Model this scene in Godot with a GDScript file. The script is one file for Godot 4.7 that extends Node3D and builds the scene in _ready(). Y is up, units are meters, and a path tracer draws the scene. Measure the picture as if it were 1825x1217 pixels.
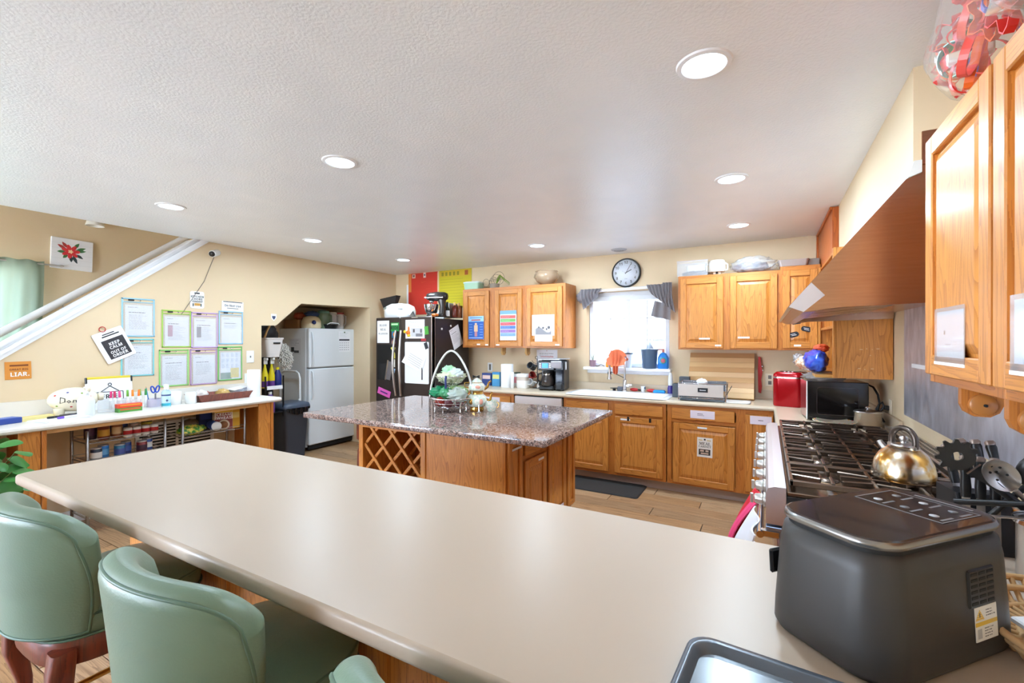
extends Node3D

# ---- mesh builder: faces are given counter-clockwise seen from outside and stored clockwise ----
class Mb:
	var st := SurfaceTool.new()
	var t := Transform3D()
	var g := 0
	func _init() -> void:
		st.begin(Mesh.PRIMITIVE_TRIANGLES)
		st.set_smooth_group(-1)
	func at(x: float, y: float, z: float, yaw := 0.0, pitch := 0.0, roll := 0.0) -> Mb:
		t = Transform3D(Basis.from_euler(Vector3(pitch, yaw, roll)), Vector3(x, y, z))
		return self
	func flat() -> void:
		st.set_smooth_group(-1)
	func smooth() -> void:
		g += 1
		st.set_smooth_group(g)
	func tri(a: Vector3, b: Vector3, c: Vector3, ua := Vector2.ZERO, ub := Vector2.ZERO, uc := Vector2.ZERO) -> void:
		if a.is_equal_approx(b) or b.is_equal_approx(c) or a.is_equal_approx(c):
			return
		st.set_uv(ua); st.add_vertex(t * a)
		st.set_uv(uc); st.add_vertex(t * c)
		st.set_uv(ub); st.add_vertex(t * b)
	func quad(a: Vector3, b: Vector3, c: Vector3, d: Vector3) -> void:
		tri(a, b, c); tri(a, c, d)
	func qo(a: Vector3, b: Vector3, c: Vector3, d: Vector3, o: Vector3) -> void:
		if (b - a).cross(c - a).dot(o) < 0.0:
			quad(a, d, c, b)
		else:
			quad(a, b, c, d)
	func quv(a: Vector3, b: Vector3, c: Vector3, d: Vector3) -> void:
		tri(a, b, c, Vector2(0, 1), Vector2(1, 1), Vector2(1, 0)); tri(a, c, d, Vector2(0, 1), Vector2(1, 0), Vector2(0, 0))
	func box(c: Vector3, s: Vector3, b := 0.0) -> Mb:
		flat()
		var h := s * 0.5
		b = minf(b, minf(h.x, minf(h.y, h.z)) * 0.95)
		for ax in 3:
			var i := (ax + 1) % 3
			var j := (ax + 2) % 3
			for sg in [-1.0, 1.0]:
				var n := Vector3.ZERO; n[ax] = sg
				var u := Vector3.ZERO; u[i] = h[i] - b
				var v := Vector3.ZERO; v[j] = h[j] - b
				var o: Vector3 = c + n * h[ax]
				qo(o - u - v, o + u - v, o + u + v, o - u + v, n)
			if b > 0.0:
				for s1 in [-1.0, 1.0]:
					for s2 in [-1.0, 1.0]:
						var e := Vector3.ZERO; e[ax] = h[ax] - b
						var p := Vector3.ZERO; p[i] = s1 * h[i]; p[j] = s2 * (h[j] - b)
						var q := Vector3.ZERO; q[i] = s1 * (h[i] - b); q[j] = s2 * h[j]
						qo(c + p - e, c + p + e, c + q + e, c + q - e, p + q)
		if b > 0.0:
			for k in 8:
				var s3 := Vector3(1 if k & 1 else -1, 1 if k & 2 else -1, 1 if k & 4 else -1)
				var pa := c + s3 * Vector3(h.x, h.y - b, h.z - b)
				var pb := c + s3 * Vector3(h.x - b, h.y, h.z - b)
				var pc := c + s3 * Vector3(h.x - b, h.y - b, h.z)
				if (pb - pa).cross(pc - pa).dot(s3) < 0:
					tri(pa, pc, pb)
				else:
					tri(pa, pb, pc)
		return self
	func lathe(prof: Array, seg := 24, a0 := 0.0, a1 := TAU) -> Mb:   # (radius, height) from bottom to top
		smooth()
		for i in prof.size() - 1:
			var p: Vector2 = prof[i]
			var q: Vector2 = prof[i + 1]
			if i > 0:
				var d0: Vector2 = p - prof[i - 1]
				if absf(d0.angle_to(q - p)) > 0.8:
					smooth()
			for k in seg:
				var a := a0 + (a1 - a0) * k / seg
				var b := a0 + (a1 - a0) * (k + 1) / seg
				if a1 - a0 > 6.28 and k == seg - 1:
					b = a0
				quad(Vector3(p.x * cos(a), p.y, -p.x * sin(a)), Vector3(p.x * cos(b), p.y, -p.x * sin(b)), Vector3(q.x * cos(b), q.y, -q.x * sin(b)), Vector3(q.x * cos(a), q.y, -q.x * sin(a)))
		return self
	func cyl(r: float, y0: float, y1: float, seg := 20, r2 := -1.0, bev := 0.0) -> Mb:
		var rt := r if r2 < 0.0 else r2
		return lathe([Vector2(0, y0), Vector2(r - bev, y0), Vector2(r, y0 + bev), Vector2(rt, y1 - bev), Vector2(rt - bev, y1), Vector2(0, y1)], seg)
	func ell(c: Vector3, r: Vector3, seg := 20, rings := 12) -> Mb:
		smooth()
		for i in rings:
			var a := -PI / 2 + PI * i / rings
			var b := -PI / 2 + PI * (i + 1) / rings
			for k in seg:
				var u := TAU * k / seg
				var v := TAU * ((k + 1) % seg) / seg
				quad(c + r * Vector3(cos(a) * cos(u), sin(a), -cos(a) * sin(u)), c + r * Vector3(cos(a) * cos(v), sin(a), -cos(a) * sin(v)), c + r * Vector3(cos(b) * cos(v), sin(b), -cos(b) * sin(v)), c + r * Vector3(cos(b) * cos(u), sin(b), -cos(b) * sin(u)))
		return self
	func blob(c: Vector3, r: Vector3, amp: float, sd: int, freq := 3.0, seg := 28, rings := 18) -> Mb:
		var n := FastNoiseLite.new()
		n.seed = sd
		n.frequency = freq
		n.noise_type = FastNoiseLite.TYPE_SIMPLEX
		n.fractal_octaves = 3
		smooth()
		var pt := func(i: int, k: int) -> Vector3:
			var a := -PI / 2 + PI * i / rings
			var u := TAU * (k % seg) / seg
			var d := Vector3(cos(a) * cos(u), sin(a), -cos(a) * sin(u))
			return c + r * d * (1.0 + amp * n.get_noise_3dv(d))
		for i in rings:
			for k in seg:
				quad(pt.call(i, k), pt.call(i, k + 1), pt.call(i + 1, k + 1), pt.call(i + 1, k))
		return self
	func tube(pts: Array, r: float, seg := 8, closed := false, r2 := -1.0) -> Mb:
		var n := pts.size()
		var rings := []
		var up := Vector3.UP
		for i in n:
			var d: Vector3 = (pts[(i + 1) % n] - pts[i - 1]) if closed else (pts[mini(i + 1, n - 1)] - pts[maxi(i - 1, 0)])
			d = d.normalized()
			if i == 0 and absf(d.dot(up)) > 0.9:
				up = Vector3.RIGHT
			var x := up.cross(d).normalized()
			up = d.cross(x).normalized()
			var rr := r if r2 < 0.0 else lerpf(r, r2, float(i) / (n - 1))
			var ring := PackedVector3Array()
			for k in seg:
				var a := TAU * k / seg
				ring.append(pts[i] + (x * cos(a) + up * sin(a)) * rr)
			rings.append(ring)
		if closed:
			rings.append(rings[0])
		return loft(rings, not closed, not closed)
	func loft(rings: Array, cap0 := true, cap1 := true, sm := true) -> Mb:
		if sm: smooth()
		else: flat()
		var m: int = rings[0].size()
		for i in rings.size() - 1:
			for k in m:
				quad(rings[i][k], rings[i][(k + 1) % m], rings[i + 1][(k + 1) % m], rings[i + 1][k])
		flat()
		if cap0: fan(rings[0], true)
		if cap1: fan(rings[-1], false)
		return self
	func fan(ring: PackedVector3Array, back: bool) -> void:
		var c := Vector3.ZERO
		for p in ring: c += p
		c /= ring.size()
		for k in ring.size():
			var a := ring[k]
			var b := ring[(k + 1) % ring.size()]
			if back: tri(c, b, a)
			else: tri(c, a, b)
	func prism(poly: PackedVector2Array, z0: float, z1: float, sm := false) -> Mb:   # outline in x, y; front at z1
		var area := 0.0
		for k in poly.size():
			area += poly[k].cross(poly[(k + 1) % poly.size()])
		if area < 0.0:
			poly = poly.duplicate()
			poly.reverse()
		flat()
		var idx := Geometry2D.triangulate_polygon(poly)
		for k in range(0, idx.size(), 3):
			var a := poly[idx[k]]
			var b := poly[idx[k + 1]]
			var c := poly[idx[k + 2]]
			if (b - a).cross(c - a) < 0:
				var s := b; b = c; c = s
			tri(Vector3(a.x, a.y, z1), Vector3(b.x, b.y, z1), Vector3(c.x, c.y, z1))
			tri(Vector3(a.x, a.y, z0), Vector3(c.x, c.y, z0), Vector3(b.x, b.y, z0))
		if sm: smooth()
		for k in poly.size():
			var a := poly[k]
			var b := poly[(k + 1) % poly.size()]
			quad(Vector3(a.x, a.y, z0), Vector3(b.x, b.y, z0), Vector3(b.x, b.y, z1), Vector3(a.x, a.y, z1))
		return self
	func sheet(f: Callable, nu: int, nv: int, back := Vector3.ZERO) -> Mb:   # f(u, v) over 0..1; with «back» a second skin and a rim
		smooth()
		for i in nu:
			for j in nv:
				quad(f.call(float(i) / nu, float(j) / nv), f.call(float(i + 1) / nu, float(j) / nv), f.call(float(i + 1) / nu, float(j + 1) / nv), f.call(float(i) / nu, float(j + 1) / nv))
		if back != Vector3.ZERO:
			smooth()
			for i in nu:
				for j in nv:
					quad(back + f.call(float(i) / nu, float(j) / nv), back + f.call(float(i) / nu, float(j + 1) / nv), back + f.call(float(i + 1) / nu, float(j + 1) / nv), back + f.call(float(i + 1) / nu, float(j) / nv))
			flat()
			for i in nu:
				for e in [0.0, 1.0]:
					var a: Vector3 = f.call(float(i) / nu, e)
					var b: Vector3 = f.call(float(i + 1) / nu, e)
					if e == 0.0: quad(a, a + back, b + back, b)
					else: quad(a, b, b + back, a + back)
			for j in nv:
				for e in [0.0, 1.0]:
					var a: Vector3 = f.call(e, float(j) / nv)
					var b: Vector3 = f.call(e, float(j + 1) / nv)
					if e == 1.0: quad(a, a + back, b + back, b)
					else: quad(a, b, b + back, a + back)
		return self
	func page(w: float, h: float, th := 0.0012) -> Mb:   # a sheet facing +z, its print on the front
		flat()
		var x := w / 2
		var y := h / 2
		quv(Vector3(-x, -y, th), Vector3(x, -y, th), Vector3(x, y, th), Vector3(-x, y, th))
		quad(Vector3(x, -y, 0), Vector3(-x, -y, 0), Vector3(-x, y, 0), Vector3(x, y, 0))
		for e in [[-x, -y, x, -y], [x, -y, x, y], [x, y, -x, y], [-x, y, -x, -y]]:
			quad(Vector3(e[0], e[1], 0), Vector3(e[2], e[3], 0), Vector3(e[2], e[3], th), Vector3(e[0], e[1], th))
		return self
	func mesh() -> ArrayMesh:
		st.generate_normals()
		return st.commit()

func rrect(w: float, d: float, r: float, n := 4, cx := 0.0, cy := 0.0) -> PackedVector2Array:
	var o := PackedVector2Array()
	for q in 4:
		var c := Vector2((w / 2 - r) * (1 if q in [0, 3] else -1), (d / 2 - r) * (1 if q in [0, 1] else -1))
		for k in n + 1:
			o.append(c + Vector2(r, 0).rotated(PI / 2 * (q + float(k) / n)) + Vector2(cx, cy))
	return o
func ring(poly: PackedVector2Array, y: float, s := 1.0) -> PackedVector3Array:   # an outline laid flat at height y
	var o := PackedVector3Array()
	for p in poly: o.append(Vector3(p.x * s, y, -p.y * s))
	return o
func slab(m: Mb, poly: PackedVector2Array, y0: float, y1: float, b: float) -> Mb:   # a flat thing with rounded upper and lower edges
	var rings := []
	var c := Vector2.ZERO
	for p in poly: c += p
	c /= poly.size()
	for e in [[y0, b], [y0 + b * 0.3, b * 0.3], [y0 + b, 0.0], [y1 - b, 0.0], [y1 - b * 0.3, b * 0.3], [y1, b]]:
		var o := PackedVector3Array()
		for p in poly:
			var d: Vector2 = p - c
			var q := p - Vector2(signf(d.x) * minf(absf(d.x), e[1]), signf(d.y) * minf(absf(d.y), e[1]))
			o.append(Vector3(q.x, e[0], -q.y))
		rings.append(o)
	return m.loft(rings)

# ---- naming ----
var used := {}
func numbered(n: String) -> String:
	used[n] = used.get(n, -1) + 1
	return n if used[n] == 0 else "%s_%03d" % [n, used[n]]
func tag(o: Node, label: String, cat: String, group := "") -> Node:
	o.set_meta("label", label)
	o.set_meta("category", cat)
	if group: o.set_meta("group", group)
	return o
func thing(n: String, label: String, cat: String, pos := Vector3.ZERO, yaw := 0.0, group := "") -> Node3D:
	var o := Node3D.new()
	o.name = numbered(n)
	add_child(o)
	o.position = pos
	o.rotation.y = yaw
	tag(o, label, cat, group)
	return o
func put(m: Variant, n: String, material: Material, parent: Node, label := "") -> MeshInstance3D:
	var o := MeshInstance3D.new()
	o.mesh = m.mesh() if m is Mb else m
	o.material_override = material
	o.name = numbered(n) if parent == self else n
	parent.add_child(o, true)
	if label: o.set_meta("label", label)
	return o
func solo(m: Variant, n: String, material: Material, label: String, cat: String, pos := Vector3.ZERO, yaw := 0.0, group := "") -> MeshInstance3D:
	var o := put(m, n, material, self)
	o.position = pos
	o.rotation.y = yaw
	tag(o, label, cat, group)
	return o
func struct(m: Variant, n: String, material: Material, parent: Node = null) -> MeshInstance3D:
	var o := put(m, n, material, parent if parent else self)
	if parent == null: o.set_meta("kind", "structure")
	return o
func dup(o: Node3D, pos: Vector3, yaw: float, label: String, base := "") -> Node3D:
	var c: Node3D = o.duplicate()
	c.name = numbered(base)
	add_child(c)
	c.position = pos
	c.rotation.y = yaw
	c.set_meta("label", label)
	return c

# ---- materials ----
var M := {}
func mat(n: String, c: Color, rough := 0.5, metal := 0.0) -> StandardMaterial3D:
	if M.has(n): return M[n]
	var m := StandardMaterial3D.new()
	m.resource_name = n
	m.albedo_color = c
	m.roughness = rough
	m.metallic = metal
	M[n] = m
	return m
func rgb(r: int, g: int, b: int) -> Color:
	return Color8(r, g, b)
func clear(n: String, c: Color, a: float, rough := 0.05) -> StandardMaterial3D:
	var m := mat(n, Color(c.r, c.g, c.b, a), rough)
	m.transparency = BaseMaterial3D.TRANSPARENCY_ALPHA
	return m
func noise_tex(freq: float, c0: Color, c1: Color, size := 256, type := FastNoiseLite.TYPE_SIMPLEX_SMOOTH, oct := 4, sd := 1, lo := 0.0, hi := 1.0) -> NoiseTexture2D:
	var n := FastNoiseLite.new()
	n.frequency = freq
	n.noise_type = type
	n.fractal_octaves = oct
	n.seed = sd
	var t := NoiseTexture2D.new()
	t.width = size
	t.height = size
	t.seamless = true
	t.noise = n
	var g := Gradient.new()
	g.set_color(0, c0)
	g.set_color(1, c1)
	g.set_offset(0, lo)
	g.set_offset(1, hi)
	t.color_ramp = g
	return t
func tri_map(m: StandardMaterial3D, tex: Texture2D, scale: Vector3, world := false) -> StandardMaterial3D:
	m.albedo_texture = tex
	m.uv1_triplanar = true
	m.uv1_world_triplanar = world
	m.uv1_triplanar_sharpness = 8.0
	m.uv1_scale = scale
	return m
func bump(m: StandardMaterial3D, tex: Texture2D, cm: float) -> void:
	m.heightmap_enabled = true
	m.heightmap_texture = tex
	m.heightmap_scale = cm
func grain_image(c0: Color, c1: Color, c2: Color, w := 384, h := 768, rings := 9.0, turn := false, sd := 3) -> ImageTexture:   # flat-sawn grain running along the height
	var n := FastNoiseLite.new()
	n.seed = sd
	n.frequency = 1.0
	n.fractal_octaves = 3
	var f := FastNoiseLite.new()
	f.seed = sd + 7
	f.frequency = 1.0
	f.fractal_octaves = 2
	var d := PackedByteArray()
	d.resize(w * h * 3)
	for y in h:
		var v := float(y) / h
		for x in w:
			var u := float(x) / w
			var a := u * TAU
			var b := v * TAU
			var warp := n.get_noise_3d(cos(a) * 0.5 + 3.0, sin(a) * 0.5 + cos(b) * 0.13, sin(b) * 0.13)
			var r := fposmod((u + warp * 0.6) * rings, 1.0)
			var late := pow(r, 3.0)
			var fib := f.get_noise_3d(u * 120.0, cos(b) * 0.7, sin(b) * 0.7) * 0.5 + 0.5
			var k := clampf(late * 0.75 + (fib - 0.45) * 0.7, 0.0, 1.0)
			var c := c0.lerp(c1, k)
			if fib > 0.72: c = c.lerp(c2, 0.45)
			var i := (y * w + x) * 3
			if turn: i = (x * h + y) * 3
			d[i] = int(c.r * 255); d[i + 1] = int(c.g * 255); d[i + 2] = int(c.b * 255)
	return ImageTexture.create_from_image(Image.create_from_data(h if turn else w, w if turn else h, false, Image.FORMAT_RGB8, d))

# ---- print ----
var rng := RandomNumberGenerator.new()
func sheet_image(w: int, h: int, bg: Color) -> Image:
	var im := Image.create_empty(w, h, false, Image.FORMAT_RGB8)
	im.fill(bg)
	return im
func fr(im: Image, x: float, y: float, w: float, h: float, c: Color) -> void:
	im.fill_rect(Rect2i(int(x * im.get_width()), int(y * im.get_height()), maxi(1, int(w * im.get_width())), maxi(1, int(h * im.get_height()))), c)
func text_lines(im: Image, x: float, y: float, w: float, n: int, step: float, c: Color, th := 0.012) -> void:
	for k in n:
		var px := x
		var stop := x + w * rng.randf_range(0.6, 1.0)
		while px < stop:
			var ww := rng.randf_range(0.03, 0.11)
			fr(im, px, y + k * step, minf(ww, stop - px), th, c)
			px += ww + 0.018
func printed(n: String, im: Image, rough := 0.6) -> StandardMaterial3D:
	var m := mat(n, Color.WHITE, rough)
	m.albedo_texture = ImageTexture.create_from_image(im)
	m.texture_repeat = false
	return m
func face(o: Node3D, pos: Vector3, way: String, roll := 0.0) -> void:   # turn a thing that faces +z to face another side, rolled in its own plane
	var yaw: float = {"z": 0.0, "x": PI / 2, "-x": -PI / 2, "-z": PI}[way]
	o.transform = Transform3D(Basis(Vector3.UP, yaw) * Basis(Vector3.BACK, roll), pos)
var fonts := {}
func txt(s: String, size: float, material: Material, parent: Node, pos: Vector3, fam := "Droid Sans", bold := true, depth := 0.0006, wide := 1.0) -> MeshInstance3D:
	var key := fam + str(bold)
	if not fonts.has(key):
		var f := SystemFont.new()
		f.font_names = PackedStringArray([fam])
		f.font_weight = 700 if bold else 400
		fonts[key] = f
	var t := TextMesh.new()
	t.font = fonts[key]
	t.text = s
	t.font_size = 32
	t.pixel_size = size / 32.0
	t.depth = depth
	t.curve_step = 1.5
	var o := MeshInstance3D.new()
	o.mesh = t
	o.material_override = material
	o.name = "lettering"
	parent.add_child(o, true)
	o.position = pos
	o.scale.x = wide
	return o

const WALL_X := 0.74
const BACK := -5.25
const CEIL := 2.515

func _ready() -> void:
	var cam := Camera3D.new()
	cam.name = "camera"
	cam.fov = 73.96
	cam.near = 0.05
	cam.far = 100.0
	add_child(cam)
	cam.position = Vector3(0, 1.5, 0)
	cam.rotation_degrees = Vector3(-0.106, 29.25, 0)
	cam.current = true
	var we := WorldEnvironment.new()
	we.name = "environment"
	var env := Environment.new()
	env.background_mode = Environment.BG_SKY
	env.tonemap_mode = Environment.TONE_MAPPER_LINEAR
	env.tonemap_exposure = 1.28
	env.sdfgi_enabled = true
	env.ssao_enabled = true
	env.ssil_enabled = true
	var sky := ProceduralSkyMaterial.new()
	sky.sky_top_color = rgb(180, 206, 244)
	sky.sky_horizon_color = rgb(216, 232, 252)
	sky.ground_horizon_color = rgb(212, 222, 236)
	sky.ground_bottom_color = rgb(186, 196, 208)
	sky.sky_energy_multiplier = 3.8
	sky.ground_energy_multiplier = 4.7
	env.sky = Sky.new()
	env.sky.sky_material = sky
	we.environment = env
	add_child(we)
	rng.seed = 5
	materials()
	downlights(1.62)
	setting()
	cabinets()
	left_side()
	alcove()
	back_things()
	window_sill_things()
	fridge_dark()
	counter_things()
	range_side()
	right_corner()
	near_right()
	island()
	peninsula()
	stools()

func materials() -> void:
	var g0 := rgb(210, 139, 61)
	var g1 := rgb(170, 101, 38)
	var g2 := rgb(158, 94, 38)
	var vert := grain_image(g0, g1, g2)
	var hor := grain_image(g0, g1, g2, 384, 768, 9.0, true, 5)
	for e in [["oak", Color.WHITE], ["oak_deep", rgb(240, 226, 210)]]:
		var v := tri_map(mat(e[0] + "_upright", e[1], 0.42), vert, Vector3(1.9, 1.0, 1.9))
		var h := tri_map(mat(e[0] + "_level", e[1], 0.42), hor, Vector3(1.0, 1.9, 1.0))
		for m in [v, h]:
			m.clearcoat_enabled = true
			m.clearcoat = 0.22
			m.clearcoat_roughness = 0.22
	tri_map(mat("oak_flow", Color.WHITE, 0.4), hor, Vector3(1.9, 1.9, 1.0))
	# floor planks, three tones of one grain
	var pl := grain_image(rgb(196, 160, 122), rgb(140, 106, 74), rgb(120, 90, 62), 256, 512, 7.0, true, 11)
	for k in 4:
		tri_map(mat("plank_%d" % k, [rgb(255, 255, 255), rgb(238, 232, 226), rgb(246, 236, 222), rgb(226, 224, 222)][k], 0.42), pl, Vector3(0.7, 3.0, 3.0), true).uv1_offset = Vector3(k * 0.37, k * 0.21, k * 0.13)
	# plaster
	var fine := noise_tex(0.06, Color.BLACK, Color.WHITE, 512, FastNoiseLite.TYPE_SIMPLEX, 4, 4)
	bump(tri_map(mat("wall_paint", Color.WHITE, 0.62), noise_tex(0.01, rgb(222, 199, 163), rgb(226, 204, 169), 128), Vector3(0.4, 0.4, 0.4), true), fine, 0.06)
	bump(tri_map(mat("ceiling_paint", Color.WHITE, 0.31), noise_tex(0.012, rgb(238, 240, 243), rgb(243, 244, 246), 128), Vector3(1.1, 1.1, 1.1), true), noise_tex(0.045, Color.BLACK, Color.WHITE, 1024, FastNoiseLite.TYPE_SIMPLEX, 4, 9), 0.09)
	mat("white_trim", rgb(240, 241, 243), 0.35)
	mat("white_plastic", rgb(238, 238, 236), 0.35)
	mat("fridge_white", rgb(232, 234, 236), 0.3)
	mat("paper", rgb(244, 244, 246), 0.7)
	mat("ink", rgb(28, 28, 32), 0.6)
	mat("red_ink", rgb(190, 40, 40), 0.6)
	mat("black_plastic", rgb(22, 22, 24), 0.35)
	mat("black_rough", rgb(24, 23, 23), 0.7)
	mat("rubber_dark", rgb(52, 49, 47), 0.85)
	mat("chrome", rgb(225, 226, 230), 0.12, 1.0)
	mat("steel", rgb(205, 200, 196), 0.3, 1.0)
	mat("steel_wire", rgb(170, 168, 168), 0.3, 1.0)
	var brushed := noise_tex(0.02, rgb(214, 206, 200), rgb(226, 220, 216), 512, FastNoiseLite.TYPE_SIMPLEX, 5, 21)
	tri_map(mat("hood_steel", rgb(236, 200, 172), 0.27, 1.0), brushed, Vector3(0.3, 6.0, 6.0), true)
	tri_map(mat("wiped_steel", rgb(232, 234, 240), 0.5, 0.75), noise_tex(0.012, rgb(204, 202, 208), rgb(244, 244, 250), 512, FastNoiseLite.TYPE_SIMPLEX, 4, 22), Vector3(1.6, 0.7, 1.6), true).roughness_texture = noise_tex(0.015, Color(0.6, 0.6, 0.6), Color.WHITE, 512, FastNoiseLite.TYPE_SIMPLEX, 4, 23)
	mat("laminate", rgb(182, 163, 143), 0.36)
	mat("laminate_pale", rgb(208, 190, 164), 0.3)
	mat("edge_wood", rgb(222, 180, 125), 0.5)
	# granite: three sizes of crystal
	var gr := sheet_image(512, 512, rgb(150, 120, 108))
	var cn := FastNoiseLite.new()
	cn.noise_type = FastNoiseLite.TYPE_CELLULAR
	cn.cellular_return_type = FastNoiseLite.RETURN_CELL_VALUE
	cn.frequency = 0.16
	cn.seed = 8
	var pal := [rgb(176, 142, 126), rgb(158, 126, 112), rgb(120, 98, 90), rgb(62, 54, 54), rgb(190, 170, 160), rgb(146, 110, 96), rgb(205, 190, 182), rgb(96, 78, 72)]
	for y in 512:
		for x in 512:
			gr.set_pixel(x, y, pal[int((cn.get_noise_2d(x, y) * 0.5 + 0.5) * 7.99)])
	var gm := tri_map(mat("granite", Color.WHITE, 0.07), ImageTexture.create_from_image(gr), Vector3(1.15, 1.15, 1.15))
	gm.specular_mode = BaseMaterial3D.SPECULAR_SCHLICK_GGX
	var lt := mat("sage_leather", rgb(116, 140, 118), 0.42)
	lt.clearcoat_enabled = true
	lt.clearcoat = 0.25
	lt.clearcoat_roughness = 0.4
	bump(tri_map(lt, noise_tex(0.01, rgb(240, 240, 240), Color.WHITE, 128), Vector3(2, 2, 2)), noise_tex(0.16, Color.BLACK, Color.WHITE, 512, FastNoiseLite.TYPE_CELLULAR, 3, 6), 0.035)
	mat("piping", rgb(92, 118, 98), 0.45)
	var mh := tri_map(mat("mahogany", rgb(255, 255, 255), 0.3), grain_image(rgb(132, 54, 28), rgb(92, 34, 18), rgb(74, 28, 16), 192, 384, 8.0, false, 17), Vector3(2.5, 1.2, 2.5))
	mh.clearcoat_enabled = true
	mh.clearcoat = 0.4
	mat("brass", rgb(190, 150, 80), 0.3, 1.0)
	clear("glass", Color(0.95, 0.97, 0.97), 0.06, 0.02)
	clear("clear_plastic", Color(0.93, 0.94, 0.95), 0.22, 0.08)
	mat("pine", rgb(214, 168, 104), 0.5)

func downlights(energy: float) -> void:
	var glow := mat("lamp_glow", Color.WHITE, 0.5)
	glow.emission_enabled = true
	glow.emission = Color(0.83, 0.925, 1.0)
	glow.emission_energy_multiplier = 4.0
	var spots := [[-0.2, -1.8, "large recessed ceiling lamp nearest above the peninsula's wall end"], [-0.19, -3.15, "recessed ceiling lamp above the walkway beside the range hood"], [-0.21, -4.45, "recessed ceiling lamp in front of the upper corner cabinets"], [-2.11, -1.77, "recessed ceiling lamp above the front edge of the granite island"], [-3.92, -1.73, "recessed ceiling lamp closest to the sloping stair rail"], [-4.0, -3.02, "recessed ceiling lamp between the stair rail and the white fridge"], [-3.97, -4.3, "recessed ceiling lamp in front of the dark fridge"], [-2.13, -4.35, "recessed ceiling lamp in front of the glass bowl's cabinet"]]
	for e in spots:
		var o := thing("recessed_lamp", e[2], "ceiling lamp", Vector3(e[0], CEIL, e[1]), 0.0, "recessed ceiling lamps")
		put(Mb.new().lathe([Vector2(0.074, -0.002), Vector2(0.078, -0.008), Vector2(0.094, -0.006), Vector2(0.098, 0.0)], 40), "trim_ring", mat("white_trim", Color.WHITE), o)
		put(Mb.new().lathe([Vector2(0.0, -0.004), Vector2(0.076, -0.004), Vector2(0.076, 0.0)], 40), "diffuser", glow, o)
		var l := AreaLight3D.new()
		l.name = "lamp_light"
		l.area_size = Vector2(0.13, 0.13)
		l.light_energy = energy
		l.light_color = Color(0.83, 0.925, 1.0)
		l.area_range = 12.0
		l.shadow_enabled = true
		o.add_child(l)
		l.position = Vector3(0, -0.014, 0)
		l.rotation_degrees = Vector3(-90, 0, 0)

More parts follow.
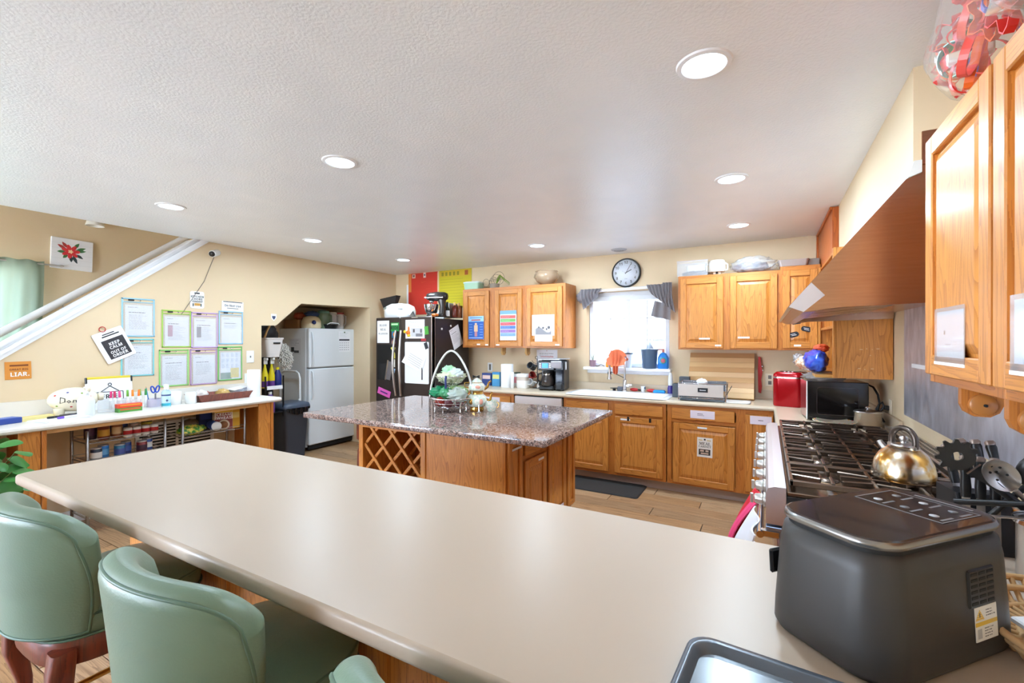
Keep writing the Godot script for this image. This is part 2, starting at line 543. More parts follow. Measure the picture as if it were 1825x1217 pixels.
func setting() -> void:
	var wall: StandardMaterial3D = M.wall_paint
	# floor and its planks
	var fl := struct(Mb.new().box(Vector3(-2.75, -0.09, -0.95), Vector3(7.4, 0.16, 9.3)), "floor", M.rubber_dark)
	var variants := []
	for k in 4:
		variants.append(Mb.new().box(Vector3(0, -0.005, 0), Vector3(1.214, 0.01, 0.176), 0.0012).mesh())
	var row := 0
	var z := -5.16
	while z < 3.5:
		var x := -5.9 + fposmod(row * 0.43, 1.22) - 0.61
		while x < 1.2:
			var x0 := maxf(x - 0.607, -6.2)
			var x1 := minf(x + 0.607, 0.73)
			if x1 - x0 > 0.05:
				var p := put(variants[0], "plank", M["plank_%d" % rng.randi_range(0, 3)], fl)
				p.scale.x = (x1 - x0) / 1.214
				p.position = Vector3((x0 + x1) / 2, 0, z)
			x += 1.22
		z += 0.18 if z < 0.6 else 0.9
		row += 1
	# ceiling: over the kitchen, with the stairwell left open
	var c := Mb.new()
	c.box(Vector3(-2.05, CEIL + 0.1, -0.9), Vector3(5.9, 0.2, 9.2))
	struct(c, "ceiling", M.ceiling_paint)
	struct(Mb.new().box(Vector3(-5.6, 3.7, -0.9), Vector3(1.3, 0.2, 9.2)), "ceiling_stairwell", M.ceiling_paint)
	struct(Mb.new().box(Vector3(-5.05, 3.15, -0.9), Vector3(0.12, 0.87, 9.2)), "wall_landing", wall)
	# left wall: cut along the stair, with the alcove for the white fridge
	var poly := PackedVector2Array([Vector2(-0.62, 0), Vector2(3.103, 0), Vector2(3.103, 1.672), Vector2(3.28, 1.677), Vector2(3.609, 1.957), Vector2(4.72, 1.978), Vector2(4.72, 0), Vector2(5.4, 0), Vector2(5.4, CEIL), Vector2(2.543, CEIL), Vector2(1.088, 1.357)])
	var m := Mb.new()
	m.t = Transform3D(Basis(Vector3(0, 0, -1), Vector3.UP, Vector3(1, 0, 0)), Vector3(-5.0, 0, 0))
	m.prism(poly, -0.115, 0.0)
	struct(m, "wall_left", wall)
	# back wall with the window's opening
	m = Mb.new()
	m.box(Vector3(-4.09, 1.25, -5.33), Vector3(4.44, 2.54, 0.16))
	m.box(Vector3(-0.0175, 1.25, -5.33), Vector3(1.835, 2.54, 0.16))
	m.box(Vector3(-1.4025, 0.585, -5.33), Vector3(0.935, 1.21, 0.16))
	m.box(Vector3(-1.4025, 2.297, -5.33), Vector3(0.935, 0.445, 0.16))
	struct(m, "wall_back", wall)
	struct(Mb.new().box(Vector3(0.82, 1.25, -0.9), Vector3(0.16, 2.54, 9.0)), "wall_right", wall)
	# rear wall of the living room behind the camera, with its two tall windows
	m = Mb.new()
	for e in [[-6.2, -4.9], [-2.9, 0.9]]:
		m.box(Vector3((e[0] + e[1]) / 2, 1.25, 3.6), Vector3(e[1] - e[0], 2.54, 0.16))
	for e in [[-4.9, -2.9]]:
		m.box(Vector3((e[0] + e[1]) / 2, 0.2, 3.6), Vector3(e[1] - e[0], 0.44, 0.16))
		m.box(Vector3((e[0] + e[1]) / 2, 2.42, 3.6), Vector3(e[1] - e[0], 0.2, 0.16))
	m.box(Vector3(-5.6, 3.1, 3.6), Vector3(1.2, 1.2, 0.16))
	struct(m, "wall_rear", wall)
	# outer wall along the stair, with the curtained window
	m = Mb.new()
	m.box(Vector3(-6.08, 1.8, 1.2), Vector3(0.16, 3.7, 0.3))
	m.box(Vector3(-6.08, 1.8, 3.6), Vector3(0.16, 3.7, 0.3))
	m.box(Vector3(-6.08, 0.1, 2.4), Vector3(0.16, 0.3, 2.1))
	m.box(Vector3(-6.08, 3.0, 2.4), Vector3(0.16, 1.3, 2.1))
	m.box(Vector3(-6.08, 1.8, -3.475), Vector3(0.16, 3.7, 3.95))
	m.box(Vector3(-6.08, 1.8, 0.43), Vector3(0.16, 3.7, 1.26))
	m.box(Vector3(-6.08, 0.3, -0.85), Vector3(0.16, 0.7, 1.3))
	m.box(Vector3(-6.08, 2.92, -0.85), Vector3(0.16, 1.45, 1.3))
	struct(m, "wall_stairwell", wall)
	struct(Mb.new().box(Vector3(-5.55, 3.0, -2.85), Vector3(1.0, 1.4, 0.1)), "wall_stair_end", wall)
	# alcove under the stair
	m = Mb.new()
	m.box(Vector3(-5.72, 1.0, -3.02), Vector3(1.2, 2.0, 0.06))
	m.box(Vector3(-5.72, 1.0, -4.77), Vector3(1.2, 2.0, 0.06))
	m.box(Vector3(-6.3, 1.0, -3.9), Vector3(0.06, 2.0, 1.8))
	m.box(Vector3(-5.72, 2.02, -3.9), Vector3(1.2, 0.06, 1.8))
	struct(m, "wall_alcove", wall)
	# windows
	window("window_1", Vector3(-1.4025, 1.632, -5.3), 0.0, 0.935, 0.886, true)
	window("window_2", Vector3(-6.06, 1.42, -0.85), PI / 2, 1.3, 1.55, false)
	window("window_3", Vector3(-3.9, 1.37, 3.58), PI, 2.0, 1.9, false)
	window("window_4", Vector3(-6.06, 1.3, 2.4), PI / 2, 2.1, 2.1, false)
	var sill := Mb.new()
	sill.box(Vector3(-1.405, 1.172, -5.215), Vector3(1.0, 0.035, 0.16), 0.006)
	sill.box(Vector3(-1.405, 1.135, -5.238), Vector3(0.96, 0.045, 0.02), 0.004)
	struct(sill, "trim_1", M.white_trim)
	# sloping white cap of the stair wall
	var d := Vector2(1.446, 1.151).normalized()
	m = Mb.new()
	m.t = Transform3D(Basis(Vector3(0, 0, -1), Vector3.UP, Vector3(1, 0, 0)), Vector3(-5.0, 0, 0))
	var a := Vector2(-0.55, 0.05)
	var b := Vector2(2.5435, 2.514)
	var nn := Vector2(-d.y, d.x)
	m.prism(PackedVector2Array([a, b, b + nn * 0.012 - Vector2(0.02, 0), Vector2(2.40, 2.514), a + nn * 0.088]), 0.0, 0.016)
	m.prism(PackedVector2Array([a + nn * 0.03, Vector2(2.50, 2.514), Vector2(2.46, 2.514), a + nn * 0.06]), 0.016, 0.03)
	m.prism(PackedVector2Array([a + nn * 0.074, Vector2(2.42, 2.514), Vector2(2.402, 2.514), a + nn * 0.088]), -0.135, 0.035)
	struct(m, "trim_2", M.white_trim)
	# the neighbour's rendered wall across the yard, seen through the kitchen window
	struct(Mb.new().box(Vector3(-2.5, 1.7, -10.2), Vector3(11.0, 5.4, 0.3)).box(Vector3(-2.5, 1.56, -10.02), Vector3(11.0, 0.03, 0.08)), "outside_wall", mat("neighbour_wall", rgb(136, 135, 133), 0.8))
	struct(Mb.new().box(Vector3(-2.5, -1.02, -7.8), Vector3(11.0, 0.1, 4.8)), "ground_yard", mat("yard", rgb(190, 186, 176), 0.9))
	# vinyl toe base along the back cabinets
	struct(Mb.new().box(Vector3(-1.0, 0.05, -4.74), Vector3(2.0, 0.1, 0.02)), "baseboard_back", mat("vinyl_base", rgb(190, 176, 168), 0.5))
	struct(Mb.new().box(Vector3(-4.99, 0.05, -2.0), Vector3(0.016, 0.1, 2.1)), "baseboard_left", M.white_trim)

func window(n: String, pos: Vector3, yaw: float, w: float, h: float, muntins: bool) -> void:
	var f := Mb.new()
	var k := 0.05
	for s in [-1.0, 1.0]:
		f.box(Vector3(s * (w / 2 - k / 2), 0, 0), Vector3(k, h, 0.07), 0.006)
		f.box(Vector3(0, s * (h / 2 - k / 2), 0), Vector3(w - 2 * k, k, 0.07), 0.006)
	f.box(Vector3(0, 0, 0), Vector3(0.045, h - 2 * k, 0.06), 0.005)
	if muntins:
		f.box(Vector3(0, h / 2 - 0.075, 0.01), Vector3(w - 2 * k, 0.06, 0.055), 0.005)
	var o := struct(f, n, mat("window_vinyl", rgb(214, 216, 220), 0.4))
	o.position = pos
	o.rotation.y = yaw
	for s in [-1.0, 1.0]:
		put(Mb.new().box(Vector3(s * (w / 4 - 0.01), 0, -0.01), Vector3(w / 2 - 0.06, h - 0.08, 0.004)), "pane", M.glass, o)
	if muntins:
		var mm: StandardMaterial3D = M.window_vinyl
		for s in [-1.0, 1.0]:
			put(Mb.new().box(Vector3(s * 0.215, -0.03, 0.0), Vector3(0.014, h - 0.16, 0.014)), "muntin", mm, o)
			for y in [0.13, -0.125]:
				put(Mb.new().box(Vector3(s * 0.215, y, 0.001), Vector3(0.385, 0.014, 0.014)), "muntin", mm, o)

func raised(n: String, parent: Node, x0: float, x1: float, y0: float, y1: float, z := 0.0, tilt := 0.0, fw := 0.058) -> MeshInstance3D:   # frame-and-panel door facing +z
	var c := Vector2((x0 + x1) / 2, (y0 + y1) / 2)
	var w := x1 - x0
	var h := y1 - y0
	var m := Mb.new()
	for s in [-1.0, 1.0]:
		m.box(Vector3(c.x + s * (w / 2 - fw / 2), c.y, z + 0.01), Vector3(fw, h, 0.02), 0.0035)
	var rr := []
	for e in [[0.0, 0.004], [0.004, 0.006], [0.012, 0.007], [0.034, 0.0165], [0.037, 0.017]]:
		rr.append(ringz(c, w - 2 * fw - 2 * e[0] + 0.004, h - 2 * fw - 2 * e[0] + 0.004, z + e[1]))
	m.loft(rr, false, true, false)
	var o := put(m, n, M.oak_upright, parent)
	for s in [-1.0, 1.0]:
		put(Mb.new().box(Vector3(c.x, c.y + s * (h / 2 - fw / 2), z + 0.01), Vector3(w - 2 * fw + 0.002, fw, 0.0198), 0.0035), "rail", M.oak_level, o)
	if tilt != 0.0:
		o.transform = Transform3D(Basis(Vector3.BACK, tilt), Vector3(c.x, c.y, 0) - Basis(Vector3.BACK, tilt) * Vector3(c.x, c.y, 0))
	return o
func ringz(c: Vector2, w: float, h: float, z: float) -> PackedVector3Array:
	return PackedVector3Array([Vector3(c.x - w / 2, c.y - h / 2, z), Vector3(c.x + w / 2, c.y - h / 2, z), Vector3(c.x + w / 2, c.y + h / 2, z), Vector3(c.x - w / 2, c.y + h / 2, z)])
func drawer(parent: Node, x0: float, x1: float, y0: float, y1: float) -> MeshInstance3D:
	return put(Mb.new().box(Vector3((x0 + x1) / 2, (y0 + y1) / 2, 0.01), Vector3(x1 - x0, y1 - y0, 0.02), 0.004), "drawer", M.oak_level, parent)
func strip(parent: Node, x: float, y: float, w := 0.07, h := 0.016, z := 0.0205) -> void:
	put(Mb.new().box(Vector3(x, y, z + 0.0005), Vector3(w, h, 0.001)), "label_strip", M.paper, parent, "white paper label strip")
func cab(n: String, label: String, pos: Vector3, yaw: float, w: float, y0: float, y1: float, depth: float, stiles := [], rails := [], body_top := 0.0, group := "") -> Node3D:
	var o := thing(n, label, "cabinet", pos, yaw, group)
	var bt := y1 if body_top == 0.0 else body_top
	put(Mb.new().box(Vector3(0, (y0 + bt) / 2, -depth / 2 - 0.009), Vector3(w - 0.001, bt - y0, depth - 0.018), 0.002), "body", M.oak_deep_upright, o)
	for s in [[-w / 2, 0.04]] + stiles + [[w / 2 - 0.04, 0.04]]:
		put(Mb.new().box(Vector3(s[0] + s[1] / 2, (y0 + y1) / 2, -0.009), Vector3(s[1], y1 - y0, 0.018), 0.001), "stile", M.oak_deep_upright, o)
	for y in [y0 + 0.02, y1 - 0.02] + rails:
		put(Mb.new().box(Vector3(0, y, -0.0095), Vector3(w - 0.06, 0.04, 0.017), 0.001), "frame_rail", M.oak_deep_level, o)
	return o

func cabinets() -> void:
	var up := -4.92
	# upper cabinets on the back wall
	var o := cab("upper_cabinet", "double-door oak wall cabinet under the green storage box, beside the dark fridge", Vector3(-3.04, 0, up), 0.0, 0.92, 1.41, 2.175, 0.33, [[-0.04, 0.08]])
	var d := raised("door", o, -0.43, -0.045, 1.43, 2.14)
	strip(d, -0.2, 1.452, 0.05); strip(d, -0.075, 1.447, 0.045)
	d = raised("door", o, 0.045, 0.43, 1.43, 2.14)
	strip(d, 0.09, 1.447, 0.05)
	o = cab("upper_cabinet", "single-door oak wall cabinet with the glass bowl on top", Vector3(-2.31, 0, up), 0.0, 0.54, 1.41, 2.175, 0.33)
	d = raised("door", o, -0.235, 0.235, 1.43, 2.14)
	strip(d, 0.175, 1.452, 0.055)
	o = cab("upper_cabinet", "double-door oak wall cabinet above the butcher-block board", Vector3(-0.337, 0, up), 0.0, 0.905, 1.41, 2.16, 0.33, [[-0.03, 0.07]])
	d = raised("door", o, -0.43, -0.03, 1.425, 2.13)
	strip(d, -0.2, 1.52, 0.1, 0.016, 0.018); strip(d, -0.075, 1.452, 0.055)
	d = raised("door", o, 0.03, 0.43, 1.425, 2.13)
	strip(d, 0.15, 1.53, 0.1, 0.016, 0.018)
	o = cab("upper_cabinet", "narrow oak corner cabinet with black chalkboard stickers on its door", Vector3(0.272, 0, up), 0.0, 0.313, 1.41, 2.19, 0.33)
	d = raised("door", o, -0.135, 0.135, 1.43, 2.15)
	strip(d, -0.02, 1.455, 0.055)
	var k := 0
	for e in [[-0.075, 1.78, 0.0, 1], [0.045, 1.745, -0.15, 0], [-0.03, 1.675, 0.12, 1], [0.05, 1.605, -0.25, 0], [-0.05, 1.555, 0.25, 0]]:
		var s := Mb.new()
		s.prism(PackedVector2Array([Vector2(-0.04, -0.012), Vector2(-0.03, -0.024), Vector2(0.03, -0.024), Vector2(0.04, -0.012), Vector2(0.04, 0.012), Vector2(0.03, 0.024), Vector2(-0.03, 0.024), Vector2(-0.04, 0.012)]) if e[3] else rrect(0.085, 0.046, 0.022, 5), 0.0, 0.0012)
		var st := put(s, "chalk_sticker", mat("chalkboard", rgb(34, 36, 42), 0.8), d)
		st.position = Vector3(e[0], e[1], 0.0172)
		st.rotation.z = e[2]
		for q in 2:
			put(Mb.new().box(Vector3(-0.004 + 0.006 * q, 0.006 - 0.012 * q, 0.0014), Vector3(0.04, 0.0035, 0.0006)), "chalk_writing", M.paper, st)
		k += 1
	# open shelf cabinet at the far end of the range, on the side wall
	o = thing("shelf_cabinet", "oak wall cabinet with open shelf, its scuffed plain side facing the range", "cabinet", Vector3(0.425, 0, -4.37), -PI / 2)
	for x in [0.51, -0.51]:
		put(Mb.new().box(Vector3(x, 1.695, -0.155), Vector3(0.02, 0.91, 0.31), 0.002), "side_panel", M.oak_upright, o)
	put(Mb.new().box(Vector3(0, 1.695, -0.305), Vector3(1.0, 0.91, 0.012)), "back_panel", M.oak_deep_upright, o)
	for y in [1.25, 1.6, 2.14]:
		put(Mb.new().box(Vector3(0, y, -0.155), Vector3(1.0, 0.02, 0.31), 0.002), "shelf", M.oak_deep_level, o)
	for x in [-0.5, 0.5]:
		put(Mb.new().box(Vector3(x, 1.695, 0.008), Vector3(0.05, 0.91, 0.018), 0.002), "stile", M.oak_upright, o)
	put(Mb.new().box(Vector3(0, 1.25, 0.06), Vector3(1.0, 0.022, 0.12), 0.003), "shelf_board", mat("shelf_edge", rgb(214, 160, 84), 0.4), o)
	for e in [[0.14, 1.44], [0.17, 1.445], [0.2, 1.44], [0.23, 1.445], [0.19, 1.4], [0.13, 1.31], [0.16, 1.305], [0.2, 1.31]]:
		put(Mb.new().box(Vector3(0.5202, e[1], -e[0]), Vector3(0.0008, 0.004, rng.randf_range(0.004, 0.02))), "paint_scuff", mat("scuff", rgb(222, 190, 140), 0.7), o)
	# base cabinets along the back wall
	var fz := -4.65
	o = cab("base_cabinet", "oak base cabinet beside the dark fridge with a wide white drawer label", Vector3(-3.06, 0, fz), 0.0, 0.96, 0.1, 0.873, 0.58, [], [0.725])
	var dr := drawer(o, 0.05, 0.44, 0.74, 0.845)
	put(Mb.new().box(Vector3(0.2, 0.79, 0.0206), Vector3(0.2, 0.07, 0.001)), "label_card", mat("label_pink", rgb(232, 222, 232), 0.6), dr)
	raised("door", o, 0.05, 0.44, 0.13, 0.715)
	raised("door", o, -0.44, -0.05, 0.13, 0.715)
	drawer(o, -0.44, -0.05, 0.74, 0.845)
	o = cab("base_cabinet", "oak sink base cabinet partly hidden by the granite island corner", Vector3(-1.675, 0, fz), 0.0, 0.55, 0.1, 0.873, 0.58, [], [0.725], 0.72)
	drawer(o, -0.24, 0.235, 0.74, 0.845)
	d = raised("door", o, -0.24, 0.235, 0.13, 0.715)
	strip(d, 0.15, 0.69, 0.03, 0.012)
	o = cab("base_cabinet", "oak base cabinet below the faucet with two black clips over its door", Vector3(-1.13, 0, fz), 0.0, 0.54, 0.1, 0.873, 0.58, [], [0.725], 0.72)
	drawer(o, -0.24, 0.24, 0.74, 0.845)
	d = raised("door", o, -0.24, 0.24, 0.13, 0.715)
	strip(d, -0.13, 0.69, 0.1, 0.018)
	for x in [-0.1, 0.12]:
		put(Mb.new().box(Vector3(x, 0.7, 0.022), Vector3(0.022, 0.042, 0.006), 0.002), "clip", M.black_plastic, d)
	o = cab("base_cabinet", "wide oak base cabinet marked meal cabinet, its door hanging slightly crooked", Vector3(-0.525, 0, fz), 0.0, 0.65, 0.1, 0.873, 0.58, [], [0.725], 0.72)
	dr = drawer(o, -0.28, 0.275, 0.74, 0.845)
	var lab := put(Mb.new().box(Vector3(0.0, 0.797, 0.0206), Vector3(0.215, 0.075, 0.001)), "label_card", M.label_pink, dr)
	put(Mb.new().box(Vector3(-0.02, 0.803, 0.0214), Vector3(0.05, 0.005, 0.0006)), "printed_line", M.ink, dr)
	put(Mb.new().box(Vector3(-0.015, 0.789, 0.0214), Vector3(0.06, 0.003, 0.0006)), "printed_line", M.ink, dr)
	d = raised("door", o, -0.265, 0.275, 0.12, 0.7, 0.003, -0.014, 0.055)
	strip(d, -0.005, 0.672, 0.085, 0.016, 0.0235)
	var im := sheet_image(96, 128, rgb(236, 232, 226))
	fr(im, 0.12, 0.6, 0.76, 0.3, rgb(48, 44, 44))
	fr(im, 0.2, 0.64, 0.26, 0.1, rgb(205, 180, 160)); fr(im, 0.56, 0.64, 0.2, 0.1, rgb(205, 180, 160)); fr(im, 0.25, 0.78, 0.5, 0.08, rgb(205, 180, 160))
	fr(im, 0.44, 0.06, 0.12, 0.09, rgb(40, 40, 40)); fr(im, 0.1, 0.12, 0.26, 0.04, rgb(200, 170, 90)); fr(im, 0.64, 0.12, 0.26, 0.04, rgb(200, 170, 90))
	var sign := put(Mb.new().page(0.135, 0.185), "meal_sign", printed("meal_print", im, 0.3), d, "small white sign reading meal cabinet")
	sign.position = Vector3(0.02, 0.49, 0.02)
	o = cab("base_cabinet", "oak corner base cabinet with a white label on its tall door", Vector3(-0.07, 0, fz), 0.0, 0.26, 0.1, 0.873, 0.58)
	d = raised("door", o, -0.095, 0.125, 0.13, 0.83)
	put(Mb.new().box(Vector3(0.03, 0.785, 0.0206), Vector3(0.17, 0.075, 0.001)), "label_card", M.label_pink, d)
	put(Mb.new().box(Vector3(0.03, 0.783, 0.0214), Vector3(0.04, 0.005, 0.0006)), "printed_line", M.ink, d)
	txt("MEAL", 0.034, M.ink, sign, Vector3(0, 0.035, 0.0014), "Droid Serif")
	txt("CABINET", 0.024, M.ink, sign, Vector3(0, 0.007, 0.0014), "Droid Serif")
	o = cab("base_cabinet", "oak base cabinet under the microwave beyond the range", Vector3(0.12, 0, -4.12), -PI / 2, 0.98, 0.1, 0.873, 0.6)
	raised("door", o, 0.02, 0.46, 0.13, 0.83)
	# worktop of the back run and its return along the side wall
	var t := Mb.new()
	var prof := PackedVector2Array([Vector2(-5.248, 0.875), Vector2(-4.625, 0.875), Vector2(-4.612, 0.88), Vector2(-4.607, 0.895), Vector2(-4.612, 0.909), Vector2(-4.625, 0.915), Vector2(-5.225, 0.915), Vector2(-5.23, 0.92), Vector2(-5.23, 1.002), Vector2(-5.248, 1.002)])
	t.t = Transform3D(Basis(Vector3(0, 0, 1), Vector3.UP, Vector3(-1, 0, 0)), Vector3.ZERO)
	t.prism(prof, -0.738, 0.87)
	t.prism(prof, 1.9, 3.54)
	t.prism(PackedVector2Array([Vector2(-4.655, 0.875), Vector2(-4.625, 0.875), Vector2(-4.612, 0.88), Vector2(-4.607, 0.895), Vector2(-4.612, 0.909), Vector2(-4.625, 0.915), Vector2(-4.655, 0.915)]), 0.87, 1.9)
	t.prism(PackedVector2Array([Vector2(-5.248, 0.875), Vector2(-5.04, 0.875), Vector2(-5.04, 0.915), Vector2(-5.225, 0.915), Vector2(-5.23, 0.92), Vector2(-5.23, 1.002), Vector2(-5.248, 1.002)]), 0.87, 1.9)
	t.t = Transform3D()
	t.prism(PackedVector2Array([Vector2(0.06, 0.895), Vector2(0.065, 0.88), Vector2(0.078, 0.875), Vector2(0.738, 0.875), Vector2(0.738, 1.002), Vector2(0.72, 1.002), Vector2(0.72, 0.92), Vector2(0.715, 0.915), Vector2(0.078, 0.915), Vector2(0.065, 0.91)]), -4.625, -3.62)
	solo(t, "worktop", M.laminate_pale, "long pale laminate worktop with backsplash along the back wall and corner", "worktop")
	# dishwasher
	o = thing("dishwasher", "stainless dishwasher built in under the back worktop", "dishwasher", Vector3(-2.26, 0, fz))
	put(Mb.new().box(Vector3(0, 0.48, -0.28), Vector3(0.59, 0.77, 0.54), 0.004), "body", M.black_rough, o)
	put(Mb.new().box(Vector3(0, 0.45, 0.008), Vector3(0.59, 0.66, 0.035), 0.006), "door", mat("steel_pale", rgb(224, 218, 216), 0.45, 0.4), o)
	put(Mb.new().box(Vector3(0, 0.818, 0.008), Vector3(0.59, 0.085, 0.035), 0.006), "control_panel", mat("steel_pale", rgb(224, 218, 216), 0.45, 0.4), o)
	put(Mb.new().box(Vector3(0.02, 0.752, 0.03), Vector3(0.17, 0.018, 0.02), 0.004), "pocket_handle", M.black_plastic, o)
	# soffit, wood facing and the range wall
	struct(Mb.new().box(Vector3(0.608, 2.34, -3.185), Vector3(0.262, 0.36, 1.97)), "wall_soffit", M.wall_paint)
	var pa := Mb.new()
	pa.box(Vector3(0.585, 2.335, -4.71), Vector3(0.3, 0.35, 1.08), 0.002)
	pa.box(Vector3(0.429, 2.5, -4.71), Vector3(0.016, 0.024, 1.08), 0.003)
	pa.box(Vector3(0.429, 2.335, -5.21), Vector3(0.016, 0.33, 0.07), 0.003)
	struct(pa, "wall_wood_soffit", tri_map(mat("soffit_wood", rgb(225, 176, 140), 0.45), M.oak_upright.albedo_texture, Vector3(1.9, 1.0, 1.9)))
	struct(Mb.new().box(Vector3(0.7375, 1.36, -2.4), Vector3(0.005, 0.62, 2.36)), "trim_3", M.wiped_steel)
	struct(Mb.new().box(Vector3(0.7372, 1.87, -2.9), Vector3(0.0046, 0.42, 1.36)), "trim_4", M.wiped_steel)
	# upper cabinets over the utensils
	o = cab("upper_cabinet", "oak wall cabinet beside the range hood with two glossy doors", Vector3(0.445, 0, -1.33), -PI / 2, 1.06, 1.375, 2.12, 0.29, [[0.455 - 0.53, 0.05]])
	d = raised("door", o, -0.5, -0.045, 1.4, 2.105)
	plastic_card(d, -0.293, 1.515)
	d = raised("door", o, -0.027, 0.5, 1.4, 2.105)
	plastic_card(d, 0.17, 1.515)

func plastic_card(d: Node, x: float, y: float) -> void:
	var im := sheet_image(96, 64, rgb(226, 226, 232))
	fr(im, 0.3, 0.42, 0.06, 0.08, M.ink.albedo_color)
	fr(im, 0.35, 0.7, 0.2, 0.015, rgb(120, 120, 130))
	var p := put(Mb.new().page(0.2, 0.13), "card", M["card_print"] if M.has("card_print") else printed("card_print", im, 0.5), d, "white card in a clear sleeve")
	p.position = Vector3(x, y, 0.018)
	put(Mb.new().box(Vector3(x, y, 0.0205), Vector3(0.225, 0.15, 0.0012)), "sleeve", M.clear_plastic, d)
	put(Mb.new().box(Vector3(x, y - 0.078, 0.021), Vector3(0.225, 0.008, 0.0025)), "sleeve_edge", M.paper, d)

func can(n: String, label: String, cat: String, pos: Vector3, r: float, h: float, c: Color, c2: Color, lid: Color, group := "", metal_lid := true) -> Node3D:
	var o := thing(n, label, cat, pos, rng.randf_range(0, TAU), group)
	put(Mb.new().cyl(r, 0, h * 0.9, 18, -1.0, 0.003), "body", mat("can_%s" % c.to_html(), c, 0.35), o)
	put(Mb.new().lathe([Vector2(r, h * 0.25), Vector2(r + 0.0008, h * 0.25), Vector2(r + 0.0008, h * 0.68), Vector2(r, h * 0.68)], 18), "band", mat("can_%s" % c2.to_html(), c2, 0.35), o)
	put(Mb.new().cyl(r * (0.97 if metal_lid else 0.9), h * 0.9, h, 18, -1.0, 0.003), "lid", mat("lid_%s" % lid.to_html(), lid, 0.3, 0.8 if metal_lid else 0.0), o)
	return o
func pack(n: String, label: String, cat: String, pos: Vector3, yaw: float, s: Vector3, c: Color, c2: Color, group := "") -> Node3D:   # a printed carton standing on its base
	var o := thing(n, label, cat, pos, yaw, group)
	put(Mb.new().box(Vector3(0, s.y / 2, 0), s, 0.0015), "carton", mat("carton_%s" % c.to_html(), c, 0.5), o)
	put(Mb.new().box(Vector3(0, s.y * 0.68, s.z / 2 + 0.0004), Vector3(s.x * 0.84, s.y * 0.3, 0.0008)), "printed_panel", mat("carton_%s" % c2.to_html(), c2, 0.5), o)
	return o
func doc_image(seed_: int, heading := true, block := Color.TRANSPARENT, n := 14) -> Image:
	rng.seed = seed_
	var im := sheet_image(112, 144, rgb(243, 243, 247))
	if heading: text_lines(im, 0.1, 0.07, 0.4, 1, 0.03, rgb(80, 80, 90), 0.02)
	text_lines(im, 0.14, 0.24, 0.7, 1, 0.03, rgb(40, 40, 50), 0.022)
	text_lines(im, 0.14, 0.32, 0.74, n, 0.036, rgb(110, 110, 122), 0.013)
	if block.a > 0.0:
		fr(im, 0.12, 0.3, 0.2, 0.38, block)
	return im
func pocket(label: String, c: Color, zc: float, yc: float, h: float, im: Image, id: String) -> void:   # dry-erase pocket hung on the side wall
	var o := thing("document_pocket", label, "document pocket", Vector3.ZERO)
	face(o, Vector3(-4.998, yc, zc), "x")
	var w := 0.252
	var b := Mb.new()
	for s in [-1.0, 1.0]:
		b.box(Vector3(s * (w / 2 - 0.006), 0, 0.003), Vector3(0.012, h, 0.005), 0.002)
	b.box(Vector3(0, -h / 2 + 0.006, 0.003), Vector3(w, 0.012, 0.005), 0.002)
	b.box(Vector3(0, h / 2 - 0.006, 0.003), Vector3(w, 0.012, 0.005), 0.002)
	b.box(Vector3(0, h / 2 - 0.036, 0.003), Vector3(w, 0.008, 0.004), 0.002)
	put(b, "frame", mat("pocket_%s" % c.to_html(), c, 0.45), o)
	var p := put(Mb.new().page(0.205, h - 0.075), "sheet", printed(id, im, 0.5), o)
	p.position = Vector3(0.004, -0.024, 0.0006)
	put(Mb.new().box(Vector3(0, -0.018, 0.0042), Vector3(w - 0.02, h - 0.05, 0.0006)), "film", M.clear_plastic, o)
	put(Mb.new().box(Vector3(-0.055, h / 2 - 0.018, 0.005), Vector3(0.045, 0.014, 0.003), 0.001), "tab", M.ink, o)
	var e := Mb.new()
	e.at(0.012, h / 2 - 0.02, 0.005, 0, PI / 2).cyl(0.006, 0, 0.004, 12)
	put(e, "pin", M.chrome, o)

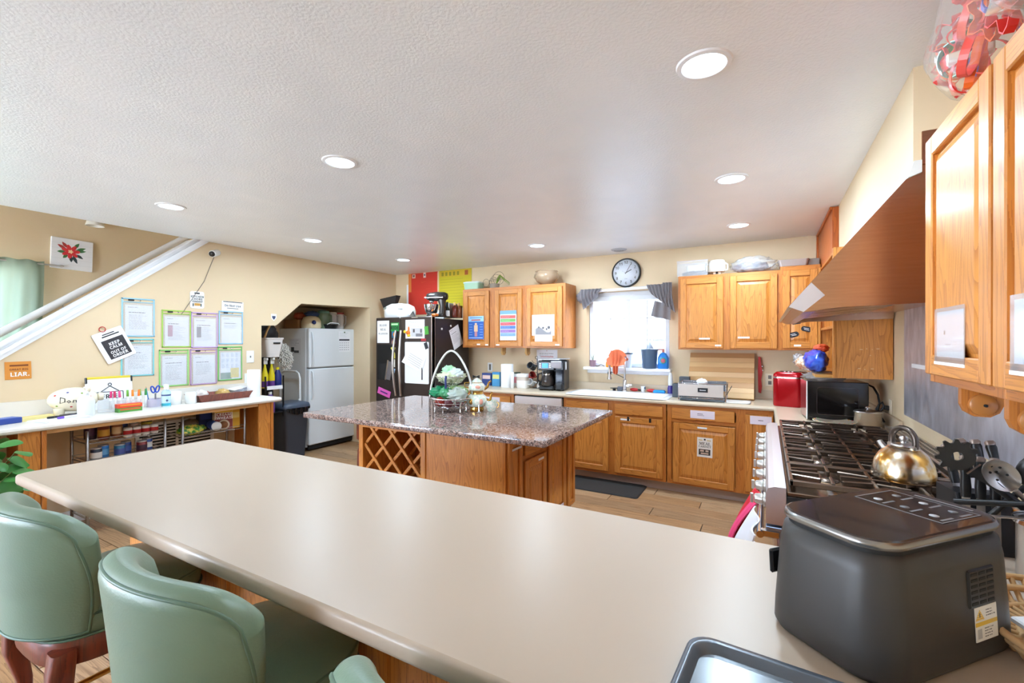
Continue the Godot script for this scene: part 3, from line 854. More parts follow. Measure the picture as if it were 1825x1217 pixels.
func left_side() -> void:
	# stairwell: canvas, wall lamp, curtain on its rod, handrail
	var im := sheet_image(160, 160, rgb(236, 236, 240))
	for y in 160:
		for x in 160:
			var c := im.get_pixel(x, y)
			if y % 27 == 0: c = rgb(214, 216, 222)
			var q := Vector2(x - 72, y - 66)
			for leaf in [[-1.0, 60.0, 0], [-0.45, 66.0, 0], [-0.2, 62.0, 0], [0.55, 58.0, 1], [1.15, 66.0, 1], [2.2, 48.0, 0], [3.0, 52.0, 0], [-2.2, 58.0, 2], [-2.6, 60.0, 2], [1.5, 56.0, 1]]:
				var l: Vector2 = q.rotated(-leaf[0])
				if l.x > 20.0 and l.x < leaf[1] and absf(l.y) < 7.0 * sin((l.x - 20.0) / (leaf[1] - 20.0) * PI):
					c = [rgb(70, 120, 70), rgb(52, 66, 70), rgb(170, 60, 56)][leaf[2]]
			var r := 19.0 + 18.0 * absf(cos(q.angle() * 3.5 + 0.4))
			if q.length() < r: c = rgb(198, 38, 46).lerp(rgb(232, 70, 70), fposmod(q.angle() * 3.0, 1.0))
			if q.length() < 6.0 + 5.0 * absf(cos(q.angle() * 2.5)): c = rgb(250, 214, 170)
			im.set_pixel(x, y, c)
	var o := thing("canvas_picture", "white canvas print of a red poinsettia on the stairwell wall", "picture")
	face(o, Vector3(-5.998, 2.35, -1.787), "x", -0.03)
	put(Mb.new().box(Vector3(0, 0, 0.012), Vector3(0.31, 0.3, 0.024), 0.003), "canvas", M.paper, o)
	put(Mb.new().page(0.304, 0.294), "print", printed("poinsettia_print", im, 0.75), o).position.z = 0.0242
	o = thing("wall_lamp", "white bell-shaped wall lamp shade high on the stairwell wall", "wall lamp", Vector3(-5.93, 2.66, -1.945))
	put(Mb.new().lathe([Vector2(0.076, 0.0), Vector2(0.066, 0.035), Vector2(0.057, 0.08), Vector2(0.04, 0.15), Vector2(0.03, 0.155), Vector2(0.048, 0.08), Vector2(0.058, 0.035), Vector2(0.07, 0.0), Vector2(0.076, 0.0)], 28), "shade", mat("opal", rgb(244, 240, 230), 0.3), o)
	put(Mb.new().at(-0.07, 0.2, 0, 0, 0, -PI / 2).cyl(0.05, 0, 0.02, 20), "wall_plate", M.brass, o)
	put(Mb.new().tube([Vector3(-0.06, 0.2, 0), Vector3(-0.03, 0.22, 0), Vector3(0, 0.2, 0), Vector3(0, 0.15, 0)], 0.008), "arm", M.brass, o)
	o = thing("curtain", "sage green curtain gathered on a rod at the stairwell window", "curtain", Vector3(-5.97, 0.7, -1.2))
	var fold := func(u: float, v: float) -> Vector3:
		var bulge := 0.026 + (0.016 - 0.008 * pow(v, 8.0)) * sin(u * 82.0) + 0.012 * sin(u * 21.0 + v * 1.5)
		return Vector3(bulge, v * (1.545 + 0.006 * sin(u * 70.0)), 1.1 - u * 1.48 + 0.05 * (1.0 - v) * sin(v * 3.0))
	var cm := mat("curtain_cloth", rgb(122, 132, 114), 0.85)
	cm.backlight_enabled = true
	cm.backlight = rgb(92, 100, 86)
	put(Mb.new().sheet(fold, 170, 8), "cloth", cm, o)
	solo(Mb.new().tube([Vector3(0, 0, 0.2), Vector3(0, 0, -1.9)], 0.008, 10).ell(Vector3(0, 0, -1.9), Vector3(0.013, 0.013, 0.02)), "curtain_rod", M.steel, "thin metal curtain rod reaching past the green curtain", "curtain rod", Vector3(-5.955, 2.222, 0.2))
	o = thing("handrail", "white sloping handrail on the stairwell wall", "handrail", Vector3(-5.88, 0, 0))
	var hr := Mb.new()
	hr.tube([Vector3(0, 0.81, -0.3), Vector3(0, 2.72, -2.771)], 0.034, 14)
	put(hr, "rail", M.white_trim, o)
	for z in [-0.9, -1.69]:
		var y: float = 0.81 + (-0.3 - z) * 0.773
		put(Mb.new().tube([Vector3(0, y - 0.02, z), Vector3(0.0, y - 0.07, z), Vector3(-0.05, y - 0.085, z), Vector3(-0.1, y - 0.085, z)], 0.007), "bracket", M.steel, o)
	# camera on the wall with its cable
	o = thing("security_camera", "white bullet security camera mounted high on the beige wall", "security camera")
	face(o, Vector3(-4.998, 2.395, -2.62), "x")
	put(Mb.new().at(-0.02, 0.01, 0, 0, PI / 2).cyl(0.026, 0, 0.012, 18), "mount", M.white_plastic, o)
	put(Mb.new().at(-0.012, 0.01, 0.03, 0.95, 0.25, 0).at(-0.015, 0.015, 0.025, -0.9, PI / 2 + 0.3).cyl(0.032, -0.03, 0.095, 20, 0.034, 0.006), "housing", M.white_plastic, o)
	var le := Mb.new()
	le.at(-0.015, 0.015, 0.025, -0.9, PI / 2 + 0.3).cyl(0.028, 0.0955, 0.098, 20)
	put(le, "lens_face", M.black_plastic, o)
	solo(Mb.new().tube([Vector3(0, 0, 0), Vector3(0, -0.28, 0.1), Vector3(0, -0.6, 0.29), Vector3(0, -0.63, 0.31)], 0.003, 6), "camera_cable", mat("cable_grey", rgb(120, 112, 104), 0.6), "thin grey cable running down the wall from the camera", "cable", Vector3(-4.994, 2.385, -2.6))
	# pockets and papers
	pocket("pale blue framed document pocket, topmost of the two beside the tilted sign", rgb(150, 200, 222), -1.945, 1.71, 0.35, doc_image(11), "doc_a")
	pocket("turquoise framed document pocket partly covered by the tilted sign", rgb(120, 196, 200), -1.94, 1.347, 0.34, doc_image(12), "doc_b")
	pocket("lime green framed document pocket with a pink picture strip on its sheet", rgb(160, 200, 80), -2.252, 1.615, 0.36, doc_image(13, true, rgb(178, 110, 140)), "doc_c")
	pocket("lilac framed document pocket with a dark list on its sheet", rgb(196, 164, 212), -2.505, 1.607, 0.36, doc_image(14, true, rgb(84, 80, 92)), "doc_d")
	pocket("blue framed document pocket with a wine-red square, under the do-not-use note", rgb(150, 196, 226), -2.766, 1.638, 0.352, doc_image(15, true, Color.TRANSPARENT, 4), "doc_e")
	pocket("bright green framed document pocket lowest beside the tray", rgb(140, 206, 110), -2.23, 1.237, 0.355, doc_image(16, true, Color.TRANSPARENT, 15), "doc_f")
	pocket("mauve framed document pocket between the two green-framed lower ones", rgb(184, 150, 190), -2.495, 1.235, 0.36, doc_image(17, true, Color.TRANSPARENT, 11), "doc_g")
	var cal := sheet_image(112, 144, rgb(240, 243, 250))
	for a in 4:
		for b in 3:
			text_lines(cal, 0.06 + a * 0.23, 0.04 + b * 0.2, 0.16, 6, 0.026, rgb(90, 120, 180), 0.012)
	fr(cal, 0.0, 0.76, 0.55, 0.24, rgb(70, 130, 100))
	fr(cal, 0.5, 0.6, 0.42, 0.36, rgb(240, 214, 40))
	text_lines(cal, 0.56, 0.68, 0.3, 4, 0.05, rgb(150, 130, 30))
	pocket("green framed document pocket with a blue calendar and yellow note", rgb(110, 190, 100), -2.757, 1.258, 0.36, cal, "doc_h")
	im = sheet_image(64, 96, rgb(240, 240, 238))
	fr(im, 0.28, 0.02, 0.44, 0.1, rgb(50, 50, 54)); fr(im, 0.1, 0.64, 0.8, 0.04, rgb(90, 84, 70)); fr(im, 0.25, 0.72, 0.5, 0.18, rgb(200, 150, 70)); fr(im, 0.12, 0.74, 0.1, 0.2, rgb(40, 60, 60)); fr(im, 0.78, 0.74, 0.1, 0.2, rgb(40, 60, 60))
	o = thing("wall_sign", "small white kitchen chore standards sign above the pockets", "sign")
	face(o, Vector3(-4.998, 1.91, -2.435), "x")
	put(Mb.new().prism(rrect(0.13, 0.17, 0.02), 0, 0.003), "board", M.paper, o)
	put(Mb.new().page(0.11, 0.15), "print", printed("chore_print", im), o).position.z = 0.003
	for e in [["KITCHEN", 0.028, 0.032], ["CHORE", 0.03, 0.007], ["STANDARDS", 0.018, -0.014]]:
		txt(e[0], e[1], M.ink, o, Vector3(0, e[2], 0.0046))
	o = thing("wall_note", "white do-not-use note above the blue framed pocket", "note")
	face(o, Vector3(-4.998, 1.867, -2.785), "x", -0.02)
	put(Mb.new().page(0.225, 0.105), "paper", M.paper, o)
	put(Mb.new().box(Vector3(0, 0.046, 0.0014), Vector3(0.2, 0.008, 0.0008)), "black_border", M.ink, o)
	txt("Do Not Use", 0.032, M.ink, o, Vector3(0, 0.006, 0.0014))
	put(Mb.new().box(Vector3(0, -0.022, 0.0014), Vector3(0.12, 0.006, 0.0006)), "printed_line", M.ink, o)
	o = thing("hanging_sign", "tilted laminated keep calm out of order sign hanging from a red ring", "sign")
	face(o, Vector3(-4.99, 1.465, -1.768), "x", 0.44)
	put(Mb.new().prism(rrect(0.225, 0.275, 0.012), 0, 0.003), "laminate_sheet", M.paper, o)
	put(Mb.new().box(Vector3(0.005, -0.025, 0.0035), Vector3(0.165, 0.17, 0.001)), "dark_panel", mat("sign_grey", rgb(58, 56, 60), 0.35), o)
	put(Mb.new().box(Vector3(0.01, 0.09, 0.0035), Vector3(0.13, 0.01, 0.0008)), "printed_line", M.ink, o)
	put(Mb.new().box(Vector3(0.0, 0.108, 0.0035), Vector3(0.09, 0.008, 0.0008)), "printed_line", M.ink, o)
	for e in [["KEEP", 0.036, 0.018], ["CALM", 0.036, -0.014], ["OUT OF", 0.034, -0.056], ["ORDER", 0.036, -0.088]]:
		txt(e[0], e[1], M.paper, o, Vector3(0.005, e[2], 0.0044))
	put(Mb.new().tube(arc3(Vector3(-0.02, 0.155, 0.002), 0.022, 20), 0.0035, 8, true), "ring", M.red_ink, o)
	o = thing("postcard", "orange great big liar postcard on the wall below the stair", "postcard")
	face(o, Vector3(-4.998, 1.272, -1.182), "x", 0.02)
	put(Mb.new().page(0.142, 0.135), "card", mat("card_orange", rgb(214, 138, 54), 0.5), o)
	put(Mb.new().box(Vector3(0.005, 0.038, 0.0014), Vector3(0.1, 0.012, 0.0006)), "printed_line", mat("card_brown", rgb(120, 60, 20), 0.5), o)
	txt("GREAT BIG", 0.02, M.card_brown, o, Vector3(0.004, 0.008, 0.0016))
	txt("LIAR.", 0.043, M.paper, o, Vector3(0.008, -0.03, 0.0016))
	for e in [["switch_plate", "white switch plate on the wall beside the calendar pocket", 1.322, -2.972, 0.082, 0.132], ["outlet_plate", "white outlet plate low behind the paper towel roll", 1.08, -2.945, 0.075, 0.12]]:
		o = thing(e[0], e[1], "wall plate")
		face(o, Vector3(-4.998, e[2], e[3]), "x")
		put(Mb.new().box(Vector3(0, 0, 0.003), Vector3(e[4], e[5], 0.006), 0.002), "plate", M.white_plastic, o)
		put(Mb.new().box(Vector3(0, 0, 0.009), Vector3(0.01, 0.022, 0.01), 0.002), "toggle", M.cable_grey, o)
	o = thing("shield_sticker", "small shield-shaped sticker on the wall by the alcove", "sticker")
	face(o, Vector3(-4.998, 1.775, -3.25), "x")
	put(Mb.new().prism(PackedVector2Array([Vector2(0, -0.045), Vector2(0.03, -0.015), Vector2(0.034, 0.035), Vector2(-0.034, 0.035), Vector2(-0.03, -0.015)]), 0, 0.001), "sheet", M.paper, o)
	put(Mb.new().prism(PackedVector2Array([Vector2(0, -0.033), Vector2(0.02, -0.01), Vector2(0.022, 0.012), Vector2(-0.022, 0.012), Vector2(-0.02, -0.01)]), 0.001, 0.0016), "emblem", mat("badge_blue", rgb(60, 66, 96), 0.5), o)
	left_counter()

func arc3(c: Vector3, r: float, n: int, a0 := 0.0, a1 := TAU, plane := 0) -> Array:
	var o := []
	var full := a1 - a0 > 6.2
	for k in n if full else n + 1:
		var a := a0 + (a1 - a0) * k / n
		o.append(c + ([Vector3(cos(a), sin(a), 0), Vector3(cos(a), 0, -sin(a)), Vector3(0, sin(a), cos(a))][plane] as Vector3) * r)
	return o

func left_counter() -> void:
	var t := Mb.new()
	t.prism(PackedVector2Array([Vector2(-4.998, 0.872), Vector2(-4.392, 0.872), Vector2(-4.378, 0.88), Vector2(-4.374, 0.894), Vector2(-4.378, 0.909), Vector2(-4.392, 0.915), Vector2(-4.975, 0.915), Vector2(-4.98, 0.92), Vector2(-4.98, 1.035), Vector2(-4.998, 1.035)]), -2.93, 0.3)
	var o := thing("side_counter", "long white-edged laminate counter along the beige wall", "counter")
	put(t, "top", mat("laminate_white", rgb(232, 226, 216), 0.3), o)
	put(Mb.new().box(Vector3(-4.69, 0.8935, -2.932), Vector3(0.6, 0.04, 0.004)), "raw_end", M.edge_wood, o)
	for e in [[-2.78, 0.12], [-1.1, 0.11]]:
		put(Mb.new().box(Vector3(-4.72, 0.436, e[0] - 0.03), Vector3(0.55, 0.87, 0.02)), "end_panel", M.oak_deep_upright, o)
		put(Mb.new().box(Vector3(-4.435, 0.436, e[0]), Vector3(0.022, 0.87, e[1]), 0.002), "post", M.oak_upright, o)
		put(Mb.new().box(Vector3(-4.43, 0.436, e[0] - e[1] / 2 - 0.016), Vector3(0.03, 0.87, 0.025), 0.002), "edge_post", M.oak_deep_upright, o)
	put(Mb.new().box(Vector3(-4.45, 0.855, -1.95), Vector3(0.02, 0.03, 1.58), 0.002), "apron", M.edge_wood, o)
	put(Mb.new().box(Vector3(-4.72, 0.436, -0.3), Vector3(0.55, 0.87, 0.02)), "end_panel", M.oak_deep_upright, o)
	put(Mb.new().box(Vector3(-4.99, 0.436, -0.6), Vector3(0.02, 0.87, 0.95)), "back_panel", M.oak_deep_upright, o)
	# heater vent behind the racks
	o = thing("wall_vent", "white slatted heating vent on the wall under the counter", "vent")
	face(o, Vector3(-4.996, 0.57, -2.25), "x")
	put(Mb.new().box(Vector3(0, 0, 0.002), Vector3(0.66, 0.32, 0.004)), "backing", M.black_rough, o)
	var f := Mb.new()
	for s in [-1.0, 1.0]:
		f.box(Vector3(s * 0.32, 0, 0.008), Vector3(0.03, 0.33, 0.016), 0.003)
		f.box(Vector3(0, s * 0.15, 0.008), Vector3(0.64, 0.03, 0.016), 0.003)
	f.box(Vector3(0.0, 0, 0.008), Vector3(0.02, 0.3, 0.014))
	put(f, "frame", M.white_trim, o)
	for k in 9:
		put(Mb.new().at(0, -0.116 + k * 0.029, 0.009, 0, 0.5).box(Vector3.ZERO, Vector3(0.62, 0.016, 0.003)), "slat", M.white_trim, o)
	# things on the counter
	var y := 0.915
	o = thing("piggy_bank", "cream piggy bank with coloured dots and handwriting on its side", "piggy bank", Vector3(-4.8, y, -1.44), 1.25)
	var cream := mat("cream_glaze", rgb(236, 226, 200), 0.2)
	var pb := Mb.new().ell(Vector3(0, 0.12, 0), Vector3(0.15, 0.095, 0.095), 28, 18)
	for s in [[-0.08, -0.05], [-0.08, 0.05], [0.08, -0.05], [0.08, 0.05]]:
		pb.at(s[0], 0, s[1]).cyl(0.028, 0, 0.06, 14, 0.034, 0.004)
	pb.at(0, 0, 0)
	put(pb, "body", cream, o)
	put(Mb.new().at(0.145, 0.13, 0, 0, 0, -PI / 2).cyl(0.034, 0, 0.035, 18, 0.03, 0.006), "snout", cream, o)
	for s in [-1.0, 1.0]:
		put(Mb.new().ell(Vector3(0.085, 0.2, s * 0.045), Vector3(0.018, 0.03, 0.024), 12, 8), "ear", cream, o)
	for e in [[-0.1, 0.16, 0], [-0.03, 0.18, 1], [0.05, 0.17, 2], [-0.09, 0.08, 2], [-0.01, 0.07, 0], [0.08, 0.08, 1], [0.1, 0.14, 0]]:
		var px: float = e[0]
		var py: float = e[1]
		var pz := 0.0955 * sqrt(maxf(0.0, 1.0 - px * px / 0.0225 - pow((py - 0.12) / 0.095, 2)))
		put(Mb.new().ell(Vector3(px, py, pz), Vector3(0.008, 0.006, 0.003), 8, 6), "dot", mat("dot_%d" % e[2], [rgb(200, 60, 60), rgb(90, 90, 160), rgb(120, 160, 50)][e[2]], 0.3), o)
	var pen := Mb.new()
	for e in [[[-0.07, 0.145], [-0.072, 0.1], [-0.045, 0.11], [-0.045, 0.135], [-0.072, 0.146]], [[-0.022, 0.12], [-0.034, 0.112], [-0.024, 0.102], [-0.012, 0.11], [-0.022, 0.12]], [[0.0, 0.102], [0.003, 0.121], [0.018, 0.119], [0.02, 0.102]], [[0.034, 0.101], [0.036, 0.12], [0.048, 0.118], [0.05, 0.102]]]:
		var pts := []
		for q in e:
			pts.append(Vector3(q[0], q[1], 0.096 * sqrt(1.0 - q[0] * q[0] / 0.0225 - pow((q[1] - 0.12) / 0.095, 2))))
		pen.tube(pts, 0.003, 5)
	put(pen, "handwriting", M.ink, o)
	o = thing("soap_bottle", "clear soap dispenser bottle with a white pump, in front of the piggy bank", "bottle", Vector3(-4.62, y, -1.46))
	put(Mb.new().lathe([Vector2(0, 0), Vector2(0.05, 0), Vector2(0.053, 0.006), Vector2(0.053, 0.12), Vector2(0.04, 0.145), Vector2(0.018, 0.155), Vector2(0.016, 0.17), Vector2(0, 0.17)], 24), "bottle", mat("milky", rgb(226, 230, 232), 0.15), o)
	put(Mb.new().cyl(0.018, 0.168, 0.188, 16, 0.015).cyl(0.005, 0.188, 0.215, 10).box(Vector3(-0.012, 0.219, 0), Vector3(0.05, 0.01, 0.016), 0.003), "pump", M.white_plastic, o)
	o = thing("flat_box", "flat blue box at the end of the side counter", "box", Vector3(-4.66, y, -1.0), 0.3)
	put(Mb.new().box(Vector3(0, 0.02, 0), Vector3(0.1, 0.04, 0.22), 0.004), "box", mat("blue_card", rgb(40, 70, 150), 0.4), o)
	put(Mb.new().box(Vector3(0, 0.0405, 0), Vector3(0.07, 0.001, 0.18)), "lid", mat("blue_card_pale", rgb(70, 110, 190), 0.4), o)
	for e in [["yellow_folder", "yellow folder lying behind the marker pens", Vector3(-4.82, y, -1.22), 0.2, Vector3(0.14, 0.012, 0.26), rgb(232, 200, 70)], ["cream_folder", "pale yellow box lying beside the blue box", Vector3(-4.72, y, -1.2), 0.35, Vector3(0.06, 0.026, 0.2), rgb(238, 222, 150)]]:
		o = thing(e[0], e[1], "stationery", e[2], e[3])
		put(Mb.new().box(Vector3(0, e[4].y / 2, 0), e[4], 0.002), "cover", mat(e[0] + "_colour", e[5], 0.5), o)
		put(Mb.new().box(Vector3(0, e[4].y / 2, 0), Vector3(e[4].x * 0.9, e[4].y * 0.5, e[4].z + 0.004)), "pages", M.paper, o)
	o = thing("paper_stack", "stack of white papers under the marker pens", "paper stack", Vector3(-4.56, y, -1.3), 0.25)
	for k in 3:
		put(Mb.new().at(rng.randf_range(-0.01, 0.01), 0.002 + 0.003 * k, rng.randf_range(-0.01, 0.01), rng.randf_range(-0.06, 0.06)).box(Vector3.ZERO, Vector3(0.2, 0.003, 0.28)), "paper", M.paper, o)
	var k2 := 0
	for e in [["black marker pen lying on the white papers", rgb(30, 28, 32), Vector3(-4.6, y + 0.02, -1.3), 0.2], ["white marker pen with a purple cap lying on the papers", rgb(236, 236, 240), Vector3(-4.53, y + 0.02, -1.33), 0.35], ["dark grey marker pen nearest the soap bottle", rgb(70, 64, 74), Vector3(-4.64, y + 0.02, -1.38), 0.1]]:
		o = thing("marker_pen", e[0], "marker", e[2], e[3], "markers on the papers")
		put(Mb.new().at(0, 0, 0, 0, PI / 2).cyl(0.008, -0.06, 0.03, 12, -1.0, 0.002), "barrel", mat("pen_%d" % k2, e[1], 0.35), o)
		put(Mb.new().at(0, 0, 0, 0, PI / 2).cyl(0.0088, 0.03, 0.07, 12, 0.0075, 0.002), "cap", mat("pen_cap_%d" % k2, [rgb(20, 20, 22), rgb(110, 70, 190), rgb(40, 36, 44)][k2], 0.35), o)
		k2 += 1
	# dry-erase board leaning on the wall
	o = thing("sign_board", "white board with a hanger drawing and yellow top edge, leaning on the wall", "sign board")
	face(o, Vector3(-4.93, y, -1.72), "x")
	o.rotate_object_local(Vector3.RIGHT, -0.12)
	put(Mb.new().box(Vector3(0, 0.13, 0), Vector3(0.32, 0.26, 0.012), 0.003), "board", M.paper, o)
	put(Mb.new().box(Vector3(0.0, 0.268, 0.001), Vector3(0.3, 0.02, 0.014), 0.003), "top_edge", mat("yellow_edge", rgb(230, 206, 60), 0.4), o)
	for s in [-1.0, 1.0]:
		put(Mb.new().box(Vector3(s * 0.155, 0.25, 0.002), Vector3(0.014, 0.05, 0.018), 0.003), "corner", M.black_plastic, o)
	var hg := Mb.new()
	hg.tube([Vector3(-0.06, 0.15, 0.008), Vector3(0, 0.195, 0.008), Vector3(0.06, 0.15, 0.008)], 0.003, 6)
	hg.tube(arc3(Vector3(0, 0.208, 0.008), 0.012, 14), 0.0025, 6, true)
	hg.box(Vector3(0, 0.145, 0.0075), Vector3(0.18, 0.005, 0.002)).box(Vector3(-0.09, 0.11, 0.0075), Vector3(0.005, 0.07, 0.002)).box(Vector3(0.09, 0.11, 0.0075), Vector3(0.005, 0.07, 0.002))
	put(hg, "hanger_drawing", M.ink, o)
	txt("FREE", 0.05, M.ink, o, Vector3(-0.005, 0.105, 0.0068))
	# organiser with crayon boxes and markers
	o = thing("desk_organizer", "clear plastic desk organizer in front of the white board", "organizer", Vector3(-4.72, y, -1.71), 1.2)
	var og := Mb.new()
	og.box(Vector3(0, 0.004, 0), Vector3(0.27, 0.005, 0.16))
	for e in [[0.0, 0.08, 0.27], [0.0, -0.08, 0.27]]:
		og.box(Vector3(e[0], 0.05, e[1]), Vector3(e[2], 0.09, 0.004))
	for x in [-0.135, 0.0, 0.135]:
		og.box(Vector3(x, 0.05, 0), Vector3(0.004, 0.09, 0.16))
	put(og, "tray", M.clear_plastic, o)
	for k in 2:
		o = pack("crayon_box", ["red and green crayon box, lower of two stacked on the organizer front", "orange-red crayon box, upper of two stacked on the organizer front"][k], "crayon box", Vector3(-4.605, y + 0.034 * k, -1.725), PI / 2 + 0.03, Vector3(0.165, 0.032, 0.06), [rgb(80, 150, 60), rgb(222, 70, 40)][k], [rgb(226, 80, 40), rgb(240, 150, 50)][k], "crayon boxes")
	var cols := [rgb(220, 50, 120), rgb(200, 40, 90), rgb(230, 80, 140), rgb(110, 180, 60), rgb(240, 140, 40), rgb(250, 120, 30), rgb(90, 170, 70), rgb(60, 150, 80)]
	var cw := ["pink", "crimson", "rose", "light green", "orange", "amber", "leaf green", "dark green"]
	for k in 8:
		o = thing("marker_pen", "%s capped marker standing upright in the desk organizer" % cw[k], "marker", Vector3(-4.74 + 0.015 * (k % 3), y + 0.01, -1.65 - 0.03 * k + (0.0 if k < 3 else -0.03)), 0.0, "markers in the organizer")
		o.rotation = Vector3(rng.randf_range(-0.06, 0.06), 0, rng.randf_range(-0.05, 0.05))
		put(Mb.new().cyl(0.009, 0, 0.1, 12), "barrel", M.paper, o)
		put(Mb.new().cyl(0.0095, 0.1, 0.155, 12, 0.008, 0.002), "cap", mat("mk_%d" % k, cols[k], 0.35), o)
	o = thing("pen_cup", "low clear cup holding blue scissors and a pencil", "pen cup", Vector3(-4.74, y, -1.955))
	put(Mb.new().lathe([Vector2(0, 0), Vector2(0.05, 0), Vector2(0.062, 0.07), Vector2(0.059, 0.07), Vector2(0.047, 0.004), Vector2(0, 0.004)], 24), "cup", mat("lilac_clear", rgb(214, 206, 226), 0.2), o)
	o = thing("scissors", "blue-handled scissors standing in the low cup", "scissors", Vector3(-4.74, y + 0.02, -1.97))
	o.rotation = Vector3(0.1, PI / 2, 0.06)
	put(Mb.new().box(Vector3(0, 0.05, 0), Vector3(0.014, 0.1, 0.003)), "blade", M.steel, o)
	for s in [-1.0, 1.0]:
		put(Mb.new().at(s * 0.018, 0.135, 0, 0, 0, -s * 0.25).tube(oval(0.013, 0.03), 0.006, 8, true), "handle", mat("scissor_blue", rgb(40, 80, 190), 0.3), o)
	o = thing("pencil", "blue pencil leaning out of the low cup", "pencil", Vector3(-4.75, y + 0.01, -1.93))
	o.rotation = Vector3(0.12, 0, 0.1)
	put(Mb.new().cyl(0.004, 0, 0.16, 6), "shaft", mat("pencil_blue", rgb(60, 130, 190), 0.4), o)
	put(Mb.new().cyl(0.004, 0.16, 0.175, 6, 0.001), "tip", M.pine, o)
	o = thing("spray_bottle", "pale blue sanitizer bottle with a white trigger top", "bottle", Vector3(-4.62, y, -2.0))
	put(Mb.new().lathe([Vector2(0, 0), Vector2(0.032, 0), Vector2(0.034, 0.006), Vector2(0.034, 0.13), Vector2(0.02, 0.15), Vector2(0.014, 0.152), Vector2(0, 0.152)], 22), "bottle", mat("gel_blue", rgb(186, 214, 226), 0.12), o)
	put(Mb.new().lathe([Vector2(0.0345, 0.012), Vector2(0.035, 0.014), Vector2(0.035, 0.034), Vector2(0.0345, 0.036)], 22), "teal_band", mat("teal", rgb(50, 170, 190), 0.3), o)
	put(Mb.new().lathe([Vector2(0.0345, 0.1), Vector2(0.0348, 0.1), Vector2(0.0348, 0.112), Vector2(0.0345, 0.112)], 22).box(Vector3(0.034, 0.06, 0.008), Vector3(0.004, 0.02, 0.005)).box(Vector3(0.034, 0.06, 0.008), Vector3(0.004, 0.005, 0.02)), "mark", mat("navy", rgb(40, 50, 110), 0.4), o)
	put(Mb.new().cyl(0.017, 0.152, 0.168, 16).box(Vector3(0.0, 0.185, 0), Vector3(0.06, 0.03, 0.022), 0.006).box(Vector3(0.03, 0.168, 0), Vector3(0.012, 0.03, 0.014), 0.003), "trigger_top", M.white_plastic, o)
	for e in [[Vector3(-4.74, y, -2.12), 0.052, 0.12, "larger white candle jar beside the sanitizer bottle"], [Vector3(-4.69, y, -2.23), 0.046, 0.105, "smaller white candle jar next to the wooden tray"]]:
		o = thing("candle_jar", e[3], "candle jar", e[0], 0.0, "white candle jars")
		put(Mb.new().lathe([Vector2(0, 0), Vector2(e[1] - 0.004, 0), Vector2(e[1], 0.005), Vector2(e[1], e[2] - 0.004), Vector2(e[1] - 0.003, e[2]), Vector2(e[1] - 0.006, e[2] - 0.02), Vector2(0, e[2] - 0.02)], 24), "jar", mat("white_glaze", rgb(240, 240, 238), 0.18), o)
		put(Mb.new().cyl(0.002, e[2] - 0.02, e[2] - 0.006, 6), "wick", M.ink, o)
	o = thing("stapler", "small red stapler behind the sanitizer bottle", "stapler", Vector3(-4.77, y, -2.02), 1.2)
	put(Mb.new().box(Vector3(0, 0.008, 0), Vector3(0.1, 0.014, 0.032), 0.004), "base", mat("stapler_red", rgb(190, 34, 36), 0.3), o)
	put(Mb.new().at(0, 0.03, 0, 0, 0, 0.1).box(Vector3.ZERO, Vector3(0.1, 0.026, 0.03), 0.008), "top", M.stapler_red, o)
	solo(Mb.new().box(Vector3(0, 0.001, 0), Vector3(0.16, 0.002, 0.3)), "loose_paper", M.paper, "loose white sheet lying in front of the candle jars", "paper", Vector3(-4.53, y, -2.17), 0.1)
	o = thing("wooden_tray", "dark wooden tray filled with snacks and papers", "tray", Vector3(-4.76, y, -2.55), PI / 2 + 0.02)
	var tr := Mb.new()
	tr.loft([ring(rrect(0.5, 0.2, 0.01, 2), 0.0), ring(rrect(0.58, 0.27, 0.012, 2), 0.07), ring(rrect(0.555, 0.245, 0.012, 2), 0.07), ring(rrect(0.49, 0.19, 0.01, 2), 0.012)], true, true, false)
	put(tr, "tray", M.mahogany, o)
	for e in [[-0.2, 0.055, 0.04, "clear_plastic", "clear bag of red sweets at the near end of the tray"], [0.0, 0.045, 0.035, "pine", "golden snack bag in the middle of the tray"]]:
		o = solo(Mb.new().blob(Vector3(0, 0.035, 0), Vector3(0.07, e[1], 0.06), 0.35, int(100 + e[0] * 100), 2.0), "snack_bag", mat("snack_%s" % e[4].substr(0, 5), rgb(226, 214, 208) if e[0] < 0 else rgb(196, 160, 90), 0.25), e[4], "snack bag", Vector3(-4.76, y + 0.02, -2.55 - e[0]))
	for k in 7:
		var sw := thing("sweet", "red wrapped sweet on the bag at the tray's near end", "sweet", Vector3(-4.74 + rng.randf_range(-0.04, 0.04), y + 0.082 + rng.randf_range(-0.004, 0.008), -2.35 + rng.randf_range(-0.05, 0.05)), rng.randf() * 6.0, "red sweets in the tray")
		put(Mb.new().ell(Vector3.ZERO, Vector3(0.016, 0.011, 0.011), 10, 7), "sweet_body", M.stapler_red, sw)
	for k in 3:
		solo(Mb.new().at(0, 0.0, 0, 0, 0.05 * k, 0.14).box(Vector3.ZERO, Vector3(0.16, 0.008, 0.1), 0.002), "envelope", mat("envelope_%d" % k, [rgb(220, 222, 230), rgb(200, 206, 220), rgb(236, 236, 240)][k], 0.5), ["bottom pale envelope in the tray", "middle blue-grey envelope in the tray", "white envelope on top in the tray"][k], "envelope", Vector3(-4.77, y + 0.062 + 0.016 * k, -2.73 + 0.012 * k), PI / 2 + 0.2 * k - 0.2)
	towel_roll("paper towel roll standing at the end of the side counter", Vector3(-4.68, y, -2.82), 0.06, 0.28)
	racks()
	plant()

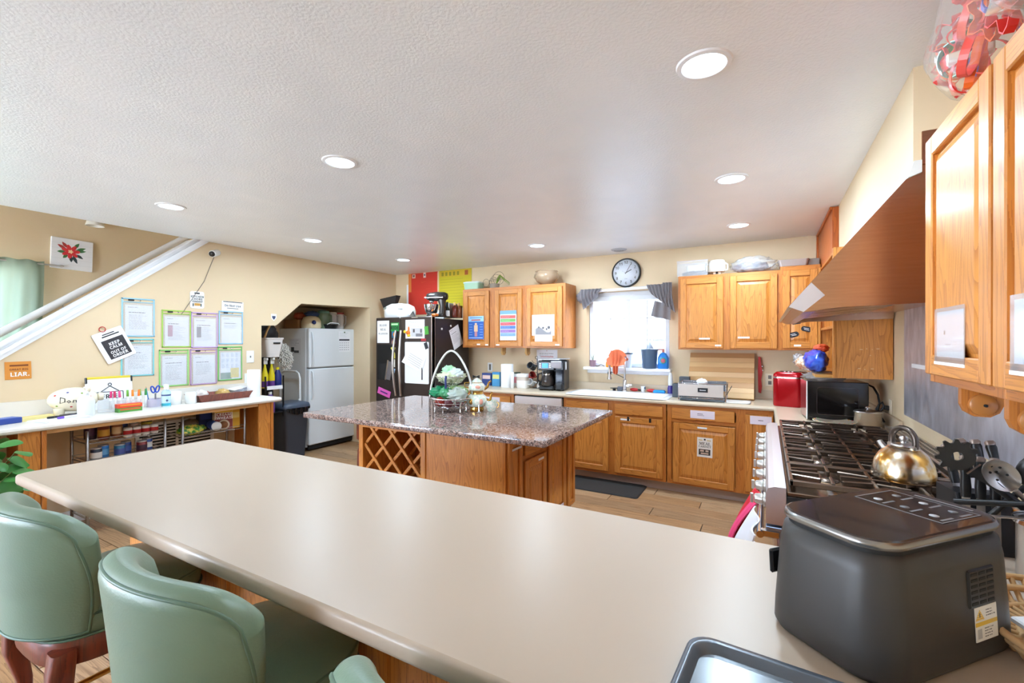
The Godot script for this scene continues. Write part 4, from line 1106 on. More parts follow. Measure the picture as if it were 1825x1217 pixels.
func oval(a: float, b: float, n := 18) -> Array:
	var o := []
	for k in n: o.append(Vector3(cos(TAU * k / n) * a, sin(TAU * k / n) * b, 0))
	return o
func towel_roll(label: String, pos: Vector3, r: float, h: float) -> void:
	var o := thing("paper_towel_roll", label, "paper towel", pos)
	put(Mb.new().lathe([Vector2(0.02, 0), Vector2(r - 0.003, 0), Vector2(r, 0.004), Vector2(r, h - 0.004), Vector2(r - 0.003, h), Vector2(0.02, h), Vector2(0.02, h - 0.03)], 32), "roll", mat("tissue", rgb(244, 244, 246), 0.9), o)
	put(Mb.new().lathe([Vector2(0.0, 0.005), Vector2(0.0195, 0.005), Vector2(0.0195, h - 0.002), Vector2(0.017, h - 0.002), Vector2(0.017, 0.02)], 20), "core", M.edge_wood, o)

func rack(label: String, pos: Vector3, w: float, d: float, shelves: Array, h: float) -> void:   # chrome wire shelving, w along z
	var o := thing("wire_rack", label, "wire rack", pos, 0.0, "wire racks under the side counter")
	for sx in [-1.0, 1.0]:
		for sz in [-1.0, 1.0]:
			put(Mb.new().at(sx * d / 2, 0, sz * w / 2).cyl(0.011, 0, h, 12, -1.0, 0.002), "post", M.steel_wire, o)
	for y in shelves:
		var m := Mb.new()
		for s in [-1.0, 1.0]:
			m.tube([Vector3(s * d / 2, y, -w / 2), Vector3(s * d / 2, y, w / 2)], 0.004, 6)
			m.tube([Vector3(-d / 2, y, s * w / 2), Vector3(d / 2, y, s * w / 2)], 0.004, 6)
			m.tube([Vector3(s * d / 2, y + 0.028, -w / 2), Vector3(s * d / 2, y + 0.028, w / 2)], 0.003, 6)
			m.tube([Vector3(-d / 2, y + 0.028, s * w / 2), Vector3(d / 2, y + 0.028, s * w / 2)], 0.003, 6)
		for k in 22:
			m.tube([Vector3(-d / 2, y, -w / 2 + w * (k + 0.5) / 22), Vector3(d / 2, y, -w / 2 + w * (k + 0.5) / 22)], 0.002, 5)
		put(m, "wire_shelf", M.steel_wire, o)

func racks() -> void:
	rack("chrome wire rack crowded with jars and small cans under the counter", Vector3(-4.72, 0, -1.71), 0.52, 0.3, [0.12, 0.545, 0.7], 0.8)
	rack("chrome wire rack holding cereal boxes beside the oak end panel", Vector3(-4.76, 0, -2.4), 0.56, 0.32, [0.12, 0.62], 0.82)
	var w := rgb(236, 234, 230)
	var red := rgb(190, 40, 44)
	var navy := rgb(36, 44, 100)
	var g := "jars and cans on the wire rack"
	var y := 0.704
	can("jar", "dark purple jar at the corner of the wire rack", "jar", Vector3(-4.76, y, -1.53), 0.04, 0.135, rgb(60, 40, 70), rgb(90, 60, 100), navy, g, false)
	can("jar", "amber sauce jar with a red label behind the wire rack post", "jar", Vector3(-4.66, y, -1.58), 0.038, 0.12, rgb(120, 50, 30), rgb(200, 150, 60), rgb(60, 50, 90), g, false)
	can("jar", "tall jar with blue lid in the wire rack's back row", "jar", Vector3(-4.79, y, -1.64), 0.04, 0.15, rgb(110, 60, 60), rgb(60, 70, 130), rgb(40, 60, 130), g, false)
	can("jar", "brown jar with a yellow band near the rack's front", "jar", Vector3(-4.67, y, -1.67), 0.036, 0.13, rgb(150, 90, 60), rgb(220, 190, 150), rgb(170, 120, 60), g, false)
	can("jar", "white-labelled jar with a golden lid in the back row", "jar", Vector3(-4.8, y, -1.75), 0.04, 0.155, w, rgb(60, 80, 150), rgb(150, 110, 60), g, false)
	for k in 4:
		can("can", ["small red and white can, first from the sauce jars", "small red and white can, second from the sauce jars", "small red and white can, third from the sauce jars", "small red and white can nearest the rack's far post"][k], "can", Vector3(-4.61, y, -1.72 - 0.062 * k), 0.029, 0.08, w, red, rgb(200, 200, 204), "red and white cans")
	can("can", "dark green can standing alone at the rack's far end", "can", Vector3(-4.73, y, -1.9), 0.038, 0.13, rgb(40, 60, 60), rgb(200, 190, 70), rgb(180, 180, 184), g)
	can("can", "short pale can behind the red and white ones", "can", Vector3(-4.72, y, -1.8), 0.034, 0.1, rgb(220, 200, 200), red, rgb(190, 190, 196), g)
	y = 0.549
	for k in 6:
		can("can", ["navy can first on the rack's lower shelf", "bright blue can on the rack's lower shelf", "teal can on the rack's lower shelf", "dark blue can on the rack's lower shelf", "dark red can on the rack's lower shelf", "cobalt can at the back of the lower shelf"][k], "can", Vector3(-4.62 - 0.09 * (k % 2), y, -1.52 - 0.075 * k), 0.036, 0.105, [rgb(40, 44, 60), rgb(50, 130, 210), rgb(40, 110, 150), rgb(40, 60, 130), rgb(130, 40, 40), rgb(50, 80, 160)][k], [w, rgb(120, 190, 240), rgb(70, 90, 160), rgb(80, 110, 190), rgb(60, 40, 60), w][k], rgb(210, 212, 216), "cans on the lower shelf")
	# second rack
	y = 0.624
	var o := pack("cereal_box", "red and white cereal box with a bowl picture on the second wire rack", "cereal box", Vector3(-4.68, y, -2.52), PI / 2 - 0.5, Vector3(0.15, 0.2, 0.06), rgb(226, 216, 208), rgb(150, 50, 50))
	put(Mb.new().box(Vector3(0, 0.185, 0.0306), Vector3(0.148, 0.03, 0.0008)), "top_band", mat("box_gold", rgb(236, 190, 60), 0.5), o)
	put(Mb.new().box(Vector3(0, 0.055, 0.0305), Vector3(0.148, 0.1, 0.0006)), "lower_band", mat("box_maroon", rgb(140, 60, 56), 0.5), o)
	txt("CREAM", 0.036, M.paper, o, Vector3(0, 0.15, 0.0318))
	txt("WHEAT", 0.036, M.paper, o, Vector3(0, 0.118, 0.0318))
	put(Mb.new().at(0, 0.05, 0.031, 0, PI / 2).cyl(0.05, 0, 0.001, 22), "bowl_picture", mat("picture_cream", rgb(232, 216, 190), 0.5), o)
	put(Mb.new().at(0, 0.05, 0.032, 0, PI / 2).cyl(0.036, 0, 0.001, 20), "porridge_picture", mat("picture_brown", rgb(150, 100, 60), 0.5), o)
	pack("cereal_box", "yellow box behind the rack's end post", "cereal box", Vector3(-4.72, y, -2.64), PI / 2 - 0.2, Vector3(0.07, 0.19, 0.12), rgb(236, 186, 60), rgb(240, 220, 130))
	pack("cereal_box", "dark blue box at the back of the second wire rack", "cereal box", Vector3(-4.84, y, -2.42), PI / 2, Vector3(0.12, 0.19, 0.06), rgb(30, 44, 100), rgb(50, 70, 150))
	o = thing("salt_canister", "blue canister with a white lid lying on its side on the second rack", "canister", Vector3(-4.66, y + 0.05, -2.43), PI / 2 - 0.2)
	put(Mb.new().at(0, 0, 0, 0, PI / 2).cyl(0.042, -0.12, 0.03, 20, -1.0, 0.003), "body", mat("canister_blue", rgb(60, 90, 170), 0.35), o)
	put(Mb.new().at(0, 0, 0, 0, PI / 2).cyl(0.0435, 0.03, 0.042, 20, -1.0, 0.003), "lid", M.white_plastic, o)
	o = solo(Mb.new().blob(Vector3(0, 0.04, 0), Vector3(0.06, 0.045, 0.13), 0.3, 33, 2.2), "food_bag", tri_map(mat("chips", Color.WHITE, 0.25), noise_tex(0.03, rgb(60, 140, 60), rgb(240, 220, 90), 128, FastNoiseLite.TYPE_CELLULAR, 2, 5, 0.3, 0.6), Vector3(6, 6, 6)), "green and yellow snack bag lying at the second rack's near end", "food bag", Vector3(-4.7, y, -2.24), 0.2)
	solo(Mb.new().blob(Vector3(0, 0.06, 0), Vector3(0.06, 0.06, 0.08), 0.25, 35, 2.0), "food_bag", mat("bag_tan", rgb(120, 100, 76), 0.4), "tan paper bag behind the green snack bag", "food bag", Vector3(-4.84, y, -2.29))
	solo(Mb.new().blob(Vector3(0, 0.05, 0), Vector3(0.06, 0.05, 0.1), 0.25, 37, 2.0), "food_bag", mat("bag_grey", rgb(170, 160, 150), 0.3), "grey bag lying on top of the cereal boxes", "food bag", Vector3(-4.8, y + 0.195, -2.56))

func plant() -> void:
	var o := thing("potted_plant", "leafy green plant in a pot at the end of the side counter", "plant", Vector3(-4.22, 0.3, -0.84))
	put(Mb.new().box(Vector3(0, -0.14, 0), Vector3(0.22, 0.32, 0.22), 0.01), "stand", M.oak_deep_upright, o)
	put(Mb.new().lathe([Vector2(0, 0.02), Vector2(0.07, 0.02), Vector2(0.1, 0.16), Vector2(0.106, 0.18), Vector2(0.096, 0.18), Vector2(0.09, 0.16), Vector2(0, 0.15)], 24), "pot", mat("terracotta", rgb(170, 96, 66), 0.7), o)
	var lg := mat("leaf_green", rgb(62, 128, 58), 0.4)
	lg.backlight_enabled = true
	lg.backlight = rgb(40, 80, 30)
	var leaves := []
	for v in 3:
		var wd := 0.04 + 0.008 * v
		leaves.append(Mb.new().sheet(func(a: float, b: float) -> Vector3: return Vector3((b - 0.5) * 2.0 * wd * pow(sin(PI * clampf(a * 0.94 + 0.04, 0, 1)), 0.8), 0.012 * sin(a * 2.6) - 0.012 * absf(b - 0.5), -a * 0.12), 8, 2, Vector3(0, -0.0008, 0)).mesh())
	for k in 15:
		var a := k * 2.4
		var h := 0.24 + 0.022 * k
		var tip := Vector3(cos(a) * (0.12 + 0.03 * (k % 3)), h + 0.04, sin(a) * (0.12 + 0.03 * (k % 3)))
		put(Mb.new().tube([Vector3(cos(a) * 0.02, 0.14, sin(a) * 0.02), Vector3(cos(a) * 0.06, h * 0.8, sin(a) * 0.06), tip], 0.003, 5), "stem", mat("stem_green", rgb(90, 110, 50), 0.6), o)
		for j in 3:
			var l := put(leaves[(k + j) % 3], "leaf", lg, o)
			l.position = Vector3(cos(a) * 0.06, h * 0.8, sin(a) * 0.06).lerp(tip, 0.3 + 0.35 * j)
			l.rotation = Vector3(rng.randf_range(-0.9, 0.1), -a - PI / 2 + rng.randf_range(-0.9, 0.9), rng.randf_range(-1.2, 1.2))

func bottle(n: String, label: String, pos: Vector3, prof: Array, m: Material, cap: Array, cm: Material, group := "") -> Node3D:
	var o := thing(n, label, "bottle", pos, 0.0, group)
	put(Mb.new().lathe(prof, 20), "bottle", m, o)
	put(Mb.new().lathe(cap, 16), "cap", cm, o)
	return o
func mag(parent: Node, x: float, y: float, w: float, h: float, c: Color, n := "magnet", z := 0.0, roll := 0.0) -> MeshInstance3D:
	var o := put(Mb.new().box(Vector3(0, 0, 0.003), Vector3(w, h, 0.006), 0.0015), n, mat("mag_%s" % c.to_html(), c, 0.45), parent)
	o.position = Vector3(x, y, z)
	o.rotation.z = roll
	return o

func alcove() -> void:
	# white fridge: built facing +z, then turned to face the room
	var o := thing("white_fridge", "white top-freezer fridge set into the alcove", "fridge", Vector3(-5.42, 0, -4.368), PI / 2)
	var w: StandardMaterial3D = M.fridge_white
	put(Mb.new().box(Vector3(0, 0.86, -0.34), Vector3(0.766, 1.62, 0.66), 0.008), "body", w, o)
	var d := put(Mb.new().box(Vector3(0, 1.4, 0.03), Vector3(0.766, 0.535, 0.07), 0.012), "freezer_door", w, o)
	put(Mb.new().tube([Vector3(-0.345, 1.155, 0.062), Vector3(-0.34, 1.17, 0.085), Vector3(-0.335, 1.35, 0.09), Vector3(-0.335, 1.5, 0.085), Vector3(-0.34, 1.6, 0.07), Vector3(-0.345, 1.62, 0.06)], 0.012, 10), "handle", w, d)
	var c := sheet_image(96, 128, rgb(242, 242, 246))
	text_lines(c, 0.1, 0.08, 0.8, 4, 0.06, rgb(170, 170, 180))
	fr(c, 0.05, 0.38, 0.9, 0.08, rgb(60, 60, 70))
	for k in 20:
		fr(c, 0.08 + 0.18 * (k % 5), 0.55 + 0.11 * (k / 5), 0.1, 0.03, rgb(120, 120, 135))
	var p := put(Mb.new().page(0.205, 0.3), "calendar", printed("calendar_print", c), d, "white calendar page")
	p.position = Vector3(0.2, 1.485, 0.066)
	mag(d, 0.2, 1.62, 0.02, 0.02, rgb(90, 110, 60), "magnet", 0.066)
	d = put(Mb.new().box(Vector3(0, 0.602, 0.03), Vector3(0.766, 1.03, 0.07), 0.012), "fridge_door", w, o)
	put(Mb.new().tube([Vector3(-0.345, 1.09, 0.062), Vector3(-0.34, 1.07, 0.085), Vector3(-0.335, 0.95, 0.09), Vector3(-0.335, 0.8, 0.085), Vector3(-0.34, 0.72, 0.07), Vector3(-0.345, 0.7, 0.06)], 0.012, 10), "handle", w, d)
	put(Mb.new().box(Vector3(0, 0.05, 0.02), Vector3(0.74, 0.055, 0.03), 0.004), "kick_grille", M.black_rough, o)
	var im := sheet_image(96, 96, rgb(222, 222, 226))
	text_lines(im, 0.15, 0.1, 0.7, 4, 0.1, rgb(130, 130, 140), 0.03)
	fr(im, 0.2, 0.55, 0.25, 0.3, rgb(50, 50, 55)); fr(im, 0.45, 0.75, 0.4, 0.15, rgb(70, 70, 75))
	p = put(Mb.new().page(0.26, 0.22), "notice", printed("notice_print", im), o, "grey printed notice taped to the fridge side")
	p.transform = Transform3D(Basis(Vector3.UP, -PI / 2), Vector3(-0.383, 1.42, -0.24))
	# on top of the white fridge
	var y := 1.672
	solo(Mb.new().box(Vector3(0, 0.06, 0), Vector3(0.3, 0.12, 0.16), 0.004), "carton", mat("cardboard", rgb(150, 108, 66), 0.8), "brown carton pushed deep on the white fridge's near corner", "box", Vector3(-5.75, y, -4.07))
	o = thing("kettle_pot", "cream electric pot with a dark emblem on top of the white fridge", "pot", Vector3(-5.52, y, -4.14))
	put(Mb.new().lathe([Vector2(0, 0), Vector2(0.12, 0), Vector2(0.13, 0.02), Vector2(0.125, 0.1), Vector2(0.1, 0.15), Vector2(0.05, 0.17), Vector2(0, 0.172)], 28), "pot", mat("cream_enamel", rgb(222, 204, 168), 0.3), o)
	put(Mb.new().at(0.118, 0.08, 0.045, 0.9, PI / 2).cyl(0.028, -0.01, 0.014, 18), "emblem", M.navy, o)
	solo(Mb.new().blob(Vector3(0, 0.03, 0), Vector3(0.07, 0.04, 0.1), 0.3, 44, 2.2), "cloth_bundle", mat("bundle_blue", rgb(58, 76, 112), 0.8), "dark blue bundle lying on the cream pot", "cloth", Vector3(-5.53, y + 0.17, -4.16))
	solo(Mb.new().blob(Vector3(0, 0.05, 0), Vector3(0.06, 0.05, 0.09), 0.3, 45, 2.2), "cloth_bundle", mat("bundle_rust", rgb(176, 84, 50), 0.7), "rust red bundle on the brown carton", "cloth", Vector3(-5.7, y + 0.12, -4.1))
	o = thing("drink_jug", "green-tinted lidded drink jug on top of the white fridge", "jug", Vector3(-5.56, y, -4.37))
	put(Mb.new().lathe([Vector2(0, 0), Vector2(0.085, 0), Vector2(0.095, 0.02), Vector2(0.095, 0.2), Vector2(0.09, 0.22), Vector2(0, 0.22)], 24), "jug", mat("jug_green", rgb(120, 140, 112), 0.2), o)
	put(Mb.new().lathe([Vector2(0, 0.22), Vector2(0.085, 0.22), Vector2(0.08, 0.25), Vector2(0.03, 0.27), Vector2(0, 0.27)], 24), "lid", mat("jug_teal", rgb(110, 160, 150), 0.3), o)
	put(Mb.new().tube([Vector3(0.09, 0.2, -0.02), Vector3(0.13, 0.19, -0.03), Vector3(0.135, 0.1, -0.03), Vector3(0.09, 0.05, -0.02)], 0.01, 8), "handle", M.jug_green, o)
	o = thing("frying_pan", "dark pan with a pale handle on the white fridge's front edge", "pan", Vector3(-5.48, y, -4.42))
	put(Mb.new().lathe([Vector2(0, 0), Vector2(0.085, 0), Vector2(0.11, 0.06), Vector2(0.106, 0.06), Vector2(0.082, 0.006), Vector2(0, 0.006)], 24), "pan", M.black_plastic, o)
	put(Mb.new().tube([Vector3(0.05, 0.055, 0.09), Vector3(0.08, 0.08, 0.06), Vector3(0.1, 0.075, -0.06), Vector3(0.07, 0.06, -0.1)], 0.008, 8), "handle", M.white_plastic, o)
	for e in [["tall clear jug with a red lid on the white fridge", -4.66, mat("lid_rose", rgb(206, 96, 96), 0.35)], ["tall clear jug with a frosted lid on the white fridge", -4.53, M.white_plastic]]:
		o = thing("clear_jug", e[0], "jug", Vector3(-5.57, y, e[1]), 0.0, "clear jugs on the white fridge")
		put(Mb.new().lathe([Vector2(0, 0), Vector2(0.052, 0), Vector2(0.06, 0.01), Vector2(0.066, 0.22), Vector2(0.063, 0.22), Vector2(0.057, 0.012), Vector2(0, 0.006)], 24), "jug", mat("frosted", rgb(214, 206, 202), 0.25), o)
		put(Mb.new().cyl(0.068, 0.22, 0.245, 24, 0.06, 0.004), "lid", e[2], o)
		put(Mb.new().tube([Vector3(0.06, 0.2, -0.02), Vector3(0.1, 0.19, -0.03), Vector3(0.1, 0.08, -0.03), Vector3(0.06, 0.05, -0.02)], 0.008, 8), "handle", M.frosted, o)
	# hung things at the near side of the alcove
	o = thing("hanging_organizer", "black wall organizer with shelves beside the white fridge", "organizer", Vector3(-5.32, 0.62, -3.4))
	put(Mb.new().box(Vector3(-0.11, 0.35, 0), Vector3(0.01, 0.9, 0.24)), "back", M.black_rough, o)
	for k in 2:
		put(Mb.new().box(Vector3(0, 0.3 + 0.0 * k - 0.3 * k, 0), Vector3(0.22, 0.012, 0.24), 0.002), "shelf", M.black_plastic, o)
	for s in [-1.0, 1.0]:
		put(Mb.new().box(Vector3(0.105, 0.2, s * 0.115), Vector3(0.014, 0.5, 0.014)), "upright", M.black_plastic, o)
	put(Mb.new().box(Vector3(0.113, 0.31, 0.0), Vector3(0.003, 0.045, 0.2)), "shelf_label", M.paper, o)
	y = 0.932
	for k in 2:
		o = bottle("spray_bottle", ["yellow spray bottle nearest the wall edge in the black organizer", "yellow spray bottle beside the blue bottle in the black organizer"][k], Vector3(-5.25, y, -3.3 - 0.085 * k), [Vector2(0, 0), Vector2(0.034, 0), Vector2(0.036, 0.01), Vector2(0.036, 0.15), Vector2(0.014, 0.25), Vector2(0.012, 0.29), Vector2(0, 0.29)], mat("spray_yellow", rgb(226, 206, 30), 0.3), [Vector2(0, 0.285), Vector2(0.016, 0.285), Vector2(0.016, 0.31), Vector2(0.01, 0.35), Vector2(0, 0.352)], M.white_plastic, "yellow spray bottles")
		put(Mb.new().box(Vector3(0.02, 0.345, 0), Vector3(0.07, 0.03, 0.022), 0.006).box(Vector3(0.04, 0.31, 0), Vector3(0.01, 0.05, 0.012), 0.003), "trigger", M.white_plastic, o)
		put(Mb.new().lathe([Vector2(0.0362, 0.01), Vector2(0.0366, 0.012), Vector2(0.0366, 0.08), Vector2(0.0362, 0.082)], 20), "label_band", mat("violet_band", rgb(96, 56, 130), 0.4), o)
	bottle("cleaner_bottle", "dark blue cleaner bottle with a yellow cap in the black organizer", Vector3(-5.26, y, -3.47), [Vector2(0, 0), Vector2(0.042, 0), Vector2(0.045, 0.01), Vector2(0.045, 0.14), Vector2(0.02, 0.21), Vector2(0, 0.21)], mat("deep_blue", rgb(30, 44, 110), 0.2), [Vector2(0, 0.2), Vector2(0.02, 0.2), Vector2(0.02, 0.24), Vector2(0, 0.242)], M.spray_yellow)
	bottle("cleaner_bottle", "purple bottle low in the black organizer", Vector3(-5.24, 0.63, -3.36), [Vector2(0, 0), Vector2(0.05, 0), Vector2(0.052, 0.01), Vector2(0.052, 0.16), Vector2(0.02, 0.22), Vector2(0, 0.22)], M.violet_band, [Vector2(0, 0.215), Vector2(0.02, 0.215), Vector2(0.02, 0.25), Vector2(0, 0.252)], M.white_plastic)
	o = thing("basket", "white perforated plastic basket hung above the yellow spray bottles", "basket", Vector3(-5.28, 1.3, -3.39))
	put(Mb.new().loft([ring(rrect(0.15, 0.16, 0.03), 0.0), ring(rrect(0.19, 0.23, 0.035), 0.21), ring(rrect(0.2, 0.25, 0.035), 0.22), ring(rrect(0.2, 0.25, 0.035), 0.235), ring(rrect(0.18, 0.22, 0.03), 0.235), ring(rrect(0.14, 0.15, 0.03), 0.01)], true, true, false), "basket", mat("basket_white", rgb(226, 218, 212), 0.5), o)
	put(Mb.new().box(Vector3(0.098, 0.17, -0.02), Vector3(0.006, 0.02, 0.09), 0.002), "hand_hole", M.black_rough, o)
	o = thing("mop_head", "grey and white chenille mop head hanging over the fridge side", "mop", Vector3(-5.27, 1.31, -3.56))
	put(Mb.new().blob(Vector3.ZERO, Vector3(0.06, 0.15, 0.07), 0.2, 50, 2.0), "pad", mat("mop_grey", rgb(150, 144, 136), 0.9), o)
	var strands := Mb.new()
	for k in 260:
		var a := acos(1.0 - 2.0 * (k + 0.5) / 260.0)
		var b := k * 2.39996
		var dir := Vector3(sin(a) * cos(b), cos(a), sin(a) * sin(b))
		var base := dir * Vector3(0.055, 0.145, 0.065)
		var mid := base + dir * 0.024 + Vector3(rng.randf_range(-0.01, 0.01), rng.randf_range(-0.012, 0.004), rng.randf_range(-0.01, 0.01))
		strands.tube([base, mid, mid + Vector3(rng.randf_range(-0.014, 0.014), -0.016, rng.randf_range(-0.014, 0.014))], 0.0045, 5)
	var sm := put(strands, "strands", mat("mop_pale", rgb(214, 208, 198), 0.9), o)
	sm.set_meta("kind", "stuff")
	o.rotation.x = 0.25
	solo(Mb.new().blob(Vector3.ZERO, Vector3(0.09, 0.17, 0.15), 0.25, 52, 1.8), "dark_bag", mat("bag_black", rgb(30, 26, 26), 0.6), "black cloth bag hanging at the top of the alcove", "bag", Vector3(-5.42, 1.56, -3.42))
	solo(Mb.new().tube([Vector3(0, 0, 0.03), Vector3(0.01, 0.1, 0.0), Vector3(0.0, 0.2, -0.06)], 0.012, 8), "bag_strap", mat("strap_tan", rgb(196, 150, 90), 0.7), "tan strap above the white basket", "strap", Vector3(-5.28, 1.52, -3.34))
	# folded step stool and the bin
	o = thing("step_stool", "folded white tubular step stool leaning on the white fridge", "step stool", Vector3(-5.55, 0, -3.9))
	put(Mb.new().tube([Vector3(0.09, 0.02, 0.0), Vector3(0.12, 0.7, 0.0), Vector3(0.115, 1.0, 0.0), Vector3(0.09, 1.06, 0), Vector3(0.04, 1.085, 0), Vector3(-0.22, 1.085, 0), Vector3(-0.27, 1.06, 0), Vector3(-0.3, 1.0, 0), Vector3(-0.32, 0.02, 0)], 0.014, 10), "frame", M.white_plastic, o)
	put(Mb.new().box(Vector3(-0.1, 0.66, 0.0), Vector3(0.36, 0.03, 0.04), 0.006), "step", M.black_plastic, o)
	put(Mb.new().box(Vector3(-0.1, 0.36, 0.0), Vector3(0.38, 0.03, 0.04), 0.006), "step", M.black_plastic, o)
	put(Mb.new().box(Vector3(0.12, 0.69, 0.01), Vector3(0.03, 0.07, 0.03), 0.006), "latch", M.white_plastic, o)
	o = thing("trash_bin", "black kitchen trash bin with a bag showing under its lid", "trash bin", Vector3(-5.36, 0, -3.69))
	var bl := mat("bin_plastic", rgb(60, 66, 78), 0.5)
	put(Mb.new().loft([ring(rrect(0.3, 0.26, 0.03), 0.0), ring(rrect(0.36, 0.34, 0.035), 0.62), ring(rrect(0.37, 0.35, 0.035), 0.625), ring(rrect(0.37, 0.35, 0.035), 0.65)]), "bin", bl, o)
	put(Mb.new().loft([ring(rrect(0.385, 0.365, 0.035), 0.65), ring(rrect(0.39, 0.37, 0.035), 0.665), ring(rrect(0.37, 0.35, 0.035), 0.7), ring(rrect(0.3, 0.28, 0.035), 0.715)]), "lid", mat("bin_lid", rgb(74, 84, 100), 0.35), o)
	put(Mb.new().sheet(func(u: float, v: float) -> Vector3: return Vector3(0.188 + 0.012 * sin(u * 31.0) * v, 0.655 - v * (0.03 + 0.06 * sin(PI * u)), 0.16 - 0.33 * u), 40, 4, Vector3(0.004, 0, 0)), "bin_bag", mat("bag_shiny", rgb(18, 18, 20), 0.15), o)
	# behind the jamb: a black strap hanging by the dark fridge
	solo(Mb.new().tube([Vector3(0, 0, 0), Vector3(0.015, -0.05, -0.02), Vector3(0.01, -0.12, -0.03), Vector3(0, -0.17, 0.0)], 0.012, 8).ell(Vector3(0.0, -0.13, 0.01), Vector3(0.02, 0.025, 0.03)), "dark_strap", M.bag_black, "dark cord hanging on the wall beside the dark fridge", "cord", Vector3(-4.97, 1.8, -4.86))

func fridge_dark() -> void:
	var o := thing("dark_fridge", "black stainless side-by-side fridge covered in notes and magnets", "fridge", Vector3(-4.03, 0, -4.35))
	var bs := mat("black_steel", rgb(88, 78, 74), 0.32, 0.75)
	var sd := mat("black_side", rgb(40, 34, 34), 0.4)
	put(Mb.new().box(Vector3(0, 0.9, -0.435), Vector3(0.94, 1.76, 0.73), 0.008), "body", sd, o)
	var L := put(Mb.new().box(Vector3(-0.258, 0.93, -0.035), Vector3(0.424, 1.74, 0.07), 0.01), "freezer_door", bs, o)
	var R := put(Mb.new().box(Vector3(0.215, 0.93, -0.035), Vector3(0.51, 1.74, 0.07), 0.01), "fridge_door", bs, o)
	put(Mb.new().box(Vector3(0.462, 0.93, -0.035), Vector3(0.016, 1.74, 0.068), 0.004), "door_edge", M.steel, o)
	for e in [[L, -0.09], [R, -0.005]]:
		var pts := []
		for k in 13:
			var v := k / 12.0
			pts.append(Vector3(e[1] + (0.012 if e[0] == R else -0.012) * sin(v * PI), 0.8 + 0.83 * v, 0.028 + 0.045 * sin(v * PI)))
		put(Mb.new().tube(pts, 0.015, 12), "handle", M.steel, e[0])
	# dispenser
	put(Mb.new().box(Vector3(-0.3, 1.22, 0.001), Vector3(0.28, 0.46, 0.006), 0.002), "dispenser", M.black_plastic, L)
	put(Mb.new().box(Vector3(-0.3, 1.1, -0.003), Vector3(0.2, 0.2, 0.016)), "dispenser_recess", M.black_rough, L)
	put(Mb.new().at(-0.265, 1.12, 0.012, 0, 0, -0.18).box(Vector3.ZERO, Vector3(0.02, 0.26, 0.01), 0.003), "paddle", M.steel, L)
	put(Mb.new().at(-0.22, 1.11, 0.01, 0, 0, -0.18).box(Vector3.ZERO, Vector3(0.08, 0.24, 0.006), 0.002), "paddle_plate", mat("smoke_plastic", rgb(110, 104, 106), 0.2), L)
	# papers and magnets on the doors
	var pg := put(Mb.new().page(0.212, 0.29), "paper", M.paper, L, "white sheet reading blank meal planners")
	pg.position = Vector3(-0.335, 1.615, 0.001)
	txt("BLANK", 0.036, M.cable_grey, pg, Vector3(0, 0.085, 0.0016), "Droid Serif")
	txt("MEAL", 0.036, M.cable_grey, pg, Vector3(0, 0.03, 0.0016), "Droid Serif")
	txt("PLANNERS", 0.03, M.cable_grey, pg, Vector3(0, -0.025, 0.0016), "Droid Serif")
	var gm := mag(L, -0.13, 1.675, 0.135, 0.11, rgb(40, 150, 70))
	txt("RIDE", 0.06, M.ink, gm, Vector3(0, -0.012, 0.0066))
	put(Mb.new().box(Vector3(0, 0.035, 0.0062), Vector3(0.11, 0.02, 0.001)), "pale_band", mat("pale_green", rgb(200, 230, 190), 0.5), gm)
	var m2 := mag(L, -0.14, 1.578, 0.085, 0.08, rgb(40, 110, 150))
	put(Mb.new().ell(Vector3(0, 0, 0.006), Vector3(0.02, 0.028, 0.004), 12, 6), "orange_figure", mat("orange_soft", rgb(236, 140, 60), 0.5), m2)
	var rm := put(Mb.new().at(0, 0, 0, 0, PI / 2).cyl(0.048, 0, 0.005, 24), "round_magnet", mat("badge_purple", rgb(90, 50, 90), 0.4), L)
	rm.position = Vector3(-0.145, 1.475, 0.001)
	put(Mb.new().at(0, 0, 0, 0, PI / 2).cyl(0.032, 0.005, 0.006, 22), "disc", mat("badge_cream", rgb(230, 190, 130), 0.4), rm)
	put(Mb.new().at(0, 0, 0.006).prism(PackedVector2Array([Vector2(-0.015, -0.012), Vector2(0.018, -0.006), Vector2(0.006, 0.004), Vector2(0.012, 0.018), Vector2(-0.016, 0.01)]), 0, 0.001), "emblem", M.badge_purple, rm)
	var bn := put(Mb.new().prism(PackedVector2Array([Vector2(-0.045, 0.06), Vector2(0.0, 0.085), Vector2(0.04, 0.06), Vector2(0.02, 0.035), Vector2(0.0, 0.03), Vector2(0.03, -0.01), Vector2(0.035, -0.07), Vector2(0.0, -0.08), Vector2(-0.02, -0.03), Vector2(-0.015, 0.02)]), 0, 0.006), "fruit_magnet", mat("magnet_yellow", rgb(226, 214, 110), 0.4), L)
	bn.position = Vector3(-0.155, 1.345, 0.001)
	mag(L, -0.155, 1.21, 0.06, 0.1, rgb(226, 222, 210))
	mag(L, -0.15, 1.115, 0.045, 0.055, rgb(160, 186, 216), "magnet", 0.0, -0.3)
	mag(L, -0.318, 0.825, 0.225, 0.085, rgb(222, 96, 180), "pink_label", 0.0, -0.27)
	put(Mb.new().at(-0.318, 0.825, 0.0066, 0, 0, -0.27).box(Vector3.ZERO, Vector3(0.13, 0.018, 0.0008)), "printed_line", M.violet_band, L)
	var im := sheet_image(128, 100, rgb(240, 240, 244))
	text_lines(im, 0.2, 0.08, 0.6, 2, 0.06, rgb(150, 150, 160), 0.015); text_lines(im, 0.2, 0.28, 0.6, 2, 0.08, rgb(120, 120, 130), 0.018)
